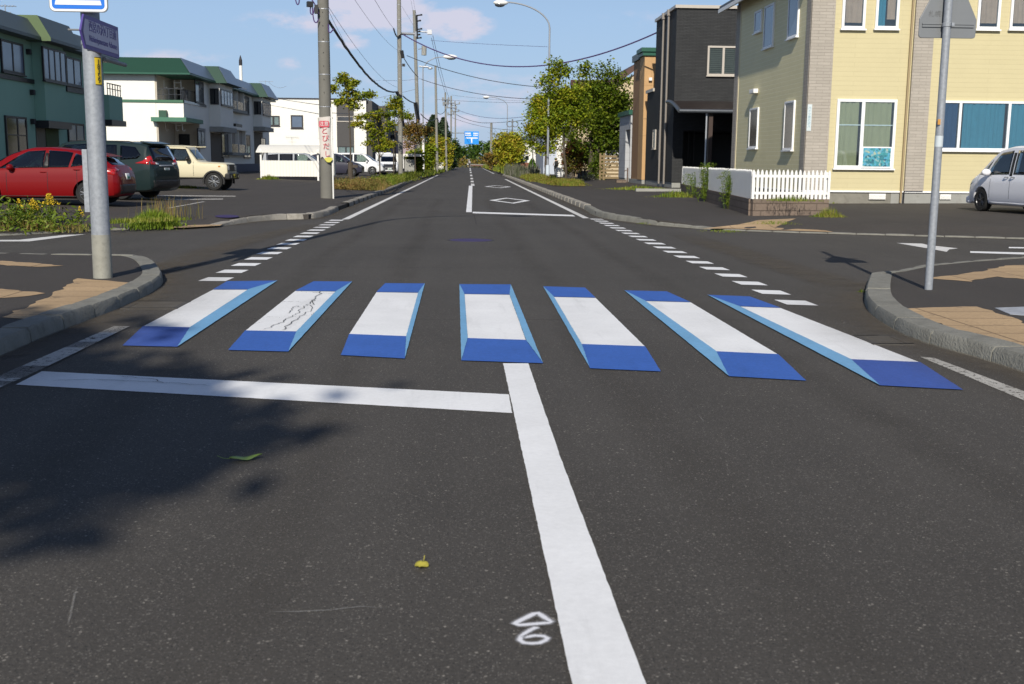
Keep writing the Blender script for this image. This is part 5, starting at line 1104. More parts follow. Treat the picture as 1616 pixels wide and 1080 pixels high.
def pent(k): return [(cxS-hw+k+.03, zb_+k), (cxS+hw-k-.03, zb_+k), (cxS+hw-k-.008, zb_+k+.008), (cxS+hw-k, zb_+k+.03), (cxS+hw-k, zs-k*.3), (cxS+.04, apex-k), (cxS-.04, apex-k), (cxS-hw+k, zs-k*.3), (cxS-hw+k, zb_+k+.03), (cxS-hw+k+.008, zb_+k+.008)]
b = MB(); b.prism([(x, fy, z_) for x, z_ in pent(0)], (0, .018, 0)); b.build('plate', M['galv_dark'], h, bevel=.004)
b = MB(); b.prism([(x, fy+.0185, z_) for x, z_ in pent(.03)], (0, .002, 0)); b.build('face', sblue, h)
b = MB()
for z_ in (zb_+.115, zs+.28):
    for d in (0, .028): b.box(cxS-hw+.03, cxS+hw-.03, fy-.014, fy-.0005, z_+d, z_+d+.014)
    b.box(cxS-hw+.035, cxS+hw-.035, fy-.006, fy-.0004, z_+.014, z_+.028)
b.build('rail', M['galv_dark'], h)
b = MB()
for z_ in (zb_+.11, zs+.275): b.lathe([(.046, 0), (.050, .004), (.050, .04), (.046, .044)], Matrix.Translation((RPX, RPY, z_)), 20); b.box(RPX+.02, RPX+.05, RPY-.075, RPY-.04, z_+.005, z_+.04)
b.build('clamp', M['galv'], h)
text('札幌市', .07, mat('stamp_grey', (.125, .13, .135), .6), 'stamp', h, (cxS-hw*.38, fy-.002, zs+.05), (1, 0, 0), (0, 0, 1), .0006)

# --- utility poles
POLES = {}
def upole(label, px_, py_, Y, top, r0, r1, lean=(0, 0), steps=True, name='utility_pole', ma='pole'):
    base = AY(px_, py_, Y); x = base.x; h = thing(name, label, 'utility pole', (x, Y, .1), 0, 'utility poles along the left kerb')
    b = MB(); b.tube([(x, Y, .1), (x+lean[0], Y+lean[1], top)], [r0, r1], 18); b.build('pole', M[ma], h, smooth=True)
    for z_ in np.arange(2.2, top-.2, 1.1 if Y < 100 else 2.2):
        b = MB(); r = r0+(r1-r0)*z_/top+.008; t = z_/top; b.lathe([(r-.006, 0), (r, .004), (r, .03), (r-.006, .034)], Matrix.Translation((x+lean[0]*t, Y+lean[1]*t, z_)), 14); b.build('band', M['steel'], h)
    if steps:
        b = MB(); i = 0
        for z_ in np.arange(2.0, top-.3, .45):
            t = z_/top; s = 1 if i % 2 else -1; i += 1; r = r0+(r1-r0)*t; b.tube([(x+lean[0]*t, Y+lean[1]*t-r+.02, z_), (x+lean[0]*t, Y+lean[1]*t-r-.05, z_+.01)], .012, 5)
        b.build('climbing_bolt', M['black'], h)
    POLES[label] = (x, Y, lean, top); return h
P1 = upole('nearest concrete utility pole, wrapped by a red and white banner', 516, 320, 39.9, 10.2, .225, .180, (-.03, 0), ma='pole_near')
P1x = ORG[P1.name].x
P2 = upole('tall concrete utility pole with violet cable bracket, standing past the planter', 632.5, 272, 88, 17.5, .19, .15, (-.08, 0))
P3 = upole('utility pole carrying the transformer and stacked insulators', 662, 270, 108, 15.4, .20, .14, (-.45, 0))
P4 = upole('slim bare utility pole between the transformer pole and the forest', 690, 271, 135, 12.6, .17, .13, (-.2, 0), False)
P5 = upole('slender distant utility pole right of the slim bare one', 704.5, 271, 150, 10.4, .15, .11, (-.15, 0), False)
P6 = upole('utility pole by the blue direction sign with crossed insulators', 711.5, 266, 195, 12.5, .17, .13, (.05, 0), False)
P7 = upole('farthest thin utility pole on the left, almost at the junction', 718.5, 263, 230, 13, .16, .12, (0, 0), False)
# white thin pole with street lamp arm
b = MB(); x = AY(668, 270, 118).x; h = thing('street_lamp', 'street lamp on a white-footed pole among the left utility poles', 'street lamp', (x, 118, .1))
zt = AY(668, 107, 118).z; b.tube([(x, 118, .1), (x, 118, zt)], [.10, .06], 12); b.build('pole', M['galv'], h, smooth=True)
b = MB(); b.tube([(x, 118, .1), (x, 118, AY(668, 218, 118).z)], .135, 12); b.build('white_sleeve', M['white'], h, smooth=True)
e = AY(702, 89.5, 118); b = MB(); s0 = Vector((x, 118, zt-.1)); b.tube([s0, s0.lerp(e, .2)+Vector((0, 0, .45)), s0.lerp(e, .55)+Vector((0, 0, .42)), e], .05, 8); b.build('arm', M['galv'], h, smooth=True)
b = MB(); b.ball(e+Vector((.55, 0, -.02)), .75, .3, .24, 14); b.build('lamp_head', M['white'], h, smooth=True)
b = MB(); b.ball(e+Vector((.65, 0, -.16)), .5, .24, .17, 14); b.build('lamp_glass', M['pane_grey'], h, smooth=True)
def lamp(label, px_, py_, Y, ytop, xa, ya_, r=.09, foot=True):
    x = AY(px_, py_, Y).x; h = thing('street_lamp', label, 'street lamp', (x, Y, .1)); zt = AY(px_, ytop, Y).z; e = AY(xa, ya_, Y); b = MB()
    pts = [(x, Y, .1), (x, Y, zt)]; L = x-e.x; H = e.z-zt; n = 12
    for i in range(1, n+1):
        a = math.pi/2*i/n; pts.append((e.x+L-L*(math.sin(a)**1.0) if 0 else x-L*(1-math.cos(a))**.9, Y, zt+H*math.sin(a)**.9))
    b.tube(pts, [r, r*.75]+[r*.62]*n, 12); b.build('pole', M['galv'], h, smooth=True)
    b = MB(); b.ball(e+Vector((-L*.08, 0, -.05)), .55, .26, .20, 14); b.build('lamp_head', M['white'], h, smooth=True)
    b = MB(); b.ball(e+Vector((-L*.10, 0, -.2)), .38, .22, .17, 14); b.build('lamp_glass', M['pane_grey'], h, smooth=True)
    if foot: b = MB(); b.tube([(x, Y, .1), (x, Y, 1.25)], .15, 14); b.build('white_sleeve', mat('pale_blue_sleeve', (.55, .62, .70), .5, 0, .1), h, smooth=True)
    return h
lamp('tall curved street lamp rising behind the first right-hand street tree', 864, 280, 84, 45, 796, 3.5)
lamp('smaller curved street lamp far along the right kerb', 800, 262, 185, 168, 770, 153, .085, False)
# pole with twin rings and a bare pole on the right, and thin ones
h = upole('thick utility pole standing alone near the end of the street', 775, 262, 232, AY(775, 194, 232).z, .27, .24, (0, 0), False); h['group'] = 'utility poles at the end of the street'
x = AY(808, 262, 140).x; h = thing('lamp_post', 'ornamental lamp post with twin rings above the yellow tree', 'lamp post', (x, 140, .1)); z_ = AY(808, 196, 140).z
b = MB(); b.tube([(x, 140, .1), (x, 140, z_+.6)], .09, 10); b.build('post', M['galv_dark'], h)
for s in (-1, 1): b = MB(); b.tube([(x+s*.35+.35*math.cos(a), 140, z_+.35*math.sin(a)) for a in np.linspace(0, 6.283, 17)], .06, 6, False); b.build('ring', M['galv_dark'], h)
for (px_, y0, Y, lab) in ((840.5, 272, 105, 'thin grey pole in front of the small white house'), (779.5, 262, 190, 'thin pale pole left of the yellow tree'), (621.5, 276, 90, 'thin brown stake pole left of the violet cable pole')):
    x = AY(px_, y0, Y).x; h = thing('thin_pole', lab, 'pole', (x, Y, .1)); b = MB(); zt = AY(px_, 222, Y).z; b.tube([(x, Y, .1), (x, Y, zt)], [.06, .05], 8); b.build('shaft', M['pole'] if Y != 90 else M['bark'], h); b = MB(); b.ball((x, Y, zt), .06, .06, .05, 8); b.build('cap', M['steel'], h)

# fittings on the first pole
def zP(pole, y): return AY(512, y, 39.9).z
def fit(parent, fn, name, ma): b = MB(); fn(b); return b.build(name, ma, parent, smooth=True)
c = AY(489, 7, 39.6); fit(P1, lambda b: b.obox(c, .20, .22, .17, .3), 'junction_box', M['black'])
c2_ = AY(499, 15, 39.6); fit(P1, lambda b: b.obox(c2_, .12, .2, .28, .1), 'cable_clamp', M['black'])
for (L) in ([(490, 10), (489.5, 20), (492, 23.5), (495, 21), (496, 12)], [(493, 12), (494, 26), (496, 35), (500, 36.5), (503, 30)], [(466.5, 0), (468, 6), (470, 8), (472, 5), (472.5, -2)], [(518, 38), (518.5, 50), (521, 52.5), (524, 49), (527, 46)], [(488, -6), (498, 8), (503, 22)]):
    b = MB(); b.tube(smooth_path([tuple(AY(x, y, 39.6)) for x, y in L], 2), .022, 6); b.build('cable_loop', M['wire_purple'], P1, smooth=True)
b = MB(); b.tube([(P1x+.25, 39.72, .12), (P1x+.225, 39.72, 3.3)], .028, 8); b.build('conduit', M['white'], P1)
# pole-side banner
fyb = 39.9-.26; bl = [AY(501, 187, fyb), AY(519.5, 183, fyb)]; h = thing('banner', 'red and white warning banner tied round the nearest utility pole', 'banner', (P1x, fyb, 2.2))
zt, zb_ = AY(510, 185, fyb).z, AY(512, 250, fyb).z; xa, xb = AY(500.5, 200, fyb).x, AY(521, 200, fyb).x
b = MB(); n, m_ = 10, 24; V = []
for j in range(m_+1):
    tz = j/m_
    for i in range(n+1):
        tx = i/n; x = xa+(xb-xa)*tx+.10*tz*(1-.4*tx); dx = (x-P1x); y = 39.9-math.sqrt(max(.004, .275**2-min(abs(dx), .26)**2))-.012*math.sin(tx*7+tz*9)-.02; V.append((x, y, zt+(zb_-zt)*tz+(.06*(tx-.5) if j == 0 else .05*math.sin(tx*11) if j == m_ else 0)))
b.add(V, [(j*(n+1)+i, j*(n+1)+i+1, (j+1)*(n+1)+i+1, (j+1)*(n+1)+i) for j in range(m_) for i in range(n)]); b.build('cloth', mat('banner_cloth', (.58, .54, .50), .85, 0, .12, 4.), h, smooth=True)
red = mat('banner_red', (.50, .065, .09), .7, 0, .15, 8.); yb_ = 39.9-.32
cx0 = (xa+xb)/2; b = MB(); b.prism([(cx0+.02+x, yb_+.012, zt-.24+z_) for x, z_ in rounded(.36, .22, .05)], (0, .006, 0)); b.build('red_panel', red, h)
text('注意', .165, mat('banner_white', (.72, .66, .66), .8), 'panel_lettering', h, (cx0+.02, yb_+.004, zt-.24), (1, 0, 0), (0, 0, 1), .002)
for i, chs in enumerate('とびだし'): text(chs, .27-.015*i, red, 'lettering', h, (cx0+.03+.028*i, yb_+.006, zt-.48-.265*i), (1, 0, 0), (0, 0, 1), .003)
b = MB(); zz = zb_-.03
for x, z_, r, mm in ((.06, .08, .09, 0),): b.prism([(cx0+.10+x+r*1.5*math.cos(a)*(1+.25*math.sin(3*a)), yb_+.006, zz-.02+r*math.sin(a)) for a in np.linspace(0, 6.1, 14)], (0, .006, 0))
b.build('yellow_patch', mat('banner_yellow', (.55, .52, .10), .8), h)
b = MB(); b.prism([(cx0+.20+.09*math.cos(a), yb_+.002, zz+.42+.16*math.sin(a)) for a in np.linspace(1.2, 5.0, 12)], (0, .005, 0)); b = MB(); b.v and b.build('dark_patch', mat('banner_dark', (.05, .06, .06), .8), h)
b = MB(); b.box(xb-.05, xb+.015, yb_+.15, yb_+.17, zb_+.45, zt-.02); b.build('green_edge', mat('teal_edge', (.05, .20, .19), .7), h)
b = MB()
for z_ in (zt-.03, zt-.75, zt-1.2): b.lathe([(.262, 0), (.266, .004), (.266, .016), (.262, .02)], Matrix.Translation((P1x, 39.9, z_)), 18)
b.build('tie', M['white'], h)
# fittings on the second and third poles
def at(px_, py_, Y): return AY(px_, py_, Y)
fit(P2, lambda b: (b.tube([at(634, 53, 88), at(655, 54, 88.3)], .10, 8), b.tube([at(656, 50, 88.2), at(656, 58, 88.2)], .09, 8)), 'cross_arm', M['steel'])
fit(P2, lambda b: (b.tube(smooth_path([tuple(at(x, y, 87.7)) for x, y in ((621, 45), (624, 55), (628, 60), (632, 54), (640, 55))], 2), .06, 6)), 'cable_loop', M['black'])
fit(P2, lambda b: b.tube([at(634, 80, 87.7), at(636, 92, 87.7)], .13, 8), 'cable_clamp', M['black'])
fit(P2, lambda b: (b.tube([at(626, 145, 87.7), at(630, 153, 87.7), at(629, 160, 87.7)], .13, 8), b.obox(at(637, 103, 87.7), .22, .2, .2)), 'cable_joint', M['black'])
fit(P2, lambda b: b.tube([at(632.5, 150, 87.7), at(635, 182, 87.7), at(637, 200, 87.7)], .09, 8), 'hanging_cable', M['black'])
for y, dx, hh in ((24, 9, 1), (33, 7, 1), (46, 9, 1), (50, 6, 1), (55, 6, 1), (60, 8, 1)):
    fit(P3, lambda b: (b.tube([at(657, y+1, 107.7), at(657+dx, y-.5, 107.7)], .065, 8), b.tube([at(657+dx-1, y+1, 107.7), at(657+dx-1, y-1.5, 107.7)], .09, 8)), 'insulator', M['black'])
fit(P3, lambda b: b.tube([at(657.5, 24, 107.6), at(658.5, 60, 107.6)], .09, 8), 'cable_duct', M['black'])
fit(P3, lambda b: b.tube([at(662, 50, 107.8), at(680, 51.5, 107.8)], .06, 8), 'cross_arm', M['steel'])
fit(P3, lambda b: b.obox(at(678, 51, 107.7), .42, .4, .42), 'switch_box', M['steel'])
fit(P3, lambda b: b.tube([at(669, 87.5, 107.5), at(669.4, 73, 107.5)], .24, 14), 'transformer', M['conc'])
fit(P3, lambda b: b.tube([at(660, 78, 107.8), at(668, 76.5, 107.6)], .04, 6), 'bracket', M['steel'])
fit(P3, lambda b: (b.tube([at(661, 105, 107.8), at(676, 106, 107.8)], .07, 8), b.ball(at(679, 108, 107.6), .25, .10, .12, 8)), 'lower_arm', M['steel'])
fit(P3, lambda b: (b.tube([at(655.5, 162, 107.6), at(657, 172, 107.6), at(660, 190, 107.6)], .2, 8),), 'cable_joint', M['black'])
for P_, Y, L in ((P5, 150, ((699, 158, 708, 158), (700, 165, 707, 164))), (P6, 195, ((706, 163, 718, 163), (706, 170, 720, 171), (707, 181, 716, 180))), (P7, 230, ((713, 167, 725, 164), (714, 176, 724, 176)))):
    for (x0, y0, x1, y1_) in L: fit(P_, lambda b: (b.tube([at(x0, y0, Y-.3), at(x1, y1_, Y-.3)], .09, 6), b.obox(at(x1, y1_-1, Y-.3), .25, .25, .5), b.obox(at(x0, y0-1, Y-.3), .25, .25, .5)), 'cross_arm', M['galv_dark'])
# wires: two ends, a sag that passes the photographed middle
def wire(label, a, Ya, b_, Yb, mid=None, r=.02, ma='wire', wav=0., seed=0, name='power_line'):
    A0, B0 = AY(*a, Ya), AY(*b_, Yb); sag = .3
    if mid:
        best = None
        for t in np.linspace(.15, .85, 71):
            P = A0.lerp(B0, t); q = proj(P)
            if best is None or abs(q[0]-mid[0]) < best[0]: best = (abs(q[0]-mid[0]), t, P)
        t, P = best[1], best[2]; sag = (P.z-AY(mid[0], mid[1], P.y).z)/(4*t*(1-t))
    rnd = random.Random(seed); pts = []
    for i in range(41):
        t = i/40; P = A0.lerp(B0, t); P.z -= sag*4*t*(1-t); 
        if wav and 0 < i < 40: P += Vector((rnd.uniform(-wav, wav), 0, rnd.uniform(-wav, wav)))
        pts.append(P)
    m_ = MB(); m_.tube(pts, r, 6); o = m_.build(name, M[ma], None, smooth=True); tag(o, label, 'cable', 'overhead cables'); return o
wire('thick twisted black cable drooping from the nearest pole to the second', (518, 32), 39.9, (626, 145), 87.7, (565, 102), .055, 'wire', .015, 1)
wire('thin wire beside the thick twisted cable, upper one', (519, 12), 39.9, (627, 138), 87.8, (575, 93), .008, 'wire_grey')
wire('thin wire beside the thick twisted cable, lower one', (519, 18), 39.9, (600, 127), 80, (552, 82), .007, 'wire_grey')
wire('thin wire from above the picture to the second pole, steep one', (556, -6), 45, (628, 80), 87.8, (600, 54), .008, 'wire_grey')
wire('thin wire ending at the black loop of the second pole', (588, -6), 50, (622, 46), 87.7, (606, 24), .011, 'wire_grey')
wire('violet cable crossing the street from the second pole to the charcoal house', (635, 54), 87.8, (1036, 52), 66, (820, 105.5), .042, 'wire_purple')
wire('black cable from the second pole down to the transformer pole', (635, 88), 87.8, (660, 122), 107.7, (647, 107), .035, 'wire')
wire('black cable between second and transformer pole, lower one', (636, 152), 87.8, (656, 163), 107.7, (645, 159), .05, 'wire')
wire('dark cable crossing above the street below the violet one', (642, 88), 92, (860, 138), 84, (740, 120), .028, 'wire')
wire('dark cable crossing above the street, third from the top', (664, 125), 107.8, (868, 157), 84, (760, 149), .026, 'wire')
wire('thin wire from the switch box across to the tall curved lamp', (680, 64), 107.8, (864, 74), 84, (770, 70), .014, 'wire_purple')
wire('thin wire linking the drooping cable to the transformer pole', (604, 127), 82, (664, 124), 107.8, (640, 127), .012, 'wire_grey')
wire('three-wire bundle rising out of the picture, left strand', (648, -4), 100, (655, 26), 108, None, .008, 'wire_grey')
wire('three-wire bundle rising out of the picture, right strand', (652, -4), 100, (658, 24), 108, None, .008, 'wire_grey')
wire('wire falling from the second pole top to the transformer pole', (634, 10), 88, (655, 45), 107.8, (645, 28), .009, 'wire_grey')
wire('thin wire from the switch box down to the slim pole', (681, 60), 107.8, (704, 150), 150, (692, 110), .02, 'wire_grey')
wire('faint wire from the switch box to the far crossed insulators', (683, 56), 107.8, (712, 164), 195, (696, 112), .022, 'wire_grey')
wire('wire from the transformer pole toward the mauve house', (660, 140), 108, (552, 164), 106, (610, 152), .018, 'wire_grey')
wire('upper wire over the white box building', (424, 153), 101, (506, 166), 40, (470, 161), .014, 'wire_grey')
wire('lower wire over the white box building', (424, 166), 101, (508, 181), 40, (470, 174), .014, 'wire_grey')
wire('wire in front of the charcoal stripe', (518, 178), 40, (632, 172), 88, (580, 180), .012, 'wire_grey')
wire('far wire crossing left of the blue direction sign', (690, 157), 135, (830, 162), 150, (760, 161), .02, 'wire_grey')
wire('dark far cable sagging above the blue direction sign', (720, 181), 230, (775, 194), 232, (748, 192), .05, 'wire')
wire('dark far cable from the lone thick pole to the right', (775, 194), 232, (832, 189), 150, (803, 192.5), .04, 'wire')
wire('far wire above the yellow tree, upper one', (714, 170), 195, (840, 182), 150, (770, 186), .03, 'wire_purple')
wire('far wire above the yellow tree, lower one', (714, 186), 195, (838, 206), 150, (780, 203), .03, 'wire_grey')
wire('faint wire just under the lone curved lamp', (712, 150), 190, (868, 160), 150, (790, 158), .018, 'wire_grey')
wire('cable from the second pole base level up to the slim pole', (664, 180), 108, (690, 186), 135, (677, 190), .045, 'wire')
wire('cable from the slim pole to the slender distant pole', (690, 178), 135, (704, 172), 150, (697, 180), .03, 'wire')
wire('short wire from teal block roof to the white apartment', (424, 130), 101, (452, 136), 101, None, .012, 'wire_grey')

# --- blue direction sign on its arm
Y = 196; e = AY(733, 207.5, Y); q = AY(755.5, 228, Y); h = thing('direction_sign', 'large blue direction sign with a white T on an arm over the far street', 'road sign', (e.x, Y, q.z))
b = MB(); b.box(e.x, q.x, Y, Y+.08, q.z, e.z); b.build('panel', mat('direction_blue', (.012, .25, .72), .4, 0, .05), h)
b = MB(); W_, H_ = q.x-e.x, e.z-q.z
b.box(e.x+W_*.10, e.x+W_*.92, Y-.02, Y-.004, q.z+H_*.44, q.z+H_*.53); b.box(e.x+W_*.46, e.x+W_*.55, Y-.02, Y-.004, q.z+H_*.10, q.z+H_*.437); b.build('t_symbol', sw, h)
b = MB()
for (u0, u1, v0, v1) in ((.05, .44, .78, .90), (.62, .96, .78, .90), (.05, .47, .65, .73), (.62, .94, .65, .73)):
    k = 5 if v0 > .7 else 9
    for i in range(k): b.box(e.x+W_*(u0+(u1-u0)*(i+.08)/k), e.x+W_*(u0+(u1-u0)*(i+.86)/k), Y-.02, Y-.004, q.z+H_*v0, q.z+H_*v1)
b.build('place_lettering', sw, h)
b = MB(); a = AY(712, 210, Y); b.tube([(a.x, Y+.15, a.z), (q.x, Y+.15, a.z)], .07, 8); b.build('arm', M['galv_dark'], h)

# ------------------------------------------------------------------ vehicles
def ring_half(zb, zbelt, zt, w_, wt):
    h_ = zbelt-zb; c = min(.07, (zt-zbelt)*.5)
    return [(0, zb), (w_-.16, zb), (w_-.05, zb+.05), (w_-.012, zb+.18*h_), (w_, zb+.45*h_), (w_-.004, zb+.72*h_), (w_-.018, zbelt-.05), (w_-.04, zbelt), ((w_-.04)*.5+wt*.5+.008, zbelt*.5+(zt-c)*.5), (wt, zt-c), (wt-.06, zt-c*.35), (wt*.55, zt-.004), (0, zt+.004)]
def loft_mesh(stations, name='loft'):
    bm = bmesh.new(); rows = []
    for (x, zb, zbelt, zt, w_, wt) in stations:
        hp = ring_half(zb, zbelt, zt, w_, wt); pts = [(x, y, z_) for y, z_ in hp]+[(x, -y, z_) for y, z_ in hp[-2:0:-1]]; rows.append([bm.verts.new(p) for p in pts])
    n = len(rows[0])
    for i in range(len(rows)-1):
        for j in range(n): bm.faces.new((rows[i][j], rows[i][(j+1) % n], rows[i+1][(j+1) % n], rows[i+1][j]))
    bm.faces.new(rows[0]); bm.faces.new(rows[-1][::-1]); bmesh.ops.triangulate(bm, faces=[f for f in bm.faces if len(f.verts) > 4]); bmesh.ops.recalc_face_normals(bm, faces=bm.faces)
    me = bpy.data.meshes.new(name); bm.to_mesh(me); bm.free(); return me
def densify(keys, n=56, smooth=2):
    K = np.array(keys, float); xs_ = np.sort(np.concatenate([np.linspace(K[0, 0], K[-1, 0], n), K[:, 0]])); xs = np.array([xs_[0]]+[b_ for a_, b_ in zip(xs_[:-1], xs_[1:]) if b_-a_ > .012]); xs[-1] = K[-1, 0]; S = np.stack([np.interp(xs, K[:, 0], K[:, c]) for c in range(6)], 1)
    for _ in range(smooth): T = S.copy(); T[1:-1, 1:] = .25*S[:-2, 1:]+.5*S[1:-1, 1:]+.25*S[2:, 1:]; S = T
    return S.tolist()
def cut(ob, meshes, tries=3):
    tmp = []; n0 = len(ob.data.polygons)
    for me in meshes:
        t = bpy.data.objects.new('cutter', me); COL.objects.link(t); tmp.append(t); md = ob.modifiers.new('cut', 'BOOLEAN'); md.operation = 'DIFFERENCE'; md.solver = 'EXACT'; md.object = t
    bpy.context.view_layer.update(); new = bpy.data.meshes.new_from_object(ob.evaluated_get(bpy.context.evaluated_depsgraph_get()))
    ob.modifiers.clear()
    for t in tmp: bpy.data.objects.remove(t)
    if len(new.polygons) < .6*n0 and tries:            # the solver lost the shell: nudge the cutter and try again
        for me in meshes: me.transform(Matrix.Translation((.0071, .0043, .0057)) @ Matrix.Scale(.994, 4))
        return cut(ob, meshes, tries-1)
    if len(new.polygons) >= .6*n0: ob.data = new
def prism_mesh(poly, off):
    b = MB(); b.prism(poly, off); me = bpy.data.meshes.new('cutter'); me.from_pydata(b.v, [], b.f); bm = bmesh.new(); bm.from_mesh(me); bmesh.ops.recalc_face_normals(bm, faces=bm.faces); bm.to_mesh(me); bm.free(); return me
def project(bvh, poly, axis, name, ma, parent, off=.005, cuts=3):
    """a panel that follows the body: flat polygon (x,z) or (y,z) dropped on the shell along an axis"""
    bm = bmesh.new(); mk = {'y+': lambda a, z_: (a, 3, z_), 'y-': lambda a, z_: (a, -3, z_), 'x-': lambda a, z_: (-4, a, z_), 'x+': lambda a, z_: (4, a, z_), 'z+': lambda a, c_: (a, c_, 4)}[axis]
    d = {'y+': (0, -1, 0), 'y-': (0, 1, 0), 'x-': (1, 0, 0), 'x+': (-1, 0, 0), 'z+': (0, 0, -1)}[axis]
    f = bm.faces.new([bm.verts.new(mk(*p)) for p in poly]); bmesh.ops.triangulate(bm, faces=[f])
    for _ in range(cuts): bmesh.ops.subdivide_edges(bm, edges=[e for e in bm.edges if e.calc_length() > .10], cuts=1, use_grid_fill=True)
    for v in bm.verts:
        hit = bvh.ray_cast(Vector(v.co), Vector(d))
        if hit[0] is None:
            q = bvh.find_nearest(Vector(v.co)+Vector(d)*(2.3 if axis[0] == 'y' else 1.9)); hit = (q[0],)
        v.co = hit[0]-Vector(d)*off
    bmesh.ops.recalc_face_normals(bm, faces=bm.faces)
    for f in bm.faces: f.smooth = True
    me = bpy.data.meshes.new(name); bm.to_mesh(me); bm.free(); me.materials.append(ma); o = bpy.data.objects.new(name, me); COL.objects.link(o); o.parent = parent; ORG[o.name] = Vector((0, 0, 0))
    md = o.modifiers.new('thickness', 'SOLIDIFY'); md.thickness = .012; md.offset = -1
    return o
tail_red = mat('tail_lamp_red', (.42, .012, .012), .12, 0, .25, 20., spec=.7, coat=.8); lamp_clear = mat('headlamp_lens', (.55, .58, .60), .1, 0, .3, 25., spec=.8, coat=1.); amber = mat('amber_lens', (.6, .22, .03), .2)
rimm = mat('alloy_rim', (.36, .37, .38), .3, .85, .1); rimd = mat('dark_alloy_rim', (.10, .10, .105), .3, .8, .1); carglass = glass('car_glass', (.66, .72, .70), 1.0); darkglass = glass('privacy_glass', (.10, .11, .12), 1.2)
seatm = mat('car_seat_fabric', (.03, .03, .032), .9); plate_w = mat('number_plate_white', (.70, .71, .70), .4); plate_i = mat('number_plate_green', (.03, .16, .09), .5); plate_y = mat('number_plate_yellow', (.62, .50, .03), .4)
def wheel(parent, x, y, r, wd, rim, spokes, side, detail=True):
    e = bpy.data.objects.new('wheel', None); COL.objects.link(e); e.parent = parent; e.location = (x, y, r); e.empty_display_size = .1; ORG[e.name] = Vector((0, 0, 0))
    Mx = Matrix.Rotation(math.pi/2*(-1 if side > 0 else 1), 4, 'X')
    b = MB(); h_ = wd/2; b.lathe([(r*.62, -h_), (r*.93, -h_), (r*.99, -h_*.75), (r, 0), (r*.99, h_*.75), (r*.93, h_), (r*.66, h_), (r*.62, h_*.8)], Mx, 32); b.build('tyre', M['rubber'], e, smooth=True, local=True)
    b = MB(); b.lathe([(r*.655, h_*.70), (r*.67, h_*.92), (r*.63, h_*.95), (r*.58, h_*.55), (r*.56, -h_*.6), (.02, -h_*.6)], Mx, 28)
    if detail:
        b.lathe([(r*.17, h_*.3), (r*.17, h_*.78), (r*.10, h_*.86), (.005, h_*.86)], Mx, 14)
        for i in range(spokes):
            for dd_ in ((-.13, .13) if spokes < 8 else (0,)):
                a = 2*math.pi*i/spokes; a2 = a+dd_*1.6; p0 = Mx @ Vector((r*.12*math.cos(a), r*.12*math.sin(a), h_*.74)); p1 = Mx @ Vector((r*.60*math.cos(a2), r*.60*math.sin(a2), h_*.78)); b.tube([p0, p1], [r*.065, r*.05], 6)
    b.build('rim', rim, e, smooth=True, local=True)
    b = MB(); b.lathe([(r*.50, -h_*.2), (r*.50, h_*.0), (.02, h_*.0)], Mx, 20); b.build('brake_disc', M['black'], e, local=True)
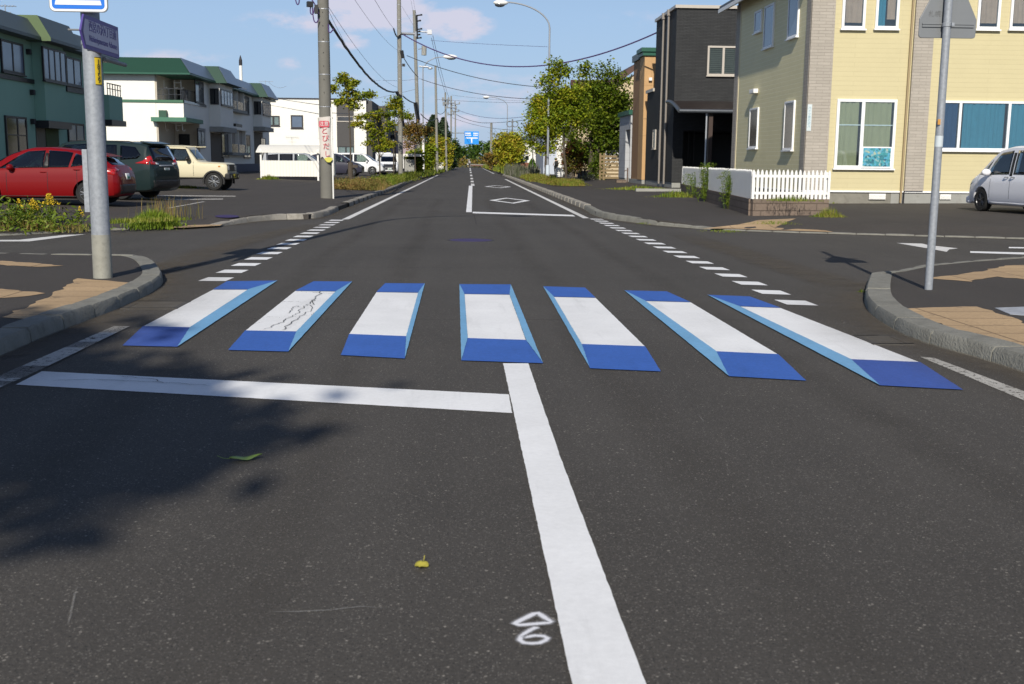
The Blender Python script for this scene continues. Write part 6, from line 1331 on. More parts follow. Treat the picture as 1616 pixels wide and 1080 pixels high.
def car(name, label, loc, heading, paint_, keys, wb, wr, ww_, sidewin, wind=None, rear=None, cab=None, glassm=None, rearglass=None, group=None, extra=None, rim=None, spokes=5, track=None, interior=True, trim=None, archtrim=False):
    """heading: angle of the nose from +X. keys: stations along the car, tail first"""
    root = thing(name, label, 'car', loc, heading, group); ORG[root.name] = Vector((0, 0, 0))
    st = densify(keys); me = loft_mesh(st, 'body'); bmv = bmesh.new(); bmv.from_mesh(me); bvh = BVHTree.FromBMesh(bmv)
    ob = bpy.data.objects.new('body', me); COL.objects.link(ob); ob.parent = root; ORG[ob.name] = Vector((0, 0, 0)); root_m = root.matrix_world.copy()
    ob.parent = None
    K = np.array(st); half = track or K[:, 4].max()
    cuts = []
    for x in wb:
        for s in (-1, 1):
            P = [(x+(wr+.055)*math.cos(a), s*(half+.2), wr+(wr+.055)*math.sin(a)) for a in np.linspace(0, 2*math.pi, 28, endpoint=False)]; cuts.append(prism_mesh(P, (0, -s*(ww_+.30), 0)))
    for c in cuts: cut(ob, [c])
    if cab:
        x0, x1 = cab; inner = []
        for (x, zb, zbelt, zt, w_, wt) in st:
            if x0 <= x <= x1: inner.append((x, zbelt-.50, zbelt-.02, zt-.055, w_-.09, wt-.055))
        cut(ob, [loft_mesh(inner)])
        for (_, poly) in sidewin: cut(ob, [prism_mesh([(x, -2, z_) for x, z_ in poly], (0, 4, 0))])
        if wind: cut(ob, [prism_mesh([(wind[0], y, z_) for y, z_ in wind[1]], (3, 0, 0))])
        if rear: cut(ob, [prism_mesh([(rear[0], y, z_) for y, z_ in rear[1]], (-3, 0, 0))])
    ob.data.materials.clear(); ob.data.materials.append(paint_); ob.name = 'body'; ob.parent = root
    smooth_by_angle(ob.data, R(32))
    for gm, poly in sidewin:
        for s in ('y+', 'y-'): project(bvh, poly, s, 'side_window', gm, root, .003)
    if wind: project(bvh, wind[1], 'x+', 'windscreen', glassm, root, .003)
    if rear: project(bvh, rear[1], 'x-', 'rear_window', rearglass or glassm, root, .003)
    for i, x in enumerate(wb):
        for s in (-1, 1): wheel(root, x, s*(half-ww_/2-.012), wr, ww_, rim or rimm, spokes, s)
    if cab and interior:
        xs_ = cab; zf_ = np.interp((xs_[0]+xs_[1])/2, K[:, 0], K[:, 2])
        for x in (xs_[0]+(xs_[1]-xs_[0])*.22, xs_[0]+(xs_[1]-xs_[0])*.58):
            for s in (-.34, .34):
                b = MB(); b.box(x-.07, x+.05, s-.22, s+.22, zf_-.42, zf_+.13); b.box(x-.10, x, s-.12, s+.12, zf_+.16, zf_+.34); b.box(x, x+.45, s-.22, s+.22, zf_-.47, zf_-.33); b.build('seat', seatm, root, bevel=.05, local=True)
        b = MB(); xd = xs_[1]-.45; b.box(xd-.05, xs_[1]-.12, -.6, .6, zf_-.3, zf_-.06); b.build('dashboard', M['black'], root, bevel=.04, local=True)
        b = MB(); b.tube([(xd-.22+.06*math.sin(a), -.34+.17*math.cos(a), zf_-.05+.17*math.sin(a)) for a in np.linspace(0, 6.283, 20)], .015, 6); b.build('steering_wheel', M['black'], root, local=True)
    if extra: extra(root, bvh, half)
    return root
def part(root, name, ma, fn, bevel=0, smooth=False):
    b = MB(); fn(b); return b.build(name, ma, root, bevel=bevel, smooth=smooth, local=True)
def mirrors(root, x, y, z_, ma, s=1.):
    for k in (-1, 1):
        part(root, 'side_mirror', ma, lambda b: b.ball((x, k*(y+.10), z_), .085*s, .12*s, .085*s, 12), smooth=True)
        part(root, 'mirror_stem', M['black'], lambda b: b.obox((x+.01, k*(y-.0), z_-.05), .07, .12, .04))
def handles(root, pts, y, ma):
    for (x, z_) in pts:
        for k in (-1, 1): part(root, 'door_handle', ma, lambda b: b.tube([(x-.09, k*y, z_), (x-.05, k*(y+.022), z_), (x+.05, k*(y+.022), z_), (x+.09, k*y, z_)], .014, 6), smooth=True)
def seams(root, bvh, xs_, z0, z1):
    for x in xs_:
        for s in ('y+', 'y-'): project(bvh, [(x-.006, z0), (x+.006, z0), (x+.006, z1), (x-.006, z1)], s, 'door_seam', M['black'], root, .0015, 3)
def num_plate(root, x, z_, sgn, ma=None, rows=True):
    pl = part(root, 'number_plate', ma or plate_w, lambda b: b.box(x, x+sgn*.012, -.165, .165, z_-.082, z_+.082), .004)
    ink_ = plate_i if ma is None else ink
    def marks(b):
        for i in range(4): b.box(x+sgn*.0122, x+sgn*.0135, -.09+i*.06, -.045+i*.06, z_-.06, z_+.015)
        for i in range(4): b.box(x+sgn*.0122, x+sgn*.0135, -.07+i*.04, -.045+i*.04, z_+.035, z_+.065)
    b = MB(); marks(b); b.build('characters', ink_, pl, local=True)
def carpaint(name, col, rough=.28, metal=.0):
    return mat(name, col, .5, 0, .04, 1.5, spec=.15, coat=.4)
red_p = carpaint('red_car_paint', (.17, .0015, .003), .38, .0); teal_p = carpaint('dark_teal_car_paint', (.012, .024, .025), .25, .3); cream_p = carpaint('cream_car_paint', (.62, .565, .40)); wht_p = carpaint('white_car_paint', (.74, .75, .77)); slv_p = carpaint('silver_car_paint', (.34, .36, .39), .3, .4); pearl_p = carpaint('pearl_grey_car_paint', (.80, .80, .84), .3, .0); navy_p = carpaint('dark_car_paint', (.035, .035, .055), .25, .3)

# red hatchback, side on, nose out of the picture on the left
def x_red(root, bvh, hw_):
    mirrors(root, .62, .80, .98, red_p); handles(root, ((-.18, .86), (-1.02, .93)), .818, red_p); seams(root, bvh, (.75, -.28, -1.02), .30, .92)
    for s in ('y+', 'y-'):
        project(bvh, [(-2.0, .78), (-1.62, .86), (-1.55, .97), (-1.72, 1.0), (-1.95, .94)], s, 'tail_light', tail_red, root, .006)
        project(bvh, [(1.55, .66), (1.95, .58), (1.9, .70), (1.5, .80)], s, 'headlight', lamp_clear, root, .006)
        project(bvh, [(-1.3, .17), (1.25, .17), (1.25, .24), (-1.3, .24)], s, 'side_skirt', M['black'], root, .008)
        project(bvh, [(-.30, .975), (-.16, .97), (-.20, 1.36), (-.27, 1.36)], s, 'door_pillar', M['black'], root, .006)
    project(bvh, [(-.62, .30), (.62, .30), (.66, .55), (-.66, .55)], 'x-', 'rear_bumper', M['black'], root, .008); project(bvh, [(-.165, .68), (.165, .68), (.165, .84), (-.165, .84)], 'x-', 'number_plate', plate_w, root, .012); project(bvh, [(-.10, .70), (.10, .70), (.10, .76), (-.10, .76)], 'x-', 'plate_characters', plate_i, root, .014)
    part(root, 'spoiler', red_p, lambda b: b.hexa([(-1.76, -.52, 1.27), (-1.35, -.54, 1.345), (-1.35, .54, 1.345), (-1.76, .52, 1.27)], [(-1.76, -.52, 1.295), (-1.35, -.54, 1.385), (-1.35, .54, 1.385), (-1.76, .52, 1.295)]), .01)
    for k in (-1, 1): project(bvh, [(k*.50, .93), (k*.76, .88), (k*.78, .99), (k*.60, 1.01)], 'x-', 'rear_lamp', tail_red, root, .010)
LC = (-10.43, 29.2); zc = lzL(LC[0])
car('red_car', 'glossy red hatchback parked side-on behind the goldenrod', (*LC, zc), R(180-1), red_p,
    [(-2.06, .34, .62, .68, .60, .46), (-2.03, .27, .80, .86, .74, .60), (-1.93, .22, .95, 1.02, .81, .62), (-1.70, .20, .98, 1.19, .835, .60), (-1.45, .18, .985, 1.33, .845, .575), (-1.0, .17, .975, 1.445, .847, .575), (-.3, .17, .955, 1.52, .847, .58), (.2, .17, .94, 1.505, .845, .58), (.70, .17, .925, 1.37, .842, .585), (1.15, .18, .90, 1.11, .838, .62), (1.25, .18, .885, .99, .835, .66), (1.65, .19, .80, .88, .815, .66), (1.93, .22, .66, .72, .74, .56), (2.04, .30, .52, .58, .58, .44)],
    (-1.27, 1.28), .315, .20,
    [(carglass, [(-.16, .975), (.66, .955), (.98, .945), (.80, 1.06), (.48, 1.28), (.25, 1.40), (-.19, 1.43)]), (darkglass, [(-.30, .98), (-.27, 1.43), (-.72, 1.405), (-.88, 1.375), (-.80, .99)]), (darkglass, [(-.86, 1.0), (-.94, 1.355), (-1.22, 1.27), (-1.42, 1.13), (-1.26, 1.06)])],
    wind=(.2, [(-.66, 1.00), (.66, 1.00), (.55, 1.40), (-.55, 1.40)]), rear=(-.9, [(-.57, 1.06), (.57, 1.06), (.49, 1.29), (-.49, 1.29)]), cab=(-1.60, 1.06), glassm=carglass, rearglass=darkglass, extra=x_red)
bpy.data.objects['red_car'].scale = (.98, .98, .945)
# dark teal wagon behind it, tail towards the street
def x_suv(root, bvh, hw_):
    mirrors(root, .95, .86, 1.12, teal_p); handles(root, ((-.25, 1.0), (-1.1, 1.02)), .88, M['steel']); seams(root, bvh, (.85, -.3, -1.2), .35, 1.05)
    for s in ('y+', 'y-'):
        project(bvh, [(-2.32, 1.04), (-2.0, 1.07), (-1.80, 1.08), (-2.04, 1.15), (-2.16, 1.28), (-2.26, 1.30)], s, 'tail_light', tail_red, root, .008)
        project(bvh, [(-2.3, .22), (2.2, .22), (2.2, .34), (-2.3, .34)], s, 'side_skirt', M['black'], root, .010)
    for k in (-1, 1):
        project(bvh, [(k*.50, 1.03), (k*.82, 1.05), (k*.84, 1.14), (k*.80, 1.30), (k*.74, 1.32), (k*.70, 1.14), (k*.50, 1.10)], 'x-', 'tail_light', tail_red, root, .010)
        project(bvh, [(k*.44, 1.03), (k*.60, 1.05), (k*.60, 1.10), (k*.44, 1.09)], 'x-', 'reverse_lamp', lamp_clear, root, .014)
        part(root, 'roof_rail', M['black'], lambda b: b.tube([(-1.7, k*.60, 1.65), (-1.5, k*.605, 1.71), (.1, k*.605, 1.73), (.35, k*.60, 1.69)], .018, 6))
    project(bvh, [(-.78, .34), (.78, .34), (.82, .58), (-.82, .58)], 'x-', 'rear_bumper', M['black'], root, .014)
    project(bvh, [(-.42, .99), (.42, .99), (.42, 1.03), (-.42, 1.03)], 'x-', 'tailgate_strip', M['steel'], root, .012); num_plate(root, -2.345, .86, -1)
    part(root, 'spoiler', teal_p, lambda b: b.hexa([(-2.22, -.58, 1.63), (-1.85, -.6, 1.68), (-1.85, .6, 1.68), (-2.22, .58, 1.63)], [(-2.22, -.58, 1.66), (-1.85, -.6, 1.73), (-1.85, .6, 1.73), (-2.22, .58, 1.66)]), .01)
    part(root, 'rear_wiper', M['black'], lambda b: b.tube([(-2.27, .0, 1.16), (-2.285, .25, 1.18)], .014, 5))
LC = (-10.75, 33.9); zc = lzL(LC[0])-.02
car('dark_wagon', 'dark teal tall wagon with red boomerang tail lamps beside the red hatchback', (*LC, zc), R(180-13), teal_p,
    [(-2.36, .42, .80, .86, .76, .66), (-2.33, .32, .98, 1.03, .85, .74), (-2.26, .27, 1.08, 1.22, .89, .74), (-2.12, .24, 1.10, 1.62, .90, .70), (-1.9, .23, 1.10, 1.68, .905, .69), (-1.0, .22, 1.08, 1.735, .91, .68), (0, .22, 1.06, 1.75, .91, .69), (.55, .22, 1.04, 1.70, .91, .68), (1.0, .22, 1.03, 1.48, .905, .69), (1.35, .23, 1.02, 1.18, .90, .74), (1.7, .24, .98, 1.08, .88, .74), (2.15, .27, .86, .96, .82, .66), (2.34, .35, .64, .72, .66, .50)],
    (-1.33, 1.38), .345, .22,
    [(carglass, [(-.26, 1.14), (1.0, 1.11), (1.08, 1.14), (.82, 1.38), (.5, 1.60), (-.24, 1.64)]), (darkglass, [(-.36, 1.15), (-.34, 1.62), (-1.15, 1.61), (-1.22, 1.16)]), (darkglass, [(-1.32, 1.17), (-1.26, 1.60), (-1.75, 1.55), (-1.96, 1.31), (-1.85, 1.21)])],
    wind=(.3, [(-.72, 1.16), (.72, 1.16), (.64, 1.60), (-.64, 1.60)]), rear=(-1.6, [(-.70, 1.14), (.70, 1.14), (.62, 1.58), (-.62, 1.58)]), cab=(-2.06, 1.30), glassm=carglass, rearglass=darkglass, extra=x_suv)
bpy.data.objects['dark_wagon'].scale = (.98, .98, .97)
# cream boxy four-by-four
def x_box(root, bvh, hw_):
    mirrors(root, .24, .76, 1.20, M['black'], 1.1); handles(root, ((-.76, 1.02),), .752, M['black']); seams(root, bvh, (.42, -.88), .55, 1.10)
    for s in ('y+', 'y-'):
        project(bvh, [(-1.6, .46), (1.5, .46), (1.5, .50), (-1.6, .50)], s, 'side_sill', M['black'], root, .012)
        project(bvh, [(1.38, .90), (1.46, .90), (1.46, .95), (1.38, .95)], s, 'indicator', amber, root, .012)
    for k in (-1, 1):
        for xw in (-1.05, 1.2):
            b = MB(); A8 = np.linspace(-.25, math.pi+.25, 18)
            P = [(xw+.43*math.cos(a), .345+.43*math.sin(a)) for a in A8]; Q = [(xw+.365*math.cos(a), .345+.365*math.sin(a)) for a in A8]
            V = [(x, k*.70, z_) for x, z_ in P]+[(x, k*.80, z_) for x, z_ in P]+[(x, k*.80, z_) for x, z_ in Q]+[(x, k*.70, z_) for x, z_ in Q]; n = 18
            b.add(V, [(r_*n+i, r_*n+i+1, ((r_+1) % 4)*n+i+1, ((r_+1) % 4)*n+i) for r_ in range(4) for i in range(n-1)]); b.build('wheel_arch', M['black'], root, local=True, bevel=.01)
        part(root, 'headlight', lamp_clear, lambda b: b.tube([(1.695, k*.50, .86), (1.735, k*.50, .86)], .105, 16))
        part(root, 'fog_lamp', lamp_clear, lambda b: b.tube([(1.80, k*.55, .54), (1.835, k*.55, .54)], .06, 12))
    part(root, 'grille', M['black'], lambda b: b.box(1.69, 1.722, -.66, .66, .72, 1.0), .02); part(root, 'front_bumper', M['black'], lambda b: b.box(1.60, 1.83, -.74, .74, .42, .68), .05)
    part(root, 'rear_bumper', M['black'], lambda b: b.box(-1.78, -1.62, -.72, .72, .44, .62), .04); num_plate(root, 1.833, .56, 1, plate_y); part(root, 'rain_gutter', cream_p, lambda b: (b.box(-1.62, .55, .655, .69, 1.655, 1.685), b.box(-1.62, .55, -.69, -.655, 1.655, 1.685)), .006)
    for s in (-1, 1): part(root, 'tail_light', tail_red, lambda b: b.box(-1.80, -1.77, s*.45, s*.68, .47, .57), .01)
    part(root, 'spare_wheel', M['rubber'], lambda b: b.lathe([(.12, -.09), (.30, -.09), (.34, 0), (.30, .09), (.12, .09)], Matrix.Translation((-1.80, 0, .98)) @ Matrix.Rotation(math.pi/2, 4, 'Y'), 24), smooth=True)
LC = (-10.55, 44.6); zc = lzL(LC[0])-.04
car('boxy_car', 'cream boxy off-road car with black bumpers in the left parking lot', (*LC, zc), R(-3), cream_p,
    [(-1.72, .50, 1.08, 1.66, .70, .63), (-1.69, .46, 1.10, 1.69, .735, .655), (-1.0, .44, 1.09, 1.72, .745, .665), (-.1, .44, 1.08, 1.72, .745, .665), (.14, .44, 1.08, 1.70, .745, .66), (.26, .44, 1.07, 1.56, .745, .665), (.56, .44, 1.06, 1.14, .745, .69), (.66, .44, 1.04, 1.10, .745, .71), (1.58, .44, 1.01, 1.065, .745, .715), (1.69, .46, .99, 1.035, .735, .70), (1.72, .50, .92, .96, .71, .68)],
    (-1.05, 1.2), .345, .19,
    [(carglass, [(-.78, 1.12), (.26, 1.12), (.34, 1.15), (.14, 1.58), (-.78, 1.60)]), (darkglass, [(-.98, 1.14), (-.98, 1.60), (-1.46, 1.59), (-1.46, 1.14)])],
    wind=(-.1, [(-.62, 1.17), (.62, 1.17), (.585, 1.59), (-.585, 1.59)]), rear=(-1.3, [(-.55, 1.14), (.55, 1.14), (.55, 1.55), (-.55, 1.55)]), cab=(-1.58, .42), glassm=carglass, rearglass=darkglass, extra=x_box, spokes=6, track=.79)
# pearl minivan at the right edge
def x_van(root, bvh, hw_):
    mirrors(root, 1.02, .85, 1.10, pearl_p, 1.15); handles(root, ((.18, .98), (-.12, .98)), .842, M['steel']); seams(root, bvh, (.98, .02, -1.15), .32, 1.0)
    for s in ('y+', 'y-'):
        project(bvh, [(1.95, .78), (2.28, .72), (2.24, .88), (1.80, .98)], s, 'headlight', lamp_clear, root, .008); project(bvh, [(-1.0, .16), (1.05, .16), (1.05, .28), (-1.0, .28)], s, 'side_skirt', pearl_p, root, .014)
        project(bvh, [(-2.33, .85), (-2.2, .85), (-2.15, 1.5), (-2.25, 1.5)], s, 'tail_light', tail_red, root, .008); project(bvh, [(-.02, 1.01), (.10, 1.01), (.10, 1.64), (-.02, 1.64)], s, 'door_pillar', M['black'], root, .006)
    for k in (-1, 1): part(root, 'fog_lamp', lamp_clear, lambda b: b.box(2.2, 2.30, k*.5, k*.68, .38, .46), .02)
    num_plate(root, 2.35, .52, 1); part(root, 'grille', M['black'], lambda b: b.box(2.25, 2.335, -.45, .45, .62, .76), .02); part(root, 'front_bumper', pearl_p, lambda b: b.box(2.1, 2.345, -.76, .76, .20, .42), .06)
fw_ = G(1547, 334, .22)
hd = R(95); LC = (fw_[0]+.80*math.cos(hd-R(90))-1.42*math.cos(hd), fw_[1]+.80*math.sin(hd-R(90))-1.42*math.sin(hd))
car('minivan', 'pearl grey minivan parked nose-in at the yellow house', (*LC, lzR(LC[0])-.01), hd, pearl_p,
    [(-2.33, .40, .80, .86, .74, .66), (-2.30, .30, 1.0, 1.10, .82, .70), (-2.22, .24, 1.03, 1.72, .84, .66), (-2.0, .22, 1.03, 1.80, .845, .66), (-1.0, .20, 1.02, 1.84, .847, .67), (.2, .20, 1.01, 1.84, .847, .67), (.85, .20, 1.0, 1.74, .847, .67), (1.3, .20, .99, 1.46, .845, .69), (1.62, .20, .98, 1.20, .84, .72), (1.85, .21, .95, 1.06, .82, .72), (2.15, .23, .84, .93, .78, .66), (2.31, .30, .64, .72, .66, .54)],
    (-1.43, 1.42), .325, .21,
    [(carglass, [(.14, 1.05), (1.22, 1.03), (.98, 1.40), (.72, 1.64), (.14, 1.70)]), (carglass, [(1.30, 1.03), (1.62, 1.03), (1.30, 1.30), (1.06, 1.46)]), (carglass, [(-.06, 1.05), (-.06, 1.70), (-1.05, 1.70), (-1.05, 1.05)]), (darkglass, [(-1.18, 1.06), (-1.18, 1.70), (-2.0, 1.66), (-2.05, 1.08)])],
    wind=(.6, [(-.72, 1.14), (.72, 1.14), (.62, 1.68), (-.62, 1.68)]), rear=(-1.6, [(-.66, 1.1), (.66, 1.1), (.60, 1.66), (-.60, 1.66)]), cab=(-2.16, 1.55), glassm=carglass, rearglass=darkglass, extra=x_van, rim=rimd, spokes=5)
# vans and cars parked in front of the white box building
def x_far(pt):
    def f(root, bvh, hw_):
        mirrors(root, .95, .82, 1.05, pt); seams(root, bvh, (.9, -.2), .35, 1.0)
        for s in ('y+', 'y-'):
            project(bvh, [(1.80, .74), (2.12, .68), (2.08, .84), (1.7, .92)], s, 'headlight', lamp_clear, root, .008); project(bvh, [(-2.1, .85), (-1.98, .85), (-1.98, 1.15), (-2.08, 1.15)], s, 'tail_light', tail_red, root, .008)
        num_plate(root, 2.26, .5, 1); project(bvh, [(-.5, .5), (.5, .5), (.55, .72), (-.55, .72)], 'x+', 'grille', M['black'], root, .008)
    return f
VAN = [(-2.24, .38, .80, .86, .72, .64), (-2.2, .30, 1.0, 1.1, .80, .70), (-2.1, .24, 1.0, 1.64, .83, .66), (-1.8, .22, 1.0, 1.72, .84, .66), (.2, .20, .98, 1.75, .842, .67), (.8, .20, .97, 1.62, .84, .67), (1.3, .20, .95, 1.28, .835, .70), (1.6, .2, .93, 1.06, .83, .72), (1.9, .22, .84, .94, .79, .66), (2.16, .26, .70, .78, .70, .56), (2.23, .34, .56, .62, .58, .46)]
VW = lambda gm: [(gm, [(-.1, 1.03), (.98, 1.0), (1.18, 1.06), (.75, 1.46), (.55, 1.60), (-.1, 1.62)]), (darkglass, [(-.2, 1.03), (-.2, 1.62), (-1.05, 1.61), (-1.05, 1.03)]), (darkglass, [(-1.15, 1.04), (-1.15, 1.61), (-1.85, 1.55), (-1.9, 1.06)])]
vk = dict(wb=(-1.38, 1.36), wr=.32, ww_=.2, wind=(.5, [(-.70, 1.10), (.70, 1.10), (.62, 1.58), (-.62, 1.58)]), rear=(-1.6, [(-.64, 1.1), (.64, 1.1), (.6, 1.56), (-.6, 1.56)]), cab=(-2.02, 1.3), glassm=carglass, rearglass=darkglass)
gl_ = 'vehicles parked before the white box building'
c = AY(468, 262, 74); car('minivan', 'silver minivan seen through the open white shelter', (c.x, 74.5, .22), 0, slv_p, VAN, sidewin=VW(carglass), extra=x_far(slv_p), group=gl_, **vk)
c = AY(563, 262, 91); car('minivan', 'white people carrier parked side-on left of the thin planter trees', (c.x, 91, .32), R(-4), wht_p, VAN, sidewin=VW(carglass), extra=x_far(wht_p), group=gl_, **vk)
HAT = [(-1.9, .36, .80, .86, .66, .58), (-1.86, .28, .95, 1.05, .78, .64), (-1.7, .22, 1.0, 1.42, .82, .60), (-1.2, .20, .99, 1.52, .83, .59), (0, .19, .97, 1.55, .835, .59), (.5, .19, .95, 1.46, .833, .60), (.95, .19, .93, 1.14, .83, .64), (1.15, .2, .92, 1.02, .825, .66), (1.55, .22, .82, .90, .79, .64), (1.86, .28, .64, .70, .66, .50)]
c = AY(530, 268, 77); car('compact_car', 'dark compact car with silver wheels half behind the nearest utility pole', (c.x, 77, .36), R(-3), navy_p, HAT, (-1.2, 1.2), .30, .19, [(carglass, [(-.15, 1.0), (.80, .98), (.45, 1.32), (.2, 1.43), (-.15, 1.45)]), (darkglass, [(-.25, 1.0), (-.25, 1.45), (-.95, 1.43), (-1.35, 1.2), (-1.2, 1.04)])], wind=(.2, [(-.64, 1.04), (.64, 1.04), (.55, 1.40), (-.55, 1.40)]), rear=(-1.2, [(-.58, 1.06), (.58, 1.06), (.52, 1.38), (-.52, 1.38)]), cab=(-1.6, .95), glassm=carglass, rearglass=darkglass, extra=x_far(navy_p), spokes=10, rim=rimm, group=gl_)
def x_front(root, bvh, hw_):
    x_far(wht_p)(root, bvh, hw_); project(bvh, [(-.6, .42), (.6, .42), (.5, .9), (-.5, .9)], 'x+', 'mesh_grille', rimd, root, .012)
c = AY(609, 260, 97); car('minivan', 'white van facing the camera with a broad grey grille', (c.x, 99.3, .26), R(-82), wht_p, VAN, sidewin=VW(carglass), extra=x_front, group=gl_, **vk)
# box truck behind the second pole
c = AY(632, 260, 103); h = thing('box_truck', 'small white box truck between the utility poles', 'truck', (c.x, 104, .2)); xa, xb = AY(618.5, 255, 103).x, AY(654, 255, 103).x
b = MB(); b.box(xa, xb-.95, 103, 105, .75, AY(630, 243.5, 103).z); b.build('cargo_box', M['white'], h, bevel=.04)
b = MB(); b.box(xa-.03, xb+.6, 102.97, 105.03, AY(630, 247, 103).z, AY(630, 243.3, 103).z+.02); b.build('box_top', mat('off_white_top', (.74, .72, .66), .6), h, bevel=.03)
b = MB(); b.box(xb-.9, xb-.02, 103.1, 104.9, .5, AY(640, 252, 103).z); b.build('tail_frame', M['conc'], h)
b = MB(); b.box(xa-1.5, xa-.03, 103.1, 104.9, .5, 2.2); b.build('cab', wht_p, h, bevel=.15)
for x in (xa-.7, xb-1.7):
    e = bpy.data.objects.new('wheel', None); COL.objects.link(e); e.parent = h; e.location = (x-c.x, -.85, .35); b = MB(); b.lathe([(.2, -.1), (.38, -.1), (.40, 0), (.38, .1), (.2, .1)], Matrix.Rotation(math.pi/2, 4, 'X'), 20); b.build('tyre', M['rubber'], e, local=True); b = MB(); b.lathe([(.2, -.09), (.2, .02), (.02, .05)], Matrix.Rotation(math.pi/2, 4, 'X'), 16); b.build('rim', rimm, e, local=True)

# ------------------------------------------------------------------ trees, planters, weeds
L_street = leafmat('street_tree_leaves', [(.07, .12, .008), (.12, .18, .010), (.19, .25, .013), (.28, .30, .018), (.36, .31, .025)])
L_thin = leafmat('thin_tree_leaves', [(.07, .12, .010), (.14, .19, .012), (.22, .26, .015), (.33, .30, .02), (.38, .25, .03)])
L_rust = leafmat('rusty_leaves', [(.08, .09, .02), (.17, .14, .03), (.26, .16, .04), (.30, .11, .035)])
L_garden = leafmat('garden_leaves', [(.04, .075, .006), (.075, .12, .008), (.125, .17, .010), (.20, .22, .014)])
L_yellow = leafmat('yellow_tree_leaves', [(.13, .20, .015), (.28, .31, .02), (.42, .37, .03), (.42, .24, .04)])
L_dark = leafmat('conifer_needles', [(.022, .042, .020), (.036, .062, .028), (.055, .085, .036)], .15)
L_wood = leafmat('wood_leaves', [(.018, .05, .010), (.04, .085, .014), (.07, .125, .016), (.14, .16, .02)])
L_red = leafmat('red_shrub_leaves', [(.05, .08, .012), (.14, .14, .02), (.20, .07, .03), (.24, .05, .045)])
L_grass = leafmat('roadside_grass', [(.07, .12, .012), (.13, .19, .018), (.22, .24, .03), (.27, .22, .07)])
L_dry = leafmat('dry_grass', [(.11, .13, .025), (.19, .17, .04), (.25, .17, .055), (.26, .12, .055)])
L_weed = leafmat('weed_leaves', [(.05, .10, .012), (.10, .16, .016), (.16, .21, .02), (.20, .17, .04)])
L_lav = leafmat('grey_green_leaves', [(.08, .10, .05), (.14, .15, .09), (.17, .15, .15)])
L_gold = mat('goldenrod_flower', (.55, .38, .02), .8, 0, .25, 30.)
def leaf_mesh(name, C, size, rng, ma, parent, up=.5, kind=None, aspect=.62, droop=.0):
    """many small leaves: each a kinked diamond of two triangles' worth of quad, centred at C"""
    C = np.asarray(C); n = len(C); nrm = rng.normal(size=(n, 3)); nrm[:, 2] = np.abs(nrm[:, 2])+up; nrm /= np.linalg.norm(nrm, axis=1)[:, None]
    t = rng.normal(size=(n, 3)); t -= nrm*(t*nrm).sum(1)[:, None]; t /= np.linalg.norm(t, axis=1)[:, None]; s = np.cross(nrm, t); L = size*rng.uniform(.6, 1.35, (n, 1))
    V = np.stack([C-t*L*.5, C+s*L*aspect*.5+nrm*L*.06-t*L*.05, C+t*L*.5-nrm*L*droop, C-s*L*aspect*.5+nrm*L*.06-t*L*.05], 1).reshape(-1, 3)
    return arrays(name, V, np.arange(4*n).reshape(-1, 4), ma, parent, kind)
def clumps(rng, c, rad, k, shell=.55):
    P = rng.normal(size=(k, 3)); P /= np.linalg.norm(P, axis=1)[:, None]; P *= (rng.uniform(shell**3, 1, (k, 1)))**(1/3); return np.array(c)+P*np.array(rad)
def fill(rng, cl, r, n, flat=.7):
    i = rng.integers(0, len(cl), n); rr = np.asarray(r)[i] if np.ndim(r) else np.full(n, r); P = rng.normal(size=(n, 3))*.5; P[:, 2] *= flat; return cl[i]+P*rr[:, None]
def tree(name, label, base, c, rad, nclump, nleaf, size, ma, seed, trunk_r, stems=1, clump_r=.5, group=None, cat='tree', limbs=12, extra=None, shell=.45, bare=0):
    rng = np.random.default_rng(seed); h = thing(name, label, cat, base, 0, group)
    cl = clumps(rng, c, rad, nclump, shell)
    if extra is not None: cl = np.vstack([cl, extra])
    rr = rng.uniform(.6, 1.35, len(cl))*clump_r
    leaf_mesh('crown', fill(rng, cl, rr, nleaf), size, rng, ma, h)
    b = MB(); B = Vector(base); Cc = Vector(c)
    for s in range(stems):
        o = Vector((rng.uniform(-.2, .2), rng.uniform(-.2, .2), 0)) if stems > 1 else Vector((0, 0, 0)); top = Cc+Vector((rng.uniform(-.3, .3)*rad[0], rng.uniform(-.3, .3)*rad[1], rad[2]*.45)); pts = []
        for i in range(7):
            t = i/6; p = (B+o).lerp(top, t); pts.append(p+Vector((rng.uniform(-1, 1)*.10*(t > 0)*(t < 1), rng.uniform(-1, 1)*.10*(t > 0)*(t < 1), 0)))
        b.tube(pts, [trunk_r*(1.15-.95*i/6) for i in range(7)], 9)
        for i in range(limbs):
            q = cl[rng.integers(0, len(cl))]; t = rng.uniform(.45, .85); k = t*6; j = min(5, int(k)); p = pts[j].lerp(pts[j+1], k-j); q = Vector(q); m_ = p.lerp(q, .5)+Vector((0, 0, .12*(q-p).length)); b.tube([p, m_, q], [trunk_r*.42*(1.15-t), trunk_r*.25, trunk_r*.08], 6)
        for i in range(bare):
            p = pts[5]; q = p+Vector((rng.normal()*rad[0]*.6, rng.normal()*rad[1]*.4, rng.uniform(.5, 1.5)*rad[2]*.8)); b.tube([p, p.lerp(q, .5)+Vector((.1, 0, .1)), q], [.03, .02, .008], 5)
    b.build('trunk', M['bark'], h, smooth=True); return h
def T(px_, py_, Y): q = AY(px_, py_, Y); return np.array((q.x, q.y, q.z))
def crown_at(x0, y0, x1, y1, Y, dy=.8):
    a, b = T(x0, y1, Y), T(x1, y0, Y); c = (a+b)/2; return tuple(c), ((b[0]-a[0])/2, (b[0]-a[0])/2*dy, (b[2]-a[2])/2)
def ex(L, Y): return np.array([T(x, y, Y+dy) for x, y, dy in L])
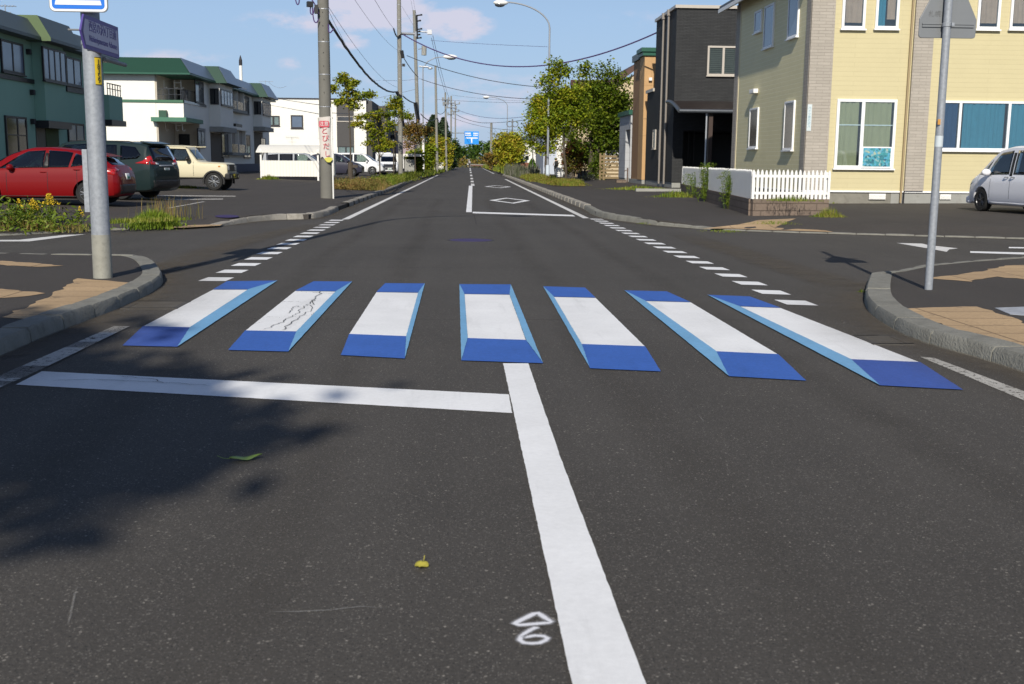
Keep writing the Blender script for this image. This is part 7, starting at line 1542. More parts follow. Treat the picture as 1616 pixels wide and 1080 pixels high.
# spindly street trees in the left planter (clumps on a few branches)
def spindly(label, base, L, Y, seed, trunk, nleaf, size=.17, ma=L_thin, cr=.42, tr=.06):
    rng = np.random.default_rng(seed); h = thing('street_tree', label, 'tree', base, 0, 'young street trees in the left planter'); cl = ex(L, Y); leaf_mesh('crown', fill(rng, cl, rng.uniform(.7, 1.2, len(cl))*cr, nleaf, .6), size, rng, ma, h)
    b = MB(); tk = [Vector(T(x, y, Y)) for x, y in trunk]; tk[0] = Vector(base); b.tube(smooth_path([tuple(p) for p in tk], 1), list(np.linspace(tr, tr*.35, len(smooth_path([tuple(p) for p in tk], 1)))), 8)
    for q in cl:
        q = Vector(q); p = min(tk[1:], key=lambda v: (v-q).length+(.6 if v.z > q.z else 0)); b.tube([p, p.lerp(q, .5)+Vector((0, 0, .08)), q], [tr*.4, tr*.28, tr*.12], 5)
    b.build('trunk', M['bark'], h, smooth=True); return h
Yt = 66.; bs = T(553, 287, Yt); spindly('slim young tree with tiered green clumps and the tallest thin trunk in the left planter', (bs[0], Yt, .16), [(541, 120, 0), (536, 128, .3), (548, 127, 0), (552, 140, -.3), (560, 131, 0), (546, 148, .2), (538, 160, 0), (560, 148, .3), (565, 153, 0), (579, 151, -.2), (584, 150, .2), (525, 141, 0), (521, 139, .2), (556, 160, 0), (534, 163, 0), (560, 169, 0), (549, 134, .3)], Yt, 11, [(553, 287), (553.5, 240), (552, 200), (550, 165), (545, 130)], 3000, cr=.36)
b = MB(); b.tube([(bs[0]+.02, Yt-.08, .1), (bs[0]+.02, Yt-.08, 1.35)], .15, 10); b.box(bs[0]-.05, bs[0]+.45, Yt-.15, Yt-.05, 1.05, 1.2); tag(b.build('stump', M['bark']), 'short dark post with a side peg at the foot of the slim young tree', 'post')
Yt = 80.; bs = T(600, 281, Yt); spindly('young planter tree with two yellowing leaf tiers before the dark stair tower', (bs[0], Yt, .16), [(588, 180, 0), (594, 186, .3), (578, 184, 0), (566, 186, .2), (600, 178, 0), (610, 182, .3), (619, 181, 0), (585, 197, 0), (577, 201, .3), (590, 207, 0), (600, 212, .3), (612, 230, 0), (620, 228, .2), (588, 216, 0), (582, 226, 0), (594, 233, .3), (606, 221, 0), (603, 234, 0), (560, 197, 0), (567, 195, .2), (616, 195, 0), (611, 203, .2), (628, 178, .2)], Yt, 12, [(600, 281), (599, 250), (596, 215), (592, 185)], 4000, cr=.42)
Yt = 83.; bs = T(624, 279, Yt); spindly('short sparse yellow tree just left of the violet cable pole', (bs[0], Yt, .16), [(620, 160, 0), (626, 158, .2), (616, 168, 0), (630, 167, .2), (622, 170, 0), (640, 183, .3), (646, 186, 0)], Yt, 13, [(624, 279), (624, 240), (623, 200), (623, 165)], 1300, cr=.40)
Yt = 101.; bs = T(656, 274, Yt); spindly('rust-tinted young tree in front of the transformer pole', (bs[0], Yt, .16), [(645, 201, 0), (650, 207, .5), (642, 213, 0), (655, 203, 0), (662, 200, .4), (668, 206, 0), (672, 208, .3), (648, 220, 0), (656, 215, .3), (664, 212, 0), (641, 206, .3), (676, 205, 0), (650, 196, .2), (660, 222, .4), (644, 230, 0)], Yt, 14, [(656, 274), (655, 250), (654, 225), (655, 205)], 3600, ma=L_rust, cr=.62)
rng = np.random.default_rng(5)
for i, (x0, y0, x1, y1, Y, ma, lab, nm) in enumerate((
        (674, 216, 700, 262, 150, L_yellow, 'yellow-green bushy tree right of the white lamp pole', 'bushy_tree'), (660, 225, 684, 268, 128, L_street, 'bright green low tree at the foot of the white lamp pole', 'bushy_tree'),
        (698, 214, 712, 264, 172, L_yellow, 'yellowish tree behind the slender distant utility pole', 'bushy_tree'), (646, 238, 662, 272, 106, L_street, 'leaning green shrub against the transformer pole', 'shrub'),
        (709, 222, 724, 266, 205, L_wood, 'dark green tree just left of the blue direction sign', 'bushy_tree'))):
    c, r_ = crown_at(x0, y0, x1, y1, Y); tree(nm, lab, (c[0], Y, .2), c, r_, 30, 4200, .30, ma, 30+i, .09, 1, .6, 'far trees on the left side', limbs=8)
for i, (x0, y0, x1, y1, Y) in enumerate(((672, 182, 696, 262, 175), (692, 186, 708, 262, 185))):
    rngc = np.random.default_rng(50+i); a, q = T(x0, y1, Y), T(x1, y0, Y); cx_, wdt, H = (a[0]+q[0])/2, (q[0]-a[0])/2, q[2]; h = thing('conifer', ('broad dark conifer behind the left utility poles', 'narrower dark conifer right of the broad one')[i], 'tree', (cx_, Y, .2)); n = 9000
    t = rngc.uniform(0, 1, n)**.75; ang = rngc.uniform(0, 6.283, n); tier = np.floor(t*11); rad = wdt*2.9*(1-t)**.75*(.65+.35*np.sin(ang*3+tier*2.1))+.25; rr = rad*np.sqrt(rngc.uniform(.2, 1, n)); P = np.stack([cx_+rr*np.cos(ang), Y+rr*np.sin(ang), 1.2+t*(H-1.2)-rr*.22], 1); leaf_mesh('crown', P, .42, rngc, L_dark, h, .2, aspect=.35)
    b = MB(); b.tube([(cx_, Y, .1), (cx_, Y, H*.9)], [.25, .05], 8); b.build('trunk', M['bark'], h)
# the wood that closes the street
rngw = np.random.default_rng(9); P = []; Yw = 285
for i in range(70):
    px_ = rngw.uniform(640, 905); Y = Yw+rngw.uniform(-8, 22); topy = np.interp(px_, [640, 700, 725, 745, 765, 800, 850, 905], [222, 226, 229, 224, 220, 224, 226, 224])+rngw.uniform(-2, 7); q = T(px_, topy, Y); w_ = rngw.uniform(1.6, 3.0); k = 210
    S = rngw.normal(size=(k, 3)); S /= np.linalg.norm(S, axis=1)[:, None]; S *= rngw.uniform(.5, 1, (k, 1)); P.append(np.array([q[0], Y, q[2]*.58])+S*np.array([w_, w_, q[2]*.44]))
tag(leaf_mesh('wood', np.vstack(P), .85, rngw, L_wood, None), 'green wood closing the far end of the street', 'wood', kind='stuff')
P = []
for i in range(60):
    px_ = rngw.uniform(655, 850); Y = 268+rngw.uniform(-3, 5); q = T(px_, rngw.uniform(246, 256), Y); S = rngw.normal(size=(60, 3))*.5; P.append(np.array([q[0], Y, max(.4, q[2]*.5)])+S*np.array([2.0, 1, q[2]*.5]))
tag(leaf_mesh('undergrowth', np.vstack(P), .6, rngw, leafmat('ochre_brush', [(.10, .12, .02), (.20, .18, .03), (.26, .16, .045), (.12, .13, .025)]), None), 'ochre undergrowth along the far side of the end junction', 'undergrowth', kind='stuff')
h = thing('guard_rail', 'low pale rail with brown band along the far junction', 'guard rail', (2, 262, 0)); a, q = AY(742, 262, 262), AY(772, 262, 262)
b = MB(); b.box(a.x, q.x, 262, 262.1, .35, .62); b.build('rail', mat('rail_brown', (.15, .08, .06), .7), h); b = MB(); b.box(a.x, q.x+.4, 262.12, 262.2, .64, .80); b.build('top_rail', M['pole'], h)
# white slatted gates far left
h = thing('garden_gate', 'small white slatted gate among the far left shrubs', 'gate', (-3.6, 160, .2)); b = MB(); a, q = AY(686, 258, 160), AY(699, 258, 160)
for i in range(7): x = a.x+(q.x-a.x)*i/6; b.box(x-.06, x+.06, 160, 160.05, .2, AY(690, 256, 160).z)
b.build('boards', M['white'], h); b = MB(); b.box(a.x, q.x, 159.95, 159.995, .9, 1.0); b.build('rail', M['white'], h)
# right-hand street trees
Y = 72.5; bs = T(893, 289, Y); c, r_ = crown_at(856, 122, 934, 222, Y)
tree('street_tree', 'nearest right-hand street tree with slender bare trunk', (bs[0], Y, .17), c, (r_[0]*.86, r_[1]*.8, r_[2]*.92), 50, 8500, .19, L_street, 61, .085, 1, .62, 'street trees along the right kerb', limbs=16, bare=10, extra=ex([(877, 100, 0), (880, 108, .3), (873, 113, 0), (886, 112, .2), (895, 112, 0), (862, 124, 0), (870, 126, .2), (925, 104, 0), (923, 112, .2), (921, 118, 0), (858, 134, 0), (882, 119, .2), (876, 133, 0)], Y))
Y = 98.; bs = T(862, 281, Y); c, r_ = crown_at(831, 150, 889, 233, Y)
tree('street_tree', 'second right-hand street tree with forked dark trunks and yellowing leaves', (bs[0], Y, .17), c, (r_[0]*.9, r_[1]*.85, r_[2]*.95), 52, 11000, .22, leafmat('yellowing_leaves', [(.10, .16, .010), (.17, .24, .012), (.26, .31, .016), (.36, .35, .02), (.40, .28, .025)]), 62, .14, 3, .75, 'street trees along the right kerb', limbs=8, extra=ex([(845, 228, 0), (838, 226, 0), (870, 232, 0), (852, 236, .3), (878, 226, 0), (862, 236, 0)], Y))
Y = 86.; c, r_ = crown_at(900, 122, 1000, 232, Y)
tree('garden_tree', 'large dense dark green tree beside the orange building', (10.2, Y, .2), c, (r_[0]*.92, r_[1]*.9, r_[2]*.93), 80, 19000, .22, L_garden, 63, .2, 2, .85, limbs=18, extra=ex([(905, 215, 0), (918, 228, 0), (928, 240, 1), (975, 236, 0), (985, 225, 0), (940, 233, 1), (955, 228, -1), (968, 240, 1), (912, 206, -1), (950, 118, -1), (958, 112, -1), (970, 120, -1), (985, 130, -1)], Y))
Y = 88.; c, r_ = crown_at(886, 224, 922, 270, Y); tree('shrub', 'reddish-leaved shrub right of the first street tree trunk', (c[0], Y, .2), c, r_, 34, 4600, .18, L_red, 64, .05, 3, .5, 'garden shrubs on the right', 'shrub', limbs=6)
Y = 90.; c, r_ = crown_at(906, 232, 934, 270, Y); tree('shrub', 'olive shrub between the reddish one and the slat fence', (c[0], Y, .2), c, r_, 24, 2000, .17, leafmat('olive_leaves', [(.05, .09, .012), (.11, .14, .02), (.18, .18, .025)]), 65, .05, 3, .5, 'garden shrubs on the right', 'shrub', limbs=6)
Y = 84.5; c, r_ = crown_at(930, 242, 950, 288, Y); tree('shrub', 'dark upright shrub touching the slat fence', (c[0], Y, .2), c, r_, 22, 2000, .15, L_garden, 66, .05, 2, .45, 'garden shrubs on the right', 'shrub', limbs=5)
Y = 83.; c, r_ = crown_at(922, 276, 941, 288, Y); tree('shrub', 'pale grey-green low shrub at the foot of the dark upright one', (c[0], Y, .2), c, r_, 14, 900, .13, L_lav, 67, .03, 2, .35, 'garden shrubs on the right', 'shrub', limbs=3)
Y = 89.; c, r_ = crown_at(925, 205, 985, 262, Y, 1); tree('garden_tree', 'shaded dark tree filling the garden under the large dense one', (c[0], Y+1.5, .2), (c[0], Y+1.5, c[2]), r_, 40, 5200, .2, L_garden, 68, .12, 2, .9, limbs=8)
Y = 132.; c, r_ = crown_at(780, 208, 825, 262, Y); tree('yellow_tree', 'bright yellow-green street tree before the small white house', (c[0], Y, .2), c, (r_[0]*.9, r_[1], r_[2]*.95), 50, 8500, .27, L_yellow, 69, .11, 2, .85, 'street trees along the right kerb', limbs=12, bare=12)
Y = 150; c, r_ = crown_at(812, 222, 826, 262, Y); tree('bushy_tree', 'dark green tree just left of the small white house', (c[0], Y, .2), c, r_, 22, 1800, .3, L_wood, 70, .1, 1, .8, limbs=5)
Y = 170; c, r_ = crown_at(765, 238, 790, 264, Y); tree('bushy_tree', 'low rust and green bush at the right road edge near the end', (c[0], Y, .2), c, r_, 22, 1800, .3, L_rust, 71, .08, 2, .8, limbs=5)
Y = 128; a, q = T(832, 274, Y), T(848, 251, Y); rngc = np.random.default_rng(72); h = thing('shrub', 'bright green cone-shaped shrub by the red brick wall', 'shrub', ((a[0]+q[0])/2, Y, .2)); t = rngc.uniform(0, 1, 1500)**.8; an_ = rngc.uniform(0, 6.283, 1500); rr = (q[0]-a[0])/2*np.sqrt(1-t)*rngc.uniform(.75, 1, 1500); leaf_mesh('crown', np.stack([(a[0]+q[0])/2+rr*np.cos(an_), Y+rr*np.sin(an_), .3+t*(q[2]-.3)], 1), .2, rngc, leafmat('bright_green_leaves', [(.06, .15, .012), (.11, .21, .018), (.14, .24, .03)]), h); b = MB(); b.tube([((a[0]+q[0])/2, Y, .1), ((a[0]+q[0])/2, Y, 1)], .06, 6); b.build('trunk', M['bark'], h)
# tree behind the photographer, whose shade falls over the stop line
tree('roadside_tree', 'leafy tree behind the camera whose shade falls on the stop line', (-6.7, -8.7, .0), (-6.3, -8.6, 9.3), (2.7, 1.9, 1.6), 80, 15000, .34, L_street, 80, .13, 1, .62, limbs=24, shell=.15)

# grass and ground cover
def blades(name, P, H, W_, rng, ma, kind='stuff', lean=.35, parent=None):
    P = np.asarray(P); n = len(P); a = rng.uniform(0, 6.283, n); d = np.stack([np.cos(a), np.sin(a), 0*a], 1); s = np.stack([-np.sin(a), np.cos(a), 0*a], 1); H = (np.asarray(H)*rng.uniform(.5, 1.2, n))[:, None]; l = rng.uniform(.1, 1, (n, 1))*lean; w_ = W_*rng.uniform(.6, 1.3, (n, 1)); up = np.array([[0, 0, 1.]])
    m1, m2 = P+up*H*.55+d*H*l*.35, P+up*H*(1-.25*l)+d*H*l
    V = np.stack([P-s*w_*.5, P+s*w_*.5, m1+s*w_*.45, m1-s*w_*.45, m2+s*w_*.08, m2-s*w_*.08], 1).reshape(-1, 3); i = np.arange(n)[:, None]*6; Fq = np.concatenate([i+np.array([[0, 1, 2, 3]]), i+np.array([[3, 2, 4, 5]])], 1).reshape(-1, 4); return arrays(name, V, Fq, ma, parent, kind)
def scatter(rng, path, wid, n):
    P = [Vector((*p[:2], 0)) for p in path]; L = [(P[i+1]-P[i]).length for i in range(len(P)-1)]; tot = sum(L); o = []
    for _ in range(n):
        q = rng.uniform(0, tot); i = 0
        while q > L[i] and i < len(L)-1: q -= L[i]; i += 1
        t = q/L[i]; p = P[i].lerp(P[i+1], t); d = (P[i+1]-P[i]).normalized(); w_ = wid if not isinstance(wid, (list, tuple)) else wid[i]+(wid[i+1]-wid[i])*t; k = rng.uniform(-.5, .5)*w_; o.append((p.x-d.y*k, p.y+d.x*k))
    return np.array(o)
def field(name, label, path, wid, n, H, Wd, ma, zf, seed, lean=.4, patch=.75):
    rng = np.random.default_rng(seed); xy = scatter(rng, path, wid, n)
    f = np.sin(xy[:, 0]*2.3+seed)+np.sin(xy[:, 1]*.9+seed*2)+np.sin(xy[:, 0]*5+xy[:, 1]*1.7); k = rng.uniform(0, 1, len(xy)) < (1-patch)+patch*(f > -.3); xy = xy[k]; hh = H*(1+.35*np.sin(xy[:, 1]*.8+seed)+.25*f[k]/3)
    return tag(blades(name, np.stack([xy[:, 0], xy[:, 1], zf(xy[:, 0])-.02], 1), np.clip(hh, .05, 3), Wd, rng, ma, 'stuff', lean), label, 'grass')
lp = [(-4.75, 51), (-4.7, 58)]; lp2 = [(-4.7, 57), (-4.3, 70), (-3.9, 88)]; lp3 = [(-4.0, 86), (-3.4, 100), (-2.9, 125), (-2.3, 170), (-1.6, 245)]
field('dry_grass', 'reddish dry grass in the left planter behind the nearest pole', lp, [2.8, 2.4], 2600, .30, .026, L_dry, lzL, 21)
field('grass', 'green grass along the left planter', lp2, [2.3, 1.6, 1.3], 5200, .33, .03, L_grass, lzL, 22)
field('grass', 'green verge grass further along the left kerb', lp3, [1.6, 1.6, 1.8, 2.0, 2.2], 4200, .42, .06, L_grass, lzL, 23)
for nm, pth, wd in (('planter_bed', [(-4.75, 50.8), (-4.7, 58), (-4.3, 70), (-3.9, 88), (-3.4, 110), (-2.3, 170), (-1.6, 248)], 1.9), ('planter_bed', [(6.3, 62.2), (6.4, 72), (6.2, 80), (6.3, 100), (6.3, 130), (6.2, 180), (6.3, 248)], 1.7)):
    b = MB(); L_ = offset_path(pth, wd/2); R_2 = offset_path(pth, -wd/2); zf = lzL if pth[0][0] < 0 else lzR; V = []
    for p, q in zip(L_, R_2): V += [(p[0], p[1], zf(p[0])+.012), (q[0], q[1], zf(q[0])+.012)]
    b.add(V, [(2*i, 2*i+1, 2*i+3, 2*i+2) for i in range(len(pth)-1)]); tag(b.build(nm, M['soil']), kind='structure')
rp = [(6.6, 63), (6.5, 68.5), (6.3, 73)]
field('dry_grass', 'reddish and green grass round the first right-hand street tree', rp, [1.2, 2.0, 2.2], 5200, .26, .03, leafmat('mixed_planter_grass', [(.09, .14, .015), (.17, .21, .022), (.24, .20, .04), (.24, .11, .045)]), lzR, 24)
field('grass', 'tall mixed grass in the right planter by the lamp post', [(6.0, 77), (6.2, 86), (6.3, 95)], 1.9, 4200, .34, .035, MATS['mixed_planter_grass'], lzR, 25)
field('grass', 'grey-green flowering grass further along the right kerb', [(6.2, 100), (6.4, 112), (6.5, 125)], [2.6, 3.2, 2.6], 3600, .75, .06, L_lav, lzR, 26)
field('grass', 'green verge grass along the far right kerb', [(6.2, 124), (6.4, 150), (6.6, 200), (7, 245)], [2.2, 2.4, 2.6, 3], 4600, .6, .07, L_grass, lzR, 27)
rng = np.random.default_rng(77)
def mounds(name, label, path, wid, k, H, ma, zf, sd, size=.10):
    xy = scatter(rng, path, wid, k); P = []
    for x, y in xy:
        r_ = rng.uniform(.16, .42); n = int(95*r_/.3); q = rng.normal(size=(n, 3))*np.array([r_*.5, r_*.6, 0]); q[:, 2] = rng.uniform(0, 1, n)**.8*H*rng.uniform(.4, 1.15)*np.exp(-(q[:, 0]**2+q[:, 1]**2)/(r_*r_)); P.append(q+np.array([x, y, zf(x)]))
    tag(leaf_mesh(name, np.vstack(P), size, rng, ma, None, .3, aspect=.4), label, 'ground cover', kind='stuff')
mounds('ground_cover', 'reddish bushy ground cover round the slim young tree', [(-4.9, 51), (-4.8, 60)], 2.2, 210, .48, L_dry, lzL, 1, .085)
mounds('ground_cover', 'leafy green ground cover along the left planter', [(-4.6, 57), (-4.2, 72), (-3.8, 90)], 1.6, 240, .48, L_grass, lzL, 2, .10)
mounds('ground_cover', 'mixed low ground cover in the right planter', [(6.6, 64), (6.4, 74), (6.1, 80), (6.3, 96)], 1.7, 240, .36, MATS['mixed_planter_grass'], lzR, 3, .09)
# left foreground weeds: ground cover and single goldenrods
rng = np.random.default_rng(41); cen = [on_apron(x, y, FLf, lzL) for x, y in ((-30, 366), (6, 366), (28, 362), (52, 365), (76, 366), (96, 367))]; P = []; hs = [.38, .36, .33, .30, .24, .12]; N_ = [300, 300, 280, 250, 170, 70]
for c, hh, n in zip(cen, hs, N_):
    q = rng.normal(size=(n, 3))*np.array([.30, .45, 0])+np.array([c[0], c[1]+.5, 0]); q[:, 2] = [zsurf(x, y, FLf, lzL) for x, y in q[:, :2]]; q[:, 2] += rng.uniform(0, 1, n)**1.3*hh*1.25; P.append(q)
tag(leaf_mesh('weeds', np.vstack(P), .12, rng, L_weed, None, .2, aspect=.30), 'leafy weeds at the edge of the left parking lot', 'weeds', kind='stuff')
q = scatter(rng, [c[:2] for c in cen]+[G(130, 366, .05)[:2]], .8, 450); tag(blades('grass', np.stack([q[:, 0], q[:, 1]+.4, np.array([zsurf(x, y, FLf, lzL) for x, y in np.stack([q[:, 0], q[:, 1]+.4], 1)])-.01], 1), np.full(len(q), .20), .014, rng, L_dry, 'stuff', .5), 'thin dry grass among the left weeds', 'grass')
for i, (px_, py_, topy, lab) in enumerate(((66, 366, 309, 'tallest goldenrod with bright yellow head beside the red car'), (39, 366, 318, 'goldenrod with a broad yellow head left of the tallest one'), (13, 366, 318, 'goldenrod with small faded yellow tips near the left edge'), (106, 367, 328, 'low goldenrod nearest the thick sign pole'), (26, 366, 330, 'half-open goldenrod between the broad and the faded one'))):
    b_ = on_apron(px_, py_-3, FLf, lzL); zt = AY(px_, topy, b_[1]+.5).z; h = thing('goldenrod', lab, 'plant', (b_[0], b_[1]+.5, b_[2]), 0, 'goldenrod plants by the left lot'); r2 = np.random.default_rng(90+i); b = MB(); x, y = b_[0], b_[1]+.5; ln = r2.uniform(-.06, .10); b.tube([(x, y, .0), (x+ln*.4, y, .16+(zt-.16)*.5), (x+ln, y, zt)], [.007, .006, .003], 5); b.build('stem', L_weed, h)
    n = 90; t = r2.uniform(.05, .9, n); leaf_mesh('leaves', np.stack([x+ln*t+r2.normal(size=n)*.05, y+r2.normal(size=n)*.05, .16+(zt-.18)*t], 1), .10, r2, L_weed, h, .1, aspect=.22)
    n = (300, 240, 90, 60, 50)[i]; t = r2.uniform(0, 1, n); sp_ = (.085, .07, .045, .04, .035)[i]; leaf_mesh('flower_head', np.stack([x+ln+.04*(1-t)+r2.normal(size=n)*sp_*(1.15-t), y+r2.normal(size=n)*sp_*(1.1-t), zt-.17+t*.21+r2.normal(size=n)*.012], 1), .036, r2, L_gold, h, .2)
# bright grass tuft right of the thick pole
rng = np.random.default_rng(43); c = on_apron(234, 360, FLf, lzL); n = 2000; r_ = rng.normal(size=(n, 2))*np.array([.24, .42]); k = np.exp(-(r_[:, 0]/.42)**2-(r_[:, 1]/.8)**2)
tag(blades('grass', np.stack([c[0]+r_[:, 0], c[1]+.45+r_[:, 1], np.array([zsurf(c[0]+x, c[1]+.45+y, FLf, lzL) for x, y in r_])-.01], 1), .33*k+.05, .016, rng, leafmat('bright_tuft_grass', [(.09, .15, .012), (.16, .24, .02), (.24, .28, .03)]), 'stuff', .8), 'bright green grass tuft right of the thick sign pole', 'grass')
n = 160; r_ = rng.normal(size=(n, 2))*np.array([.3, .5]); tag(blades('dry_grass', np.stack([c[0]+.0+r_[:, 0], c[1]+1.5+r_[:, 1], np.full(n, .15)], 1), np.full(n, .5), .009, rng, L_dry, 'stuff', .5), 'thin dry stalks behind the bright grass tuft', 'grass')
q = scatter(rng, [G(165, 352, .2)[:2], G(200, 351, .2)[:2], G(285, 346, .2)[:2]], .7, 700); tag(blades('dry_grass', np.stack([q[:, 0], q[:, 1], np.full(len(q), .19)], 1), np.full(len(q), .10), .016, rng, L_grass, 'stuff', .8), 'low grass in the lot seam under the red hatchback', 'grass')
# small weeds: fence corner, kerbs, dark house
def tuft(label, c, n, H, spread, ma, seed, w_=.014, lean=.6, nm='weed_tuft'):
    rng = np.random.default_rng(seed); r_ = rng.normal(size=(n, 2))*spread; return tag(blades(nm, np.stack([c[0]+r_[:, 0], c[1]+r_[:, 1], np.full(n, c[2]-.01)], 1), H*np.exp(-(r_**2).sum(1)/(2.5*spread**2)), w_, rng, ma, 'stuff', lean), label, 'weeds')
def stalky(label, c, H, spread, n, seed):
    rng = np.random.default_rng(seed); h = thing('tall_weed', label, 'plant', c, 0, 'tall weeds by the block wall'); xy = rng.normal(size=(14, 2))*spread*.5; b = MB(); L = []
    for x, y in xy: t = H*rng.uniform(.7, 1.1); e = Vector((c[0]+x*2.2, c[1]+y*2, c[2]+t)); b.tube([(c[0]+x, c[1]+y, c[2]-.02), e], [.010, .004], 5); L += [(c[0]+x*(1+1.2*q)+rng.normal()*.06, c[1]+y*(1+q)+rng.normal()*.06, c[2]+t*q) for q in rng.uniform(.1, 1.02, n//14)]
    b.build('stems', L_weed, h); leaf_mesh('leaves', np.array(L), .10, rng, L_weed, h, .1, aspect=.22); return h
c = G(1114, 318, .17); stalky('taller leafy weed in front of the slanting picket fence', (c[0], c[1]-.1, .17), 1.25, .24, 1900, 1); c = G(1148, 329, .17); stalky('second leafy weed nearer the picket fence corner', (c[0], c[1]-.1, .17), 1.1, .20, 1500, 2); c = G(1098, 312, .17); stalky('thin wispy weed left of the taller leafy one', (c[0], c[1]-.1, .17), .9, .26, 600, 3)
tuft('grass tuft at the right end of the block wall', G(1308, 343, .17), 500, .28, .22, L_grass, 4); tuft('grass tuft at the far foot of the picket fence', G(1068, 311, .17), 420, .3, .5, L_grass, 5, .03)
tuft('small weeds before the charcoal house foundation', G(1010, 299, .17), 700, .22, .9, L_grass, 6, .04); tuft('weeds under the white open shelter', G(425, 283, .35), 400, .3, .35, L_grass, 7, .03); tuft('weed on the curved kerb of the right corner', G(1025, 353, .02), 120, .08, .18, L_grass, 8); tuft('tiny weed at the right kerb tip', G(1360, 460, .02), 40, .05, .03, L_grass, 9, .006)
tuft('moss and weeds on the tan tactile patch', on_apron(1225, 352, FRf, lzR), 420, .06, .35, L_grass, 10); tuft('tiny weeds along the flush kerb on the right', G(1140, 365, .03), 200, .05, .3, L_grass, 11); tuft('grass under the boxy off-road car', (-11.0, 45.5, lzL(-11)), 500, .14, .5, L_grass, 12, .03); tuft('weeds along the fence bed', (8.6, 28.35, zw-.02), 300, .16, .4, L_grass, 13); tuft('weeds by the yellow house wall', G(1313, 322, .19), 200, .18, .15, L_grass, 14)
b = MB(); p = G(1040, 302, .17); b.box(p[0]-1.2, p[0]+1.8, p[1]-.6, p[1]-.45, .1, .30); tag(b.build('planter_kerb', M['conc']), kind='structure')

# ------------------------------------------------------------------ people
skin = mat('skin', (.50, .32, .24), .6, 0, .05); hair = mat('black_hair', (.012, .010, .010), .6, 0, .2, 20.); shirt = mat('white_shirt', (.70, .70, .72), .85, 0, .08, 6.); trous = mat('black_trousers', (.016, .016, .02), .85); bagm = mat('black_backpack', (.015, .015, .017), .7); shoe = mat('white_shoes', (.6, .6, .6), .6); greyj = mat('grey_jacket', (.34, .37, .42), .85)
def skinned(name, verts, edges, radii, ma, parent, root=0, sub=1):
    me = bpy.data.meshes.new(name); me.from_pydata(verts, edges, []); o = bpy.data.objects.new(name, me); COL.objects.link(o); o.parent = parent; me.materials.append(ma)
    md = o.modifiers.new('skin', 'SKIN'); md.use_smooth_shade = True
    for i, r in enumerate(radii): me.skin_vertices[0].data[i].radius = (r, r) if not isinstance(r, tuple) else r
    me.skin_vertices[0].data[root].use_root = True
    s = o.modifiers.new('sub', 'SUBSURF'); s.levels = sub; s.render_levels = sub; ORG[o.name] = Vector((0, 0, 0)); return o
def hand(parent, wrist, dirn, nrm):
    """palm and five fingers, each its own curled chain"""
    d, n = Vector(dirn).normalized(), Vector(nrm).normalized(); s = d.cross(n); V, E, Rr = [Vector(wrist), Vector(wrist)+d*.045, Vector(wrist)+d*.085], [(0, 1), (1, 2)], [.022, (.020, .034), (.016, .034)]
    for i, (o, L) in enumerate(((-.030, .062), (-.010, .074), (.010, .070), (.029, .054))):
        k = len(V); V += [V[2]+s*o*.8, V[2]+s*o+d*L*.55+n*.008, V[2]+s*o+d*L*.85+n*.032]; E += [(2, k), (k, k+1), (k+1, k+2)]; Rr += [.011, .0095, .008]
    k = len(V); V += [V[1]-s*.036+d*.0, V[1]-s*.056+d*.035+n*.015]; E += [(1, k), (k, k+1)]; Rr += [.012, .009]
    return skinned('hand', [tuple(v) for v in V], E, Rr, skin, parent)
def head(parent, c, f, hr=.118):
    c, f = Vector(c), Vector(f).normalized(); s = f.cross(Vector((0, 0, 1))).normalized(); rot = Matrix((f, -s, Vector((0, 0, 1)))).transposed()
    b = MB(); b.ball(c, .098, .078, .118, 16, rot); b.ball(c+f*.02+Vector((0, 0, -.07)), .070, .058, .055, 12, rot); b.ball(c+f*.100+Vector((0, 0, -.018)), .018, .013, .022, 8, rot)
    for k in (-1, 1): b.ball(c+s*k*.079, .018, .010, .030, 8, rot)
    hd_ = b.build('head', skin, parent, smooth=True, local=True)
    b = MB()
    for k in (-1, 1): b.ball(c+f*.088+s*k*.032+Vector((0, 0, .008)), .010, .014, .008, 8, rot)
    b.build('eyes', hair, hd_, local=True); b = MB(); b.ball(c+f*.092+Vector((0, 0, -.062)), .008, .024, .006, 8, rot); b.build('mouth', mat('lips', (.38, .15, .13), .6), hd_, local=True)
    b = MB(); b.ball(c-f*.016+Vector((0, 0, .022)), hr, .092, .112, 16, rot); b.ball(c-f*.055+Vector((0, 0, -.03)), .06, .080, .085, 12, rot); b.build('hair', hair, hd_, smooth=True, local=True)
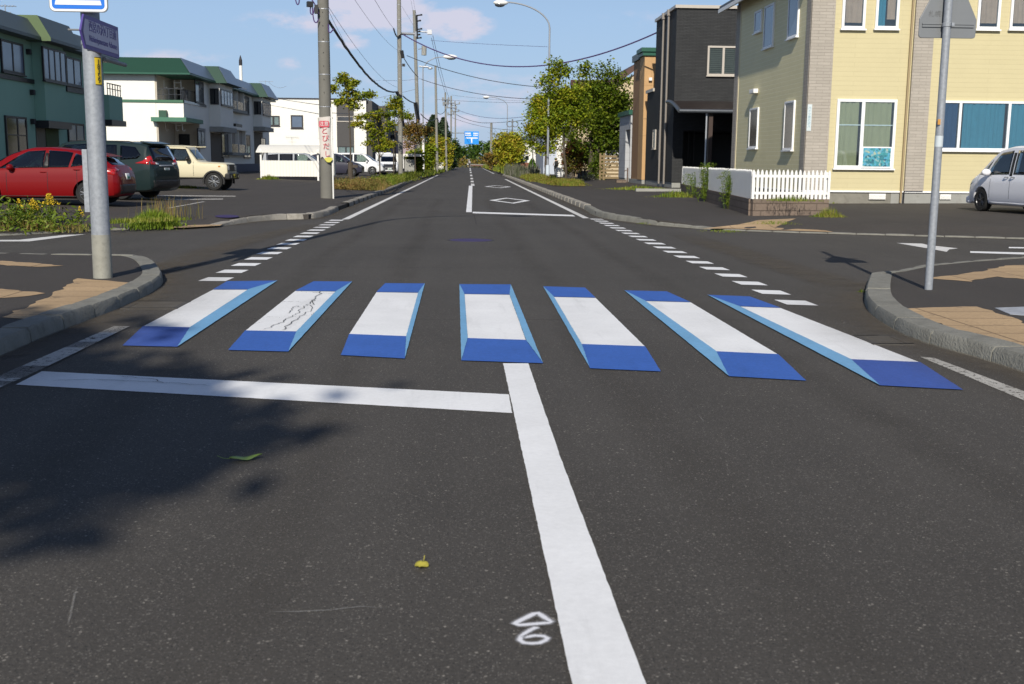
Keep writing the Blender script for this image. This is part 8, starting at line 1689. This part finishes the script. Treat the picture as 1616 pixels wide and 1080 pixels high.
def walker(label, loc, rz):
    r0 = thing('person', label, 'person', loc, rz); ORG[r0.name] = Vector((0, 0, 0))
    V = [(0, 0, .92), (0, 0, 1.10), (0, 0, 1.30), (0, 0, 1.43), (0, 0, 1.50), (.09, -.03, .88), (.10, .10, .50), (.10, .02, .09), (.10, .16, .05), (-.09, .02, .88), (-.10, -.02, .50), (-.10, -.22, .12), (-.10, -.10, .05), (.17, 0, 1.40), (.22, -.05, 1.14), (.24, .08, .92), (-.17, 0, 1.40), (-.22, .06, 1.14), (-.23, .20, .98)]
    V = [(x, y, z_) for x, y, z_ in V]
    E = [(0, 1), (1, 2), (2, 3), (3, 4), (0, 5), (5, 6), (6, 7), (7, 8), (0, 9), (9, 10), (10, 11), (11, 12), (3, 13), (13, 14), (14, 15), (3, 16), (16, 17), (17, 18)]
    Rr = [(.13, .11), (.12, .10), (.14, .11), .09, .055, .085, .060, .042, .035, .085, .060, .042, .035, .06, .045, .032, .06, .045, .032]
    body = skinned('body', V, E, Rr, skin, r0, 0)
    sv = [0, 1, 2, 3, 13, 14, 16, 17]; sE = [(0, 1), (1, 2), (2, 3), (3, 4), (4, 5), (3, 6), (6, 7)]; skinned('shirt', [V[i] for i in sv], sE, [(.15, .125), (.14, .12), (.155, .125), .105, .078, .062, .078, .062], shirt, r0, 0)
    tv = [0, 5, 6, 7, 9, 10, 11]; tE = [(0, 1), (1, 2), (2, 3), (0, 4), (4, 5), (5, 6)]; skinned('trousers', [V[i] for i in tv], tE, [(.15, .125), .105, .078, .062, .105, .078, .062], trous, r0, 0)
    for a, q in ((7, 8), (11, 12)): skinned('shoe', [(V[a][0], V[a][1]-.02, V[a][2]-.03), V[q]], [(0, 1)], [.05, .042], shoe, r0)
    hand(r0, V[15], (.05, .12, -1), (-1, 0, 0)); hand(r0, V[18], (-.02, .3, -1), (1, 0, 0)); head(r0, (0, .03, 1.60), (0, 1, 0))
    part(r0, 'backpack', bagm, lambda b: (b.box(-.16, .16, -.28, -.115, .98, 1.42), b.box(-.13, .13, -.33, -.282, 1.02, 1.22)), .04)
    for k in (-1, 1): part(r0, 'strap', bagm, lambda b: b.tube([(k*.10, -.13, 1.40), (k*.11, -.02, 1.47), (k*.12, .12, 1.36), (k*.12, .13, 1.20)], .018, 6))
    return r0
p = G(877, 277.5, .17); walker('person walking away in white shirt and black trousers with a black backpack', (p[0], p[1], .17), R(8))
def rider(label, loc, rz):
    bk = thing('bicycle', 'pale bicycle ridden across the far end of the street', 'bicycle', loc, rz); ORG[bk.name] = Vector((0, 0, 0))
    for y in (-.54, .54):
        e = bpy.data.objects.new('wheel', None); COL.objects.link(e); e.parent = bk; e.location = (0, y, .34); b = MB(); b.tube([(0, .33*math.cos(a), .33*math.sin(a)) for a in np.linspace(0, 6.283, 25)], .018, 6, False); b.build('tyre', M['rubber'], e, local=True)
        b = MB()
        for a in np.linspace(0, 3.14, 7)[:-1]: b.tube([(0, -.31*math.cos(a), -.31*math.sin(a)), (0, .31*math.cos(a), .31*math.sin(a))], .003, 4)
        b.build('spokes', M['steel'], e, local=True)
    fm = M['steel']; part(bk, 'frame', fm, lambda b: [b.tube(q, .018, 6) for q in ([(0, -.54, .34), (0, -.05, .30), (0, .40, .78), (0, .54, .34)], [(0, -.05, .30), (0, -.17, .85)], [(0, -.14, .72), (0, .38, .72)], [(0, -.54, .34), (0, -.14, .72)], [(0, .38, .72), (0, .36, .98)])])
    part(bk, 'handlebar', fm, lambda b: b.tube([(-.27, .24, 1.0), (-.2, .34, 1.02), (.2, .34, 1.02), (.27, .24, 1.0)], .014, 6)); part(bk, 'saddle', M['black'], lambda b: b.ball((0, -.2, .88), .08, .14, .035, 10)); part(bk, 'basket', M['white'], lambda b: b.box(-.17, .17, .46, .72, .72, .98), .01)
    pr = thing('person', label, 'person', loc, rz); ORG[pr.name] = Vector((0, 0, 0))
    V = [(0, -.20, .98), (0, -.13, 1.15), (0, -.04, 1.33), (0, .02, 1.44), (0, .05, 1.50), (.09, -.10, .95), (.11, .22, .72), (.11, .05, .38), (.11, .17, .31), (-.09, -.12, .93), (-.11, .18, .58), (-.11, -.02, .24), (-.11, .10, .16), (.17, .03, 1.40), (.24, .14, 1.18), (.26, .26, 1.06), (-.17, .03, 1.40), (-.24, .14, 1.18), (-.26, .26, 1.06)]
    E = [(0, 1), (1, 2), (2, 3), (3, 4), (0, 5), (5, 6), (6, 7), (7, 8), (0, 9), (9, 10), (10, 11), (11, 12), (3, 13), (13, 14), (14, 15), (3, 16), (16, 17), (17, 18)]
    Rr = [(.13, .11), (.12, .10), (.14, .11), .09, .055, .085, .060, .042, .035, .085, .060, .042, .035, .06, .045, .032, .06, .045, .032]
    skinned('body', V, E, Rr, skin, pr, 0); sv = [0, 1, 2, 3, 13, 14, 15, 16, 17, 18]; skinned('jacket', [V[i] for i in sv], [(0, 1), (1, 2), (2, 3), (3, 4), (4, 5), (5, 6), (3, 7), (7, 8), (8, 9)], [(.155, .13), (.145, .125), (.16, .13), .11, .08, .065, .045, .08, .065, .045], greyj, pr, 0)
    tv = [0, 5, 6, 7, 9, 10, 11]; skinned('trousers', [V[i] for i in tv], [(0, 1), (1, 2), (2, 3), (0, 4), (4, 5), (5, 6)], [(.15, .125), .105, .075, .055, .105, .075, .055], trous, pr, 0)
    for a, q in ((7, 8), (11, 12)): skinned('shoe', [(V[a][0], V[a][1]-.02, V[a][2]-.04), V[q]], [(0, 1)], [.05, .042], trous, pr)
    hand(pr, V[15], (.1, .5, -.3), (-1, 0, -.3)); hand(pr, V[18], (-.1, .5, -.3), (1, 0, -.3)); head(pr, (0, .10, 1.61), (0, 1, 0))
    part(pr, 'cap', M['white'], lambda b: b.ball((0, .09, 1.69), .11, .125, .07, 12))
p = G(739, 264.5); rider('person in a grey jacket riding a bicycle at the far end', (p[0], min(p[1], 236), 0), R(32))
# box for small clutter on the right planter, far
b = MB(); p = AY(883, 272, 101); b.box(p.x-.25, p.x+.3, 101, 101.5, .15, 1.0); tag(b.build('cabinet', M['white'], bevel=.02), 'small white cabinet standing behind the walking person', 'cabinet')
b = MB(); p = AY(849, 268, 124); b.box(p.x-1.2, p.x+1.2, 124, 124.25, .1, .75); tag(b.build('low_wall', M['conc']), 'low pale wall stub behind the thin grey pole', 'wall')
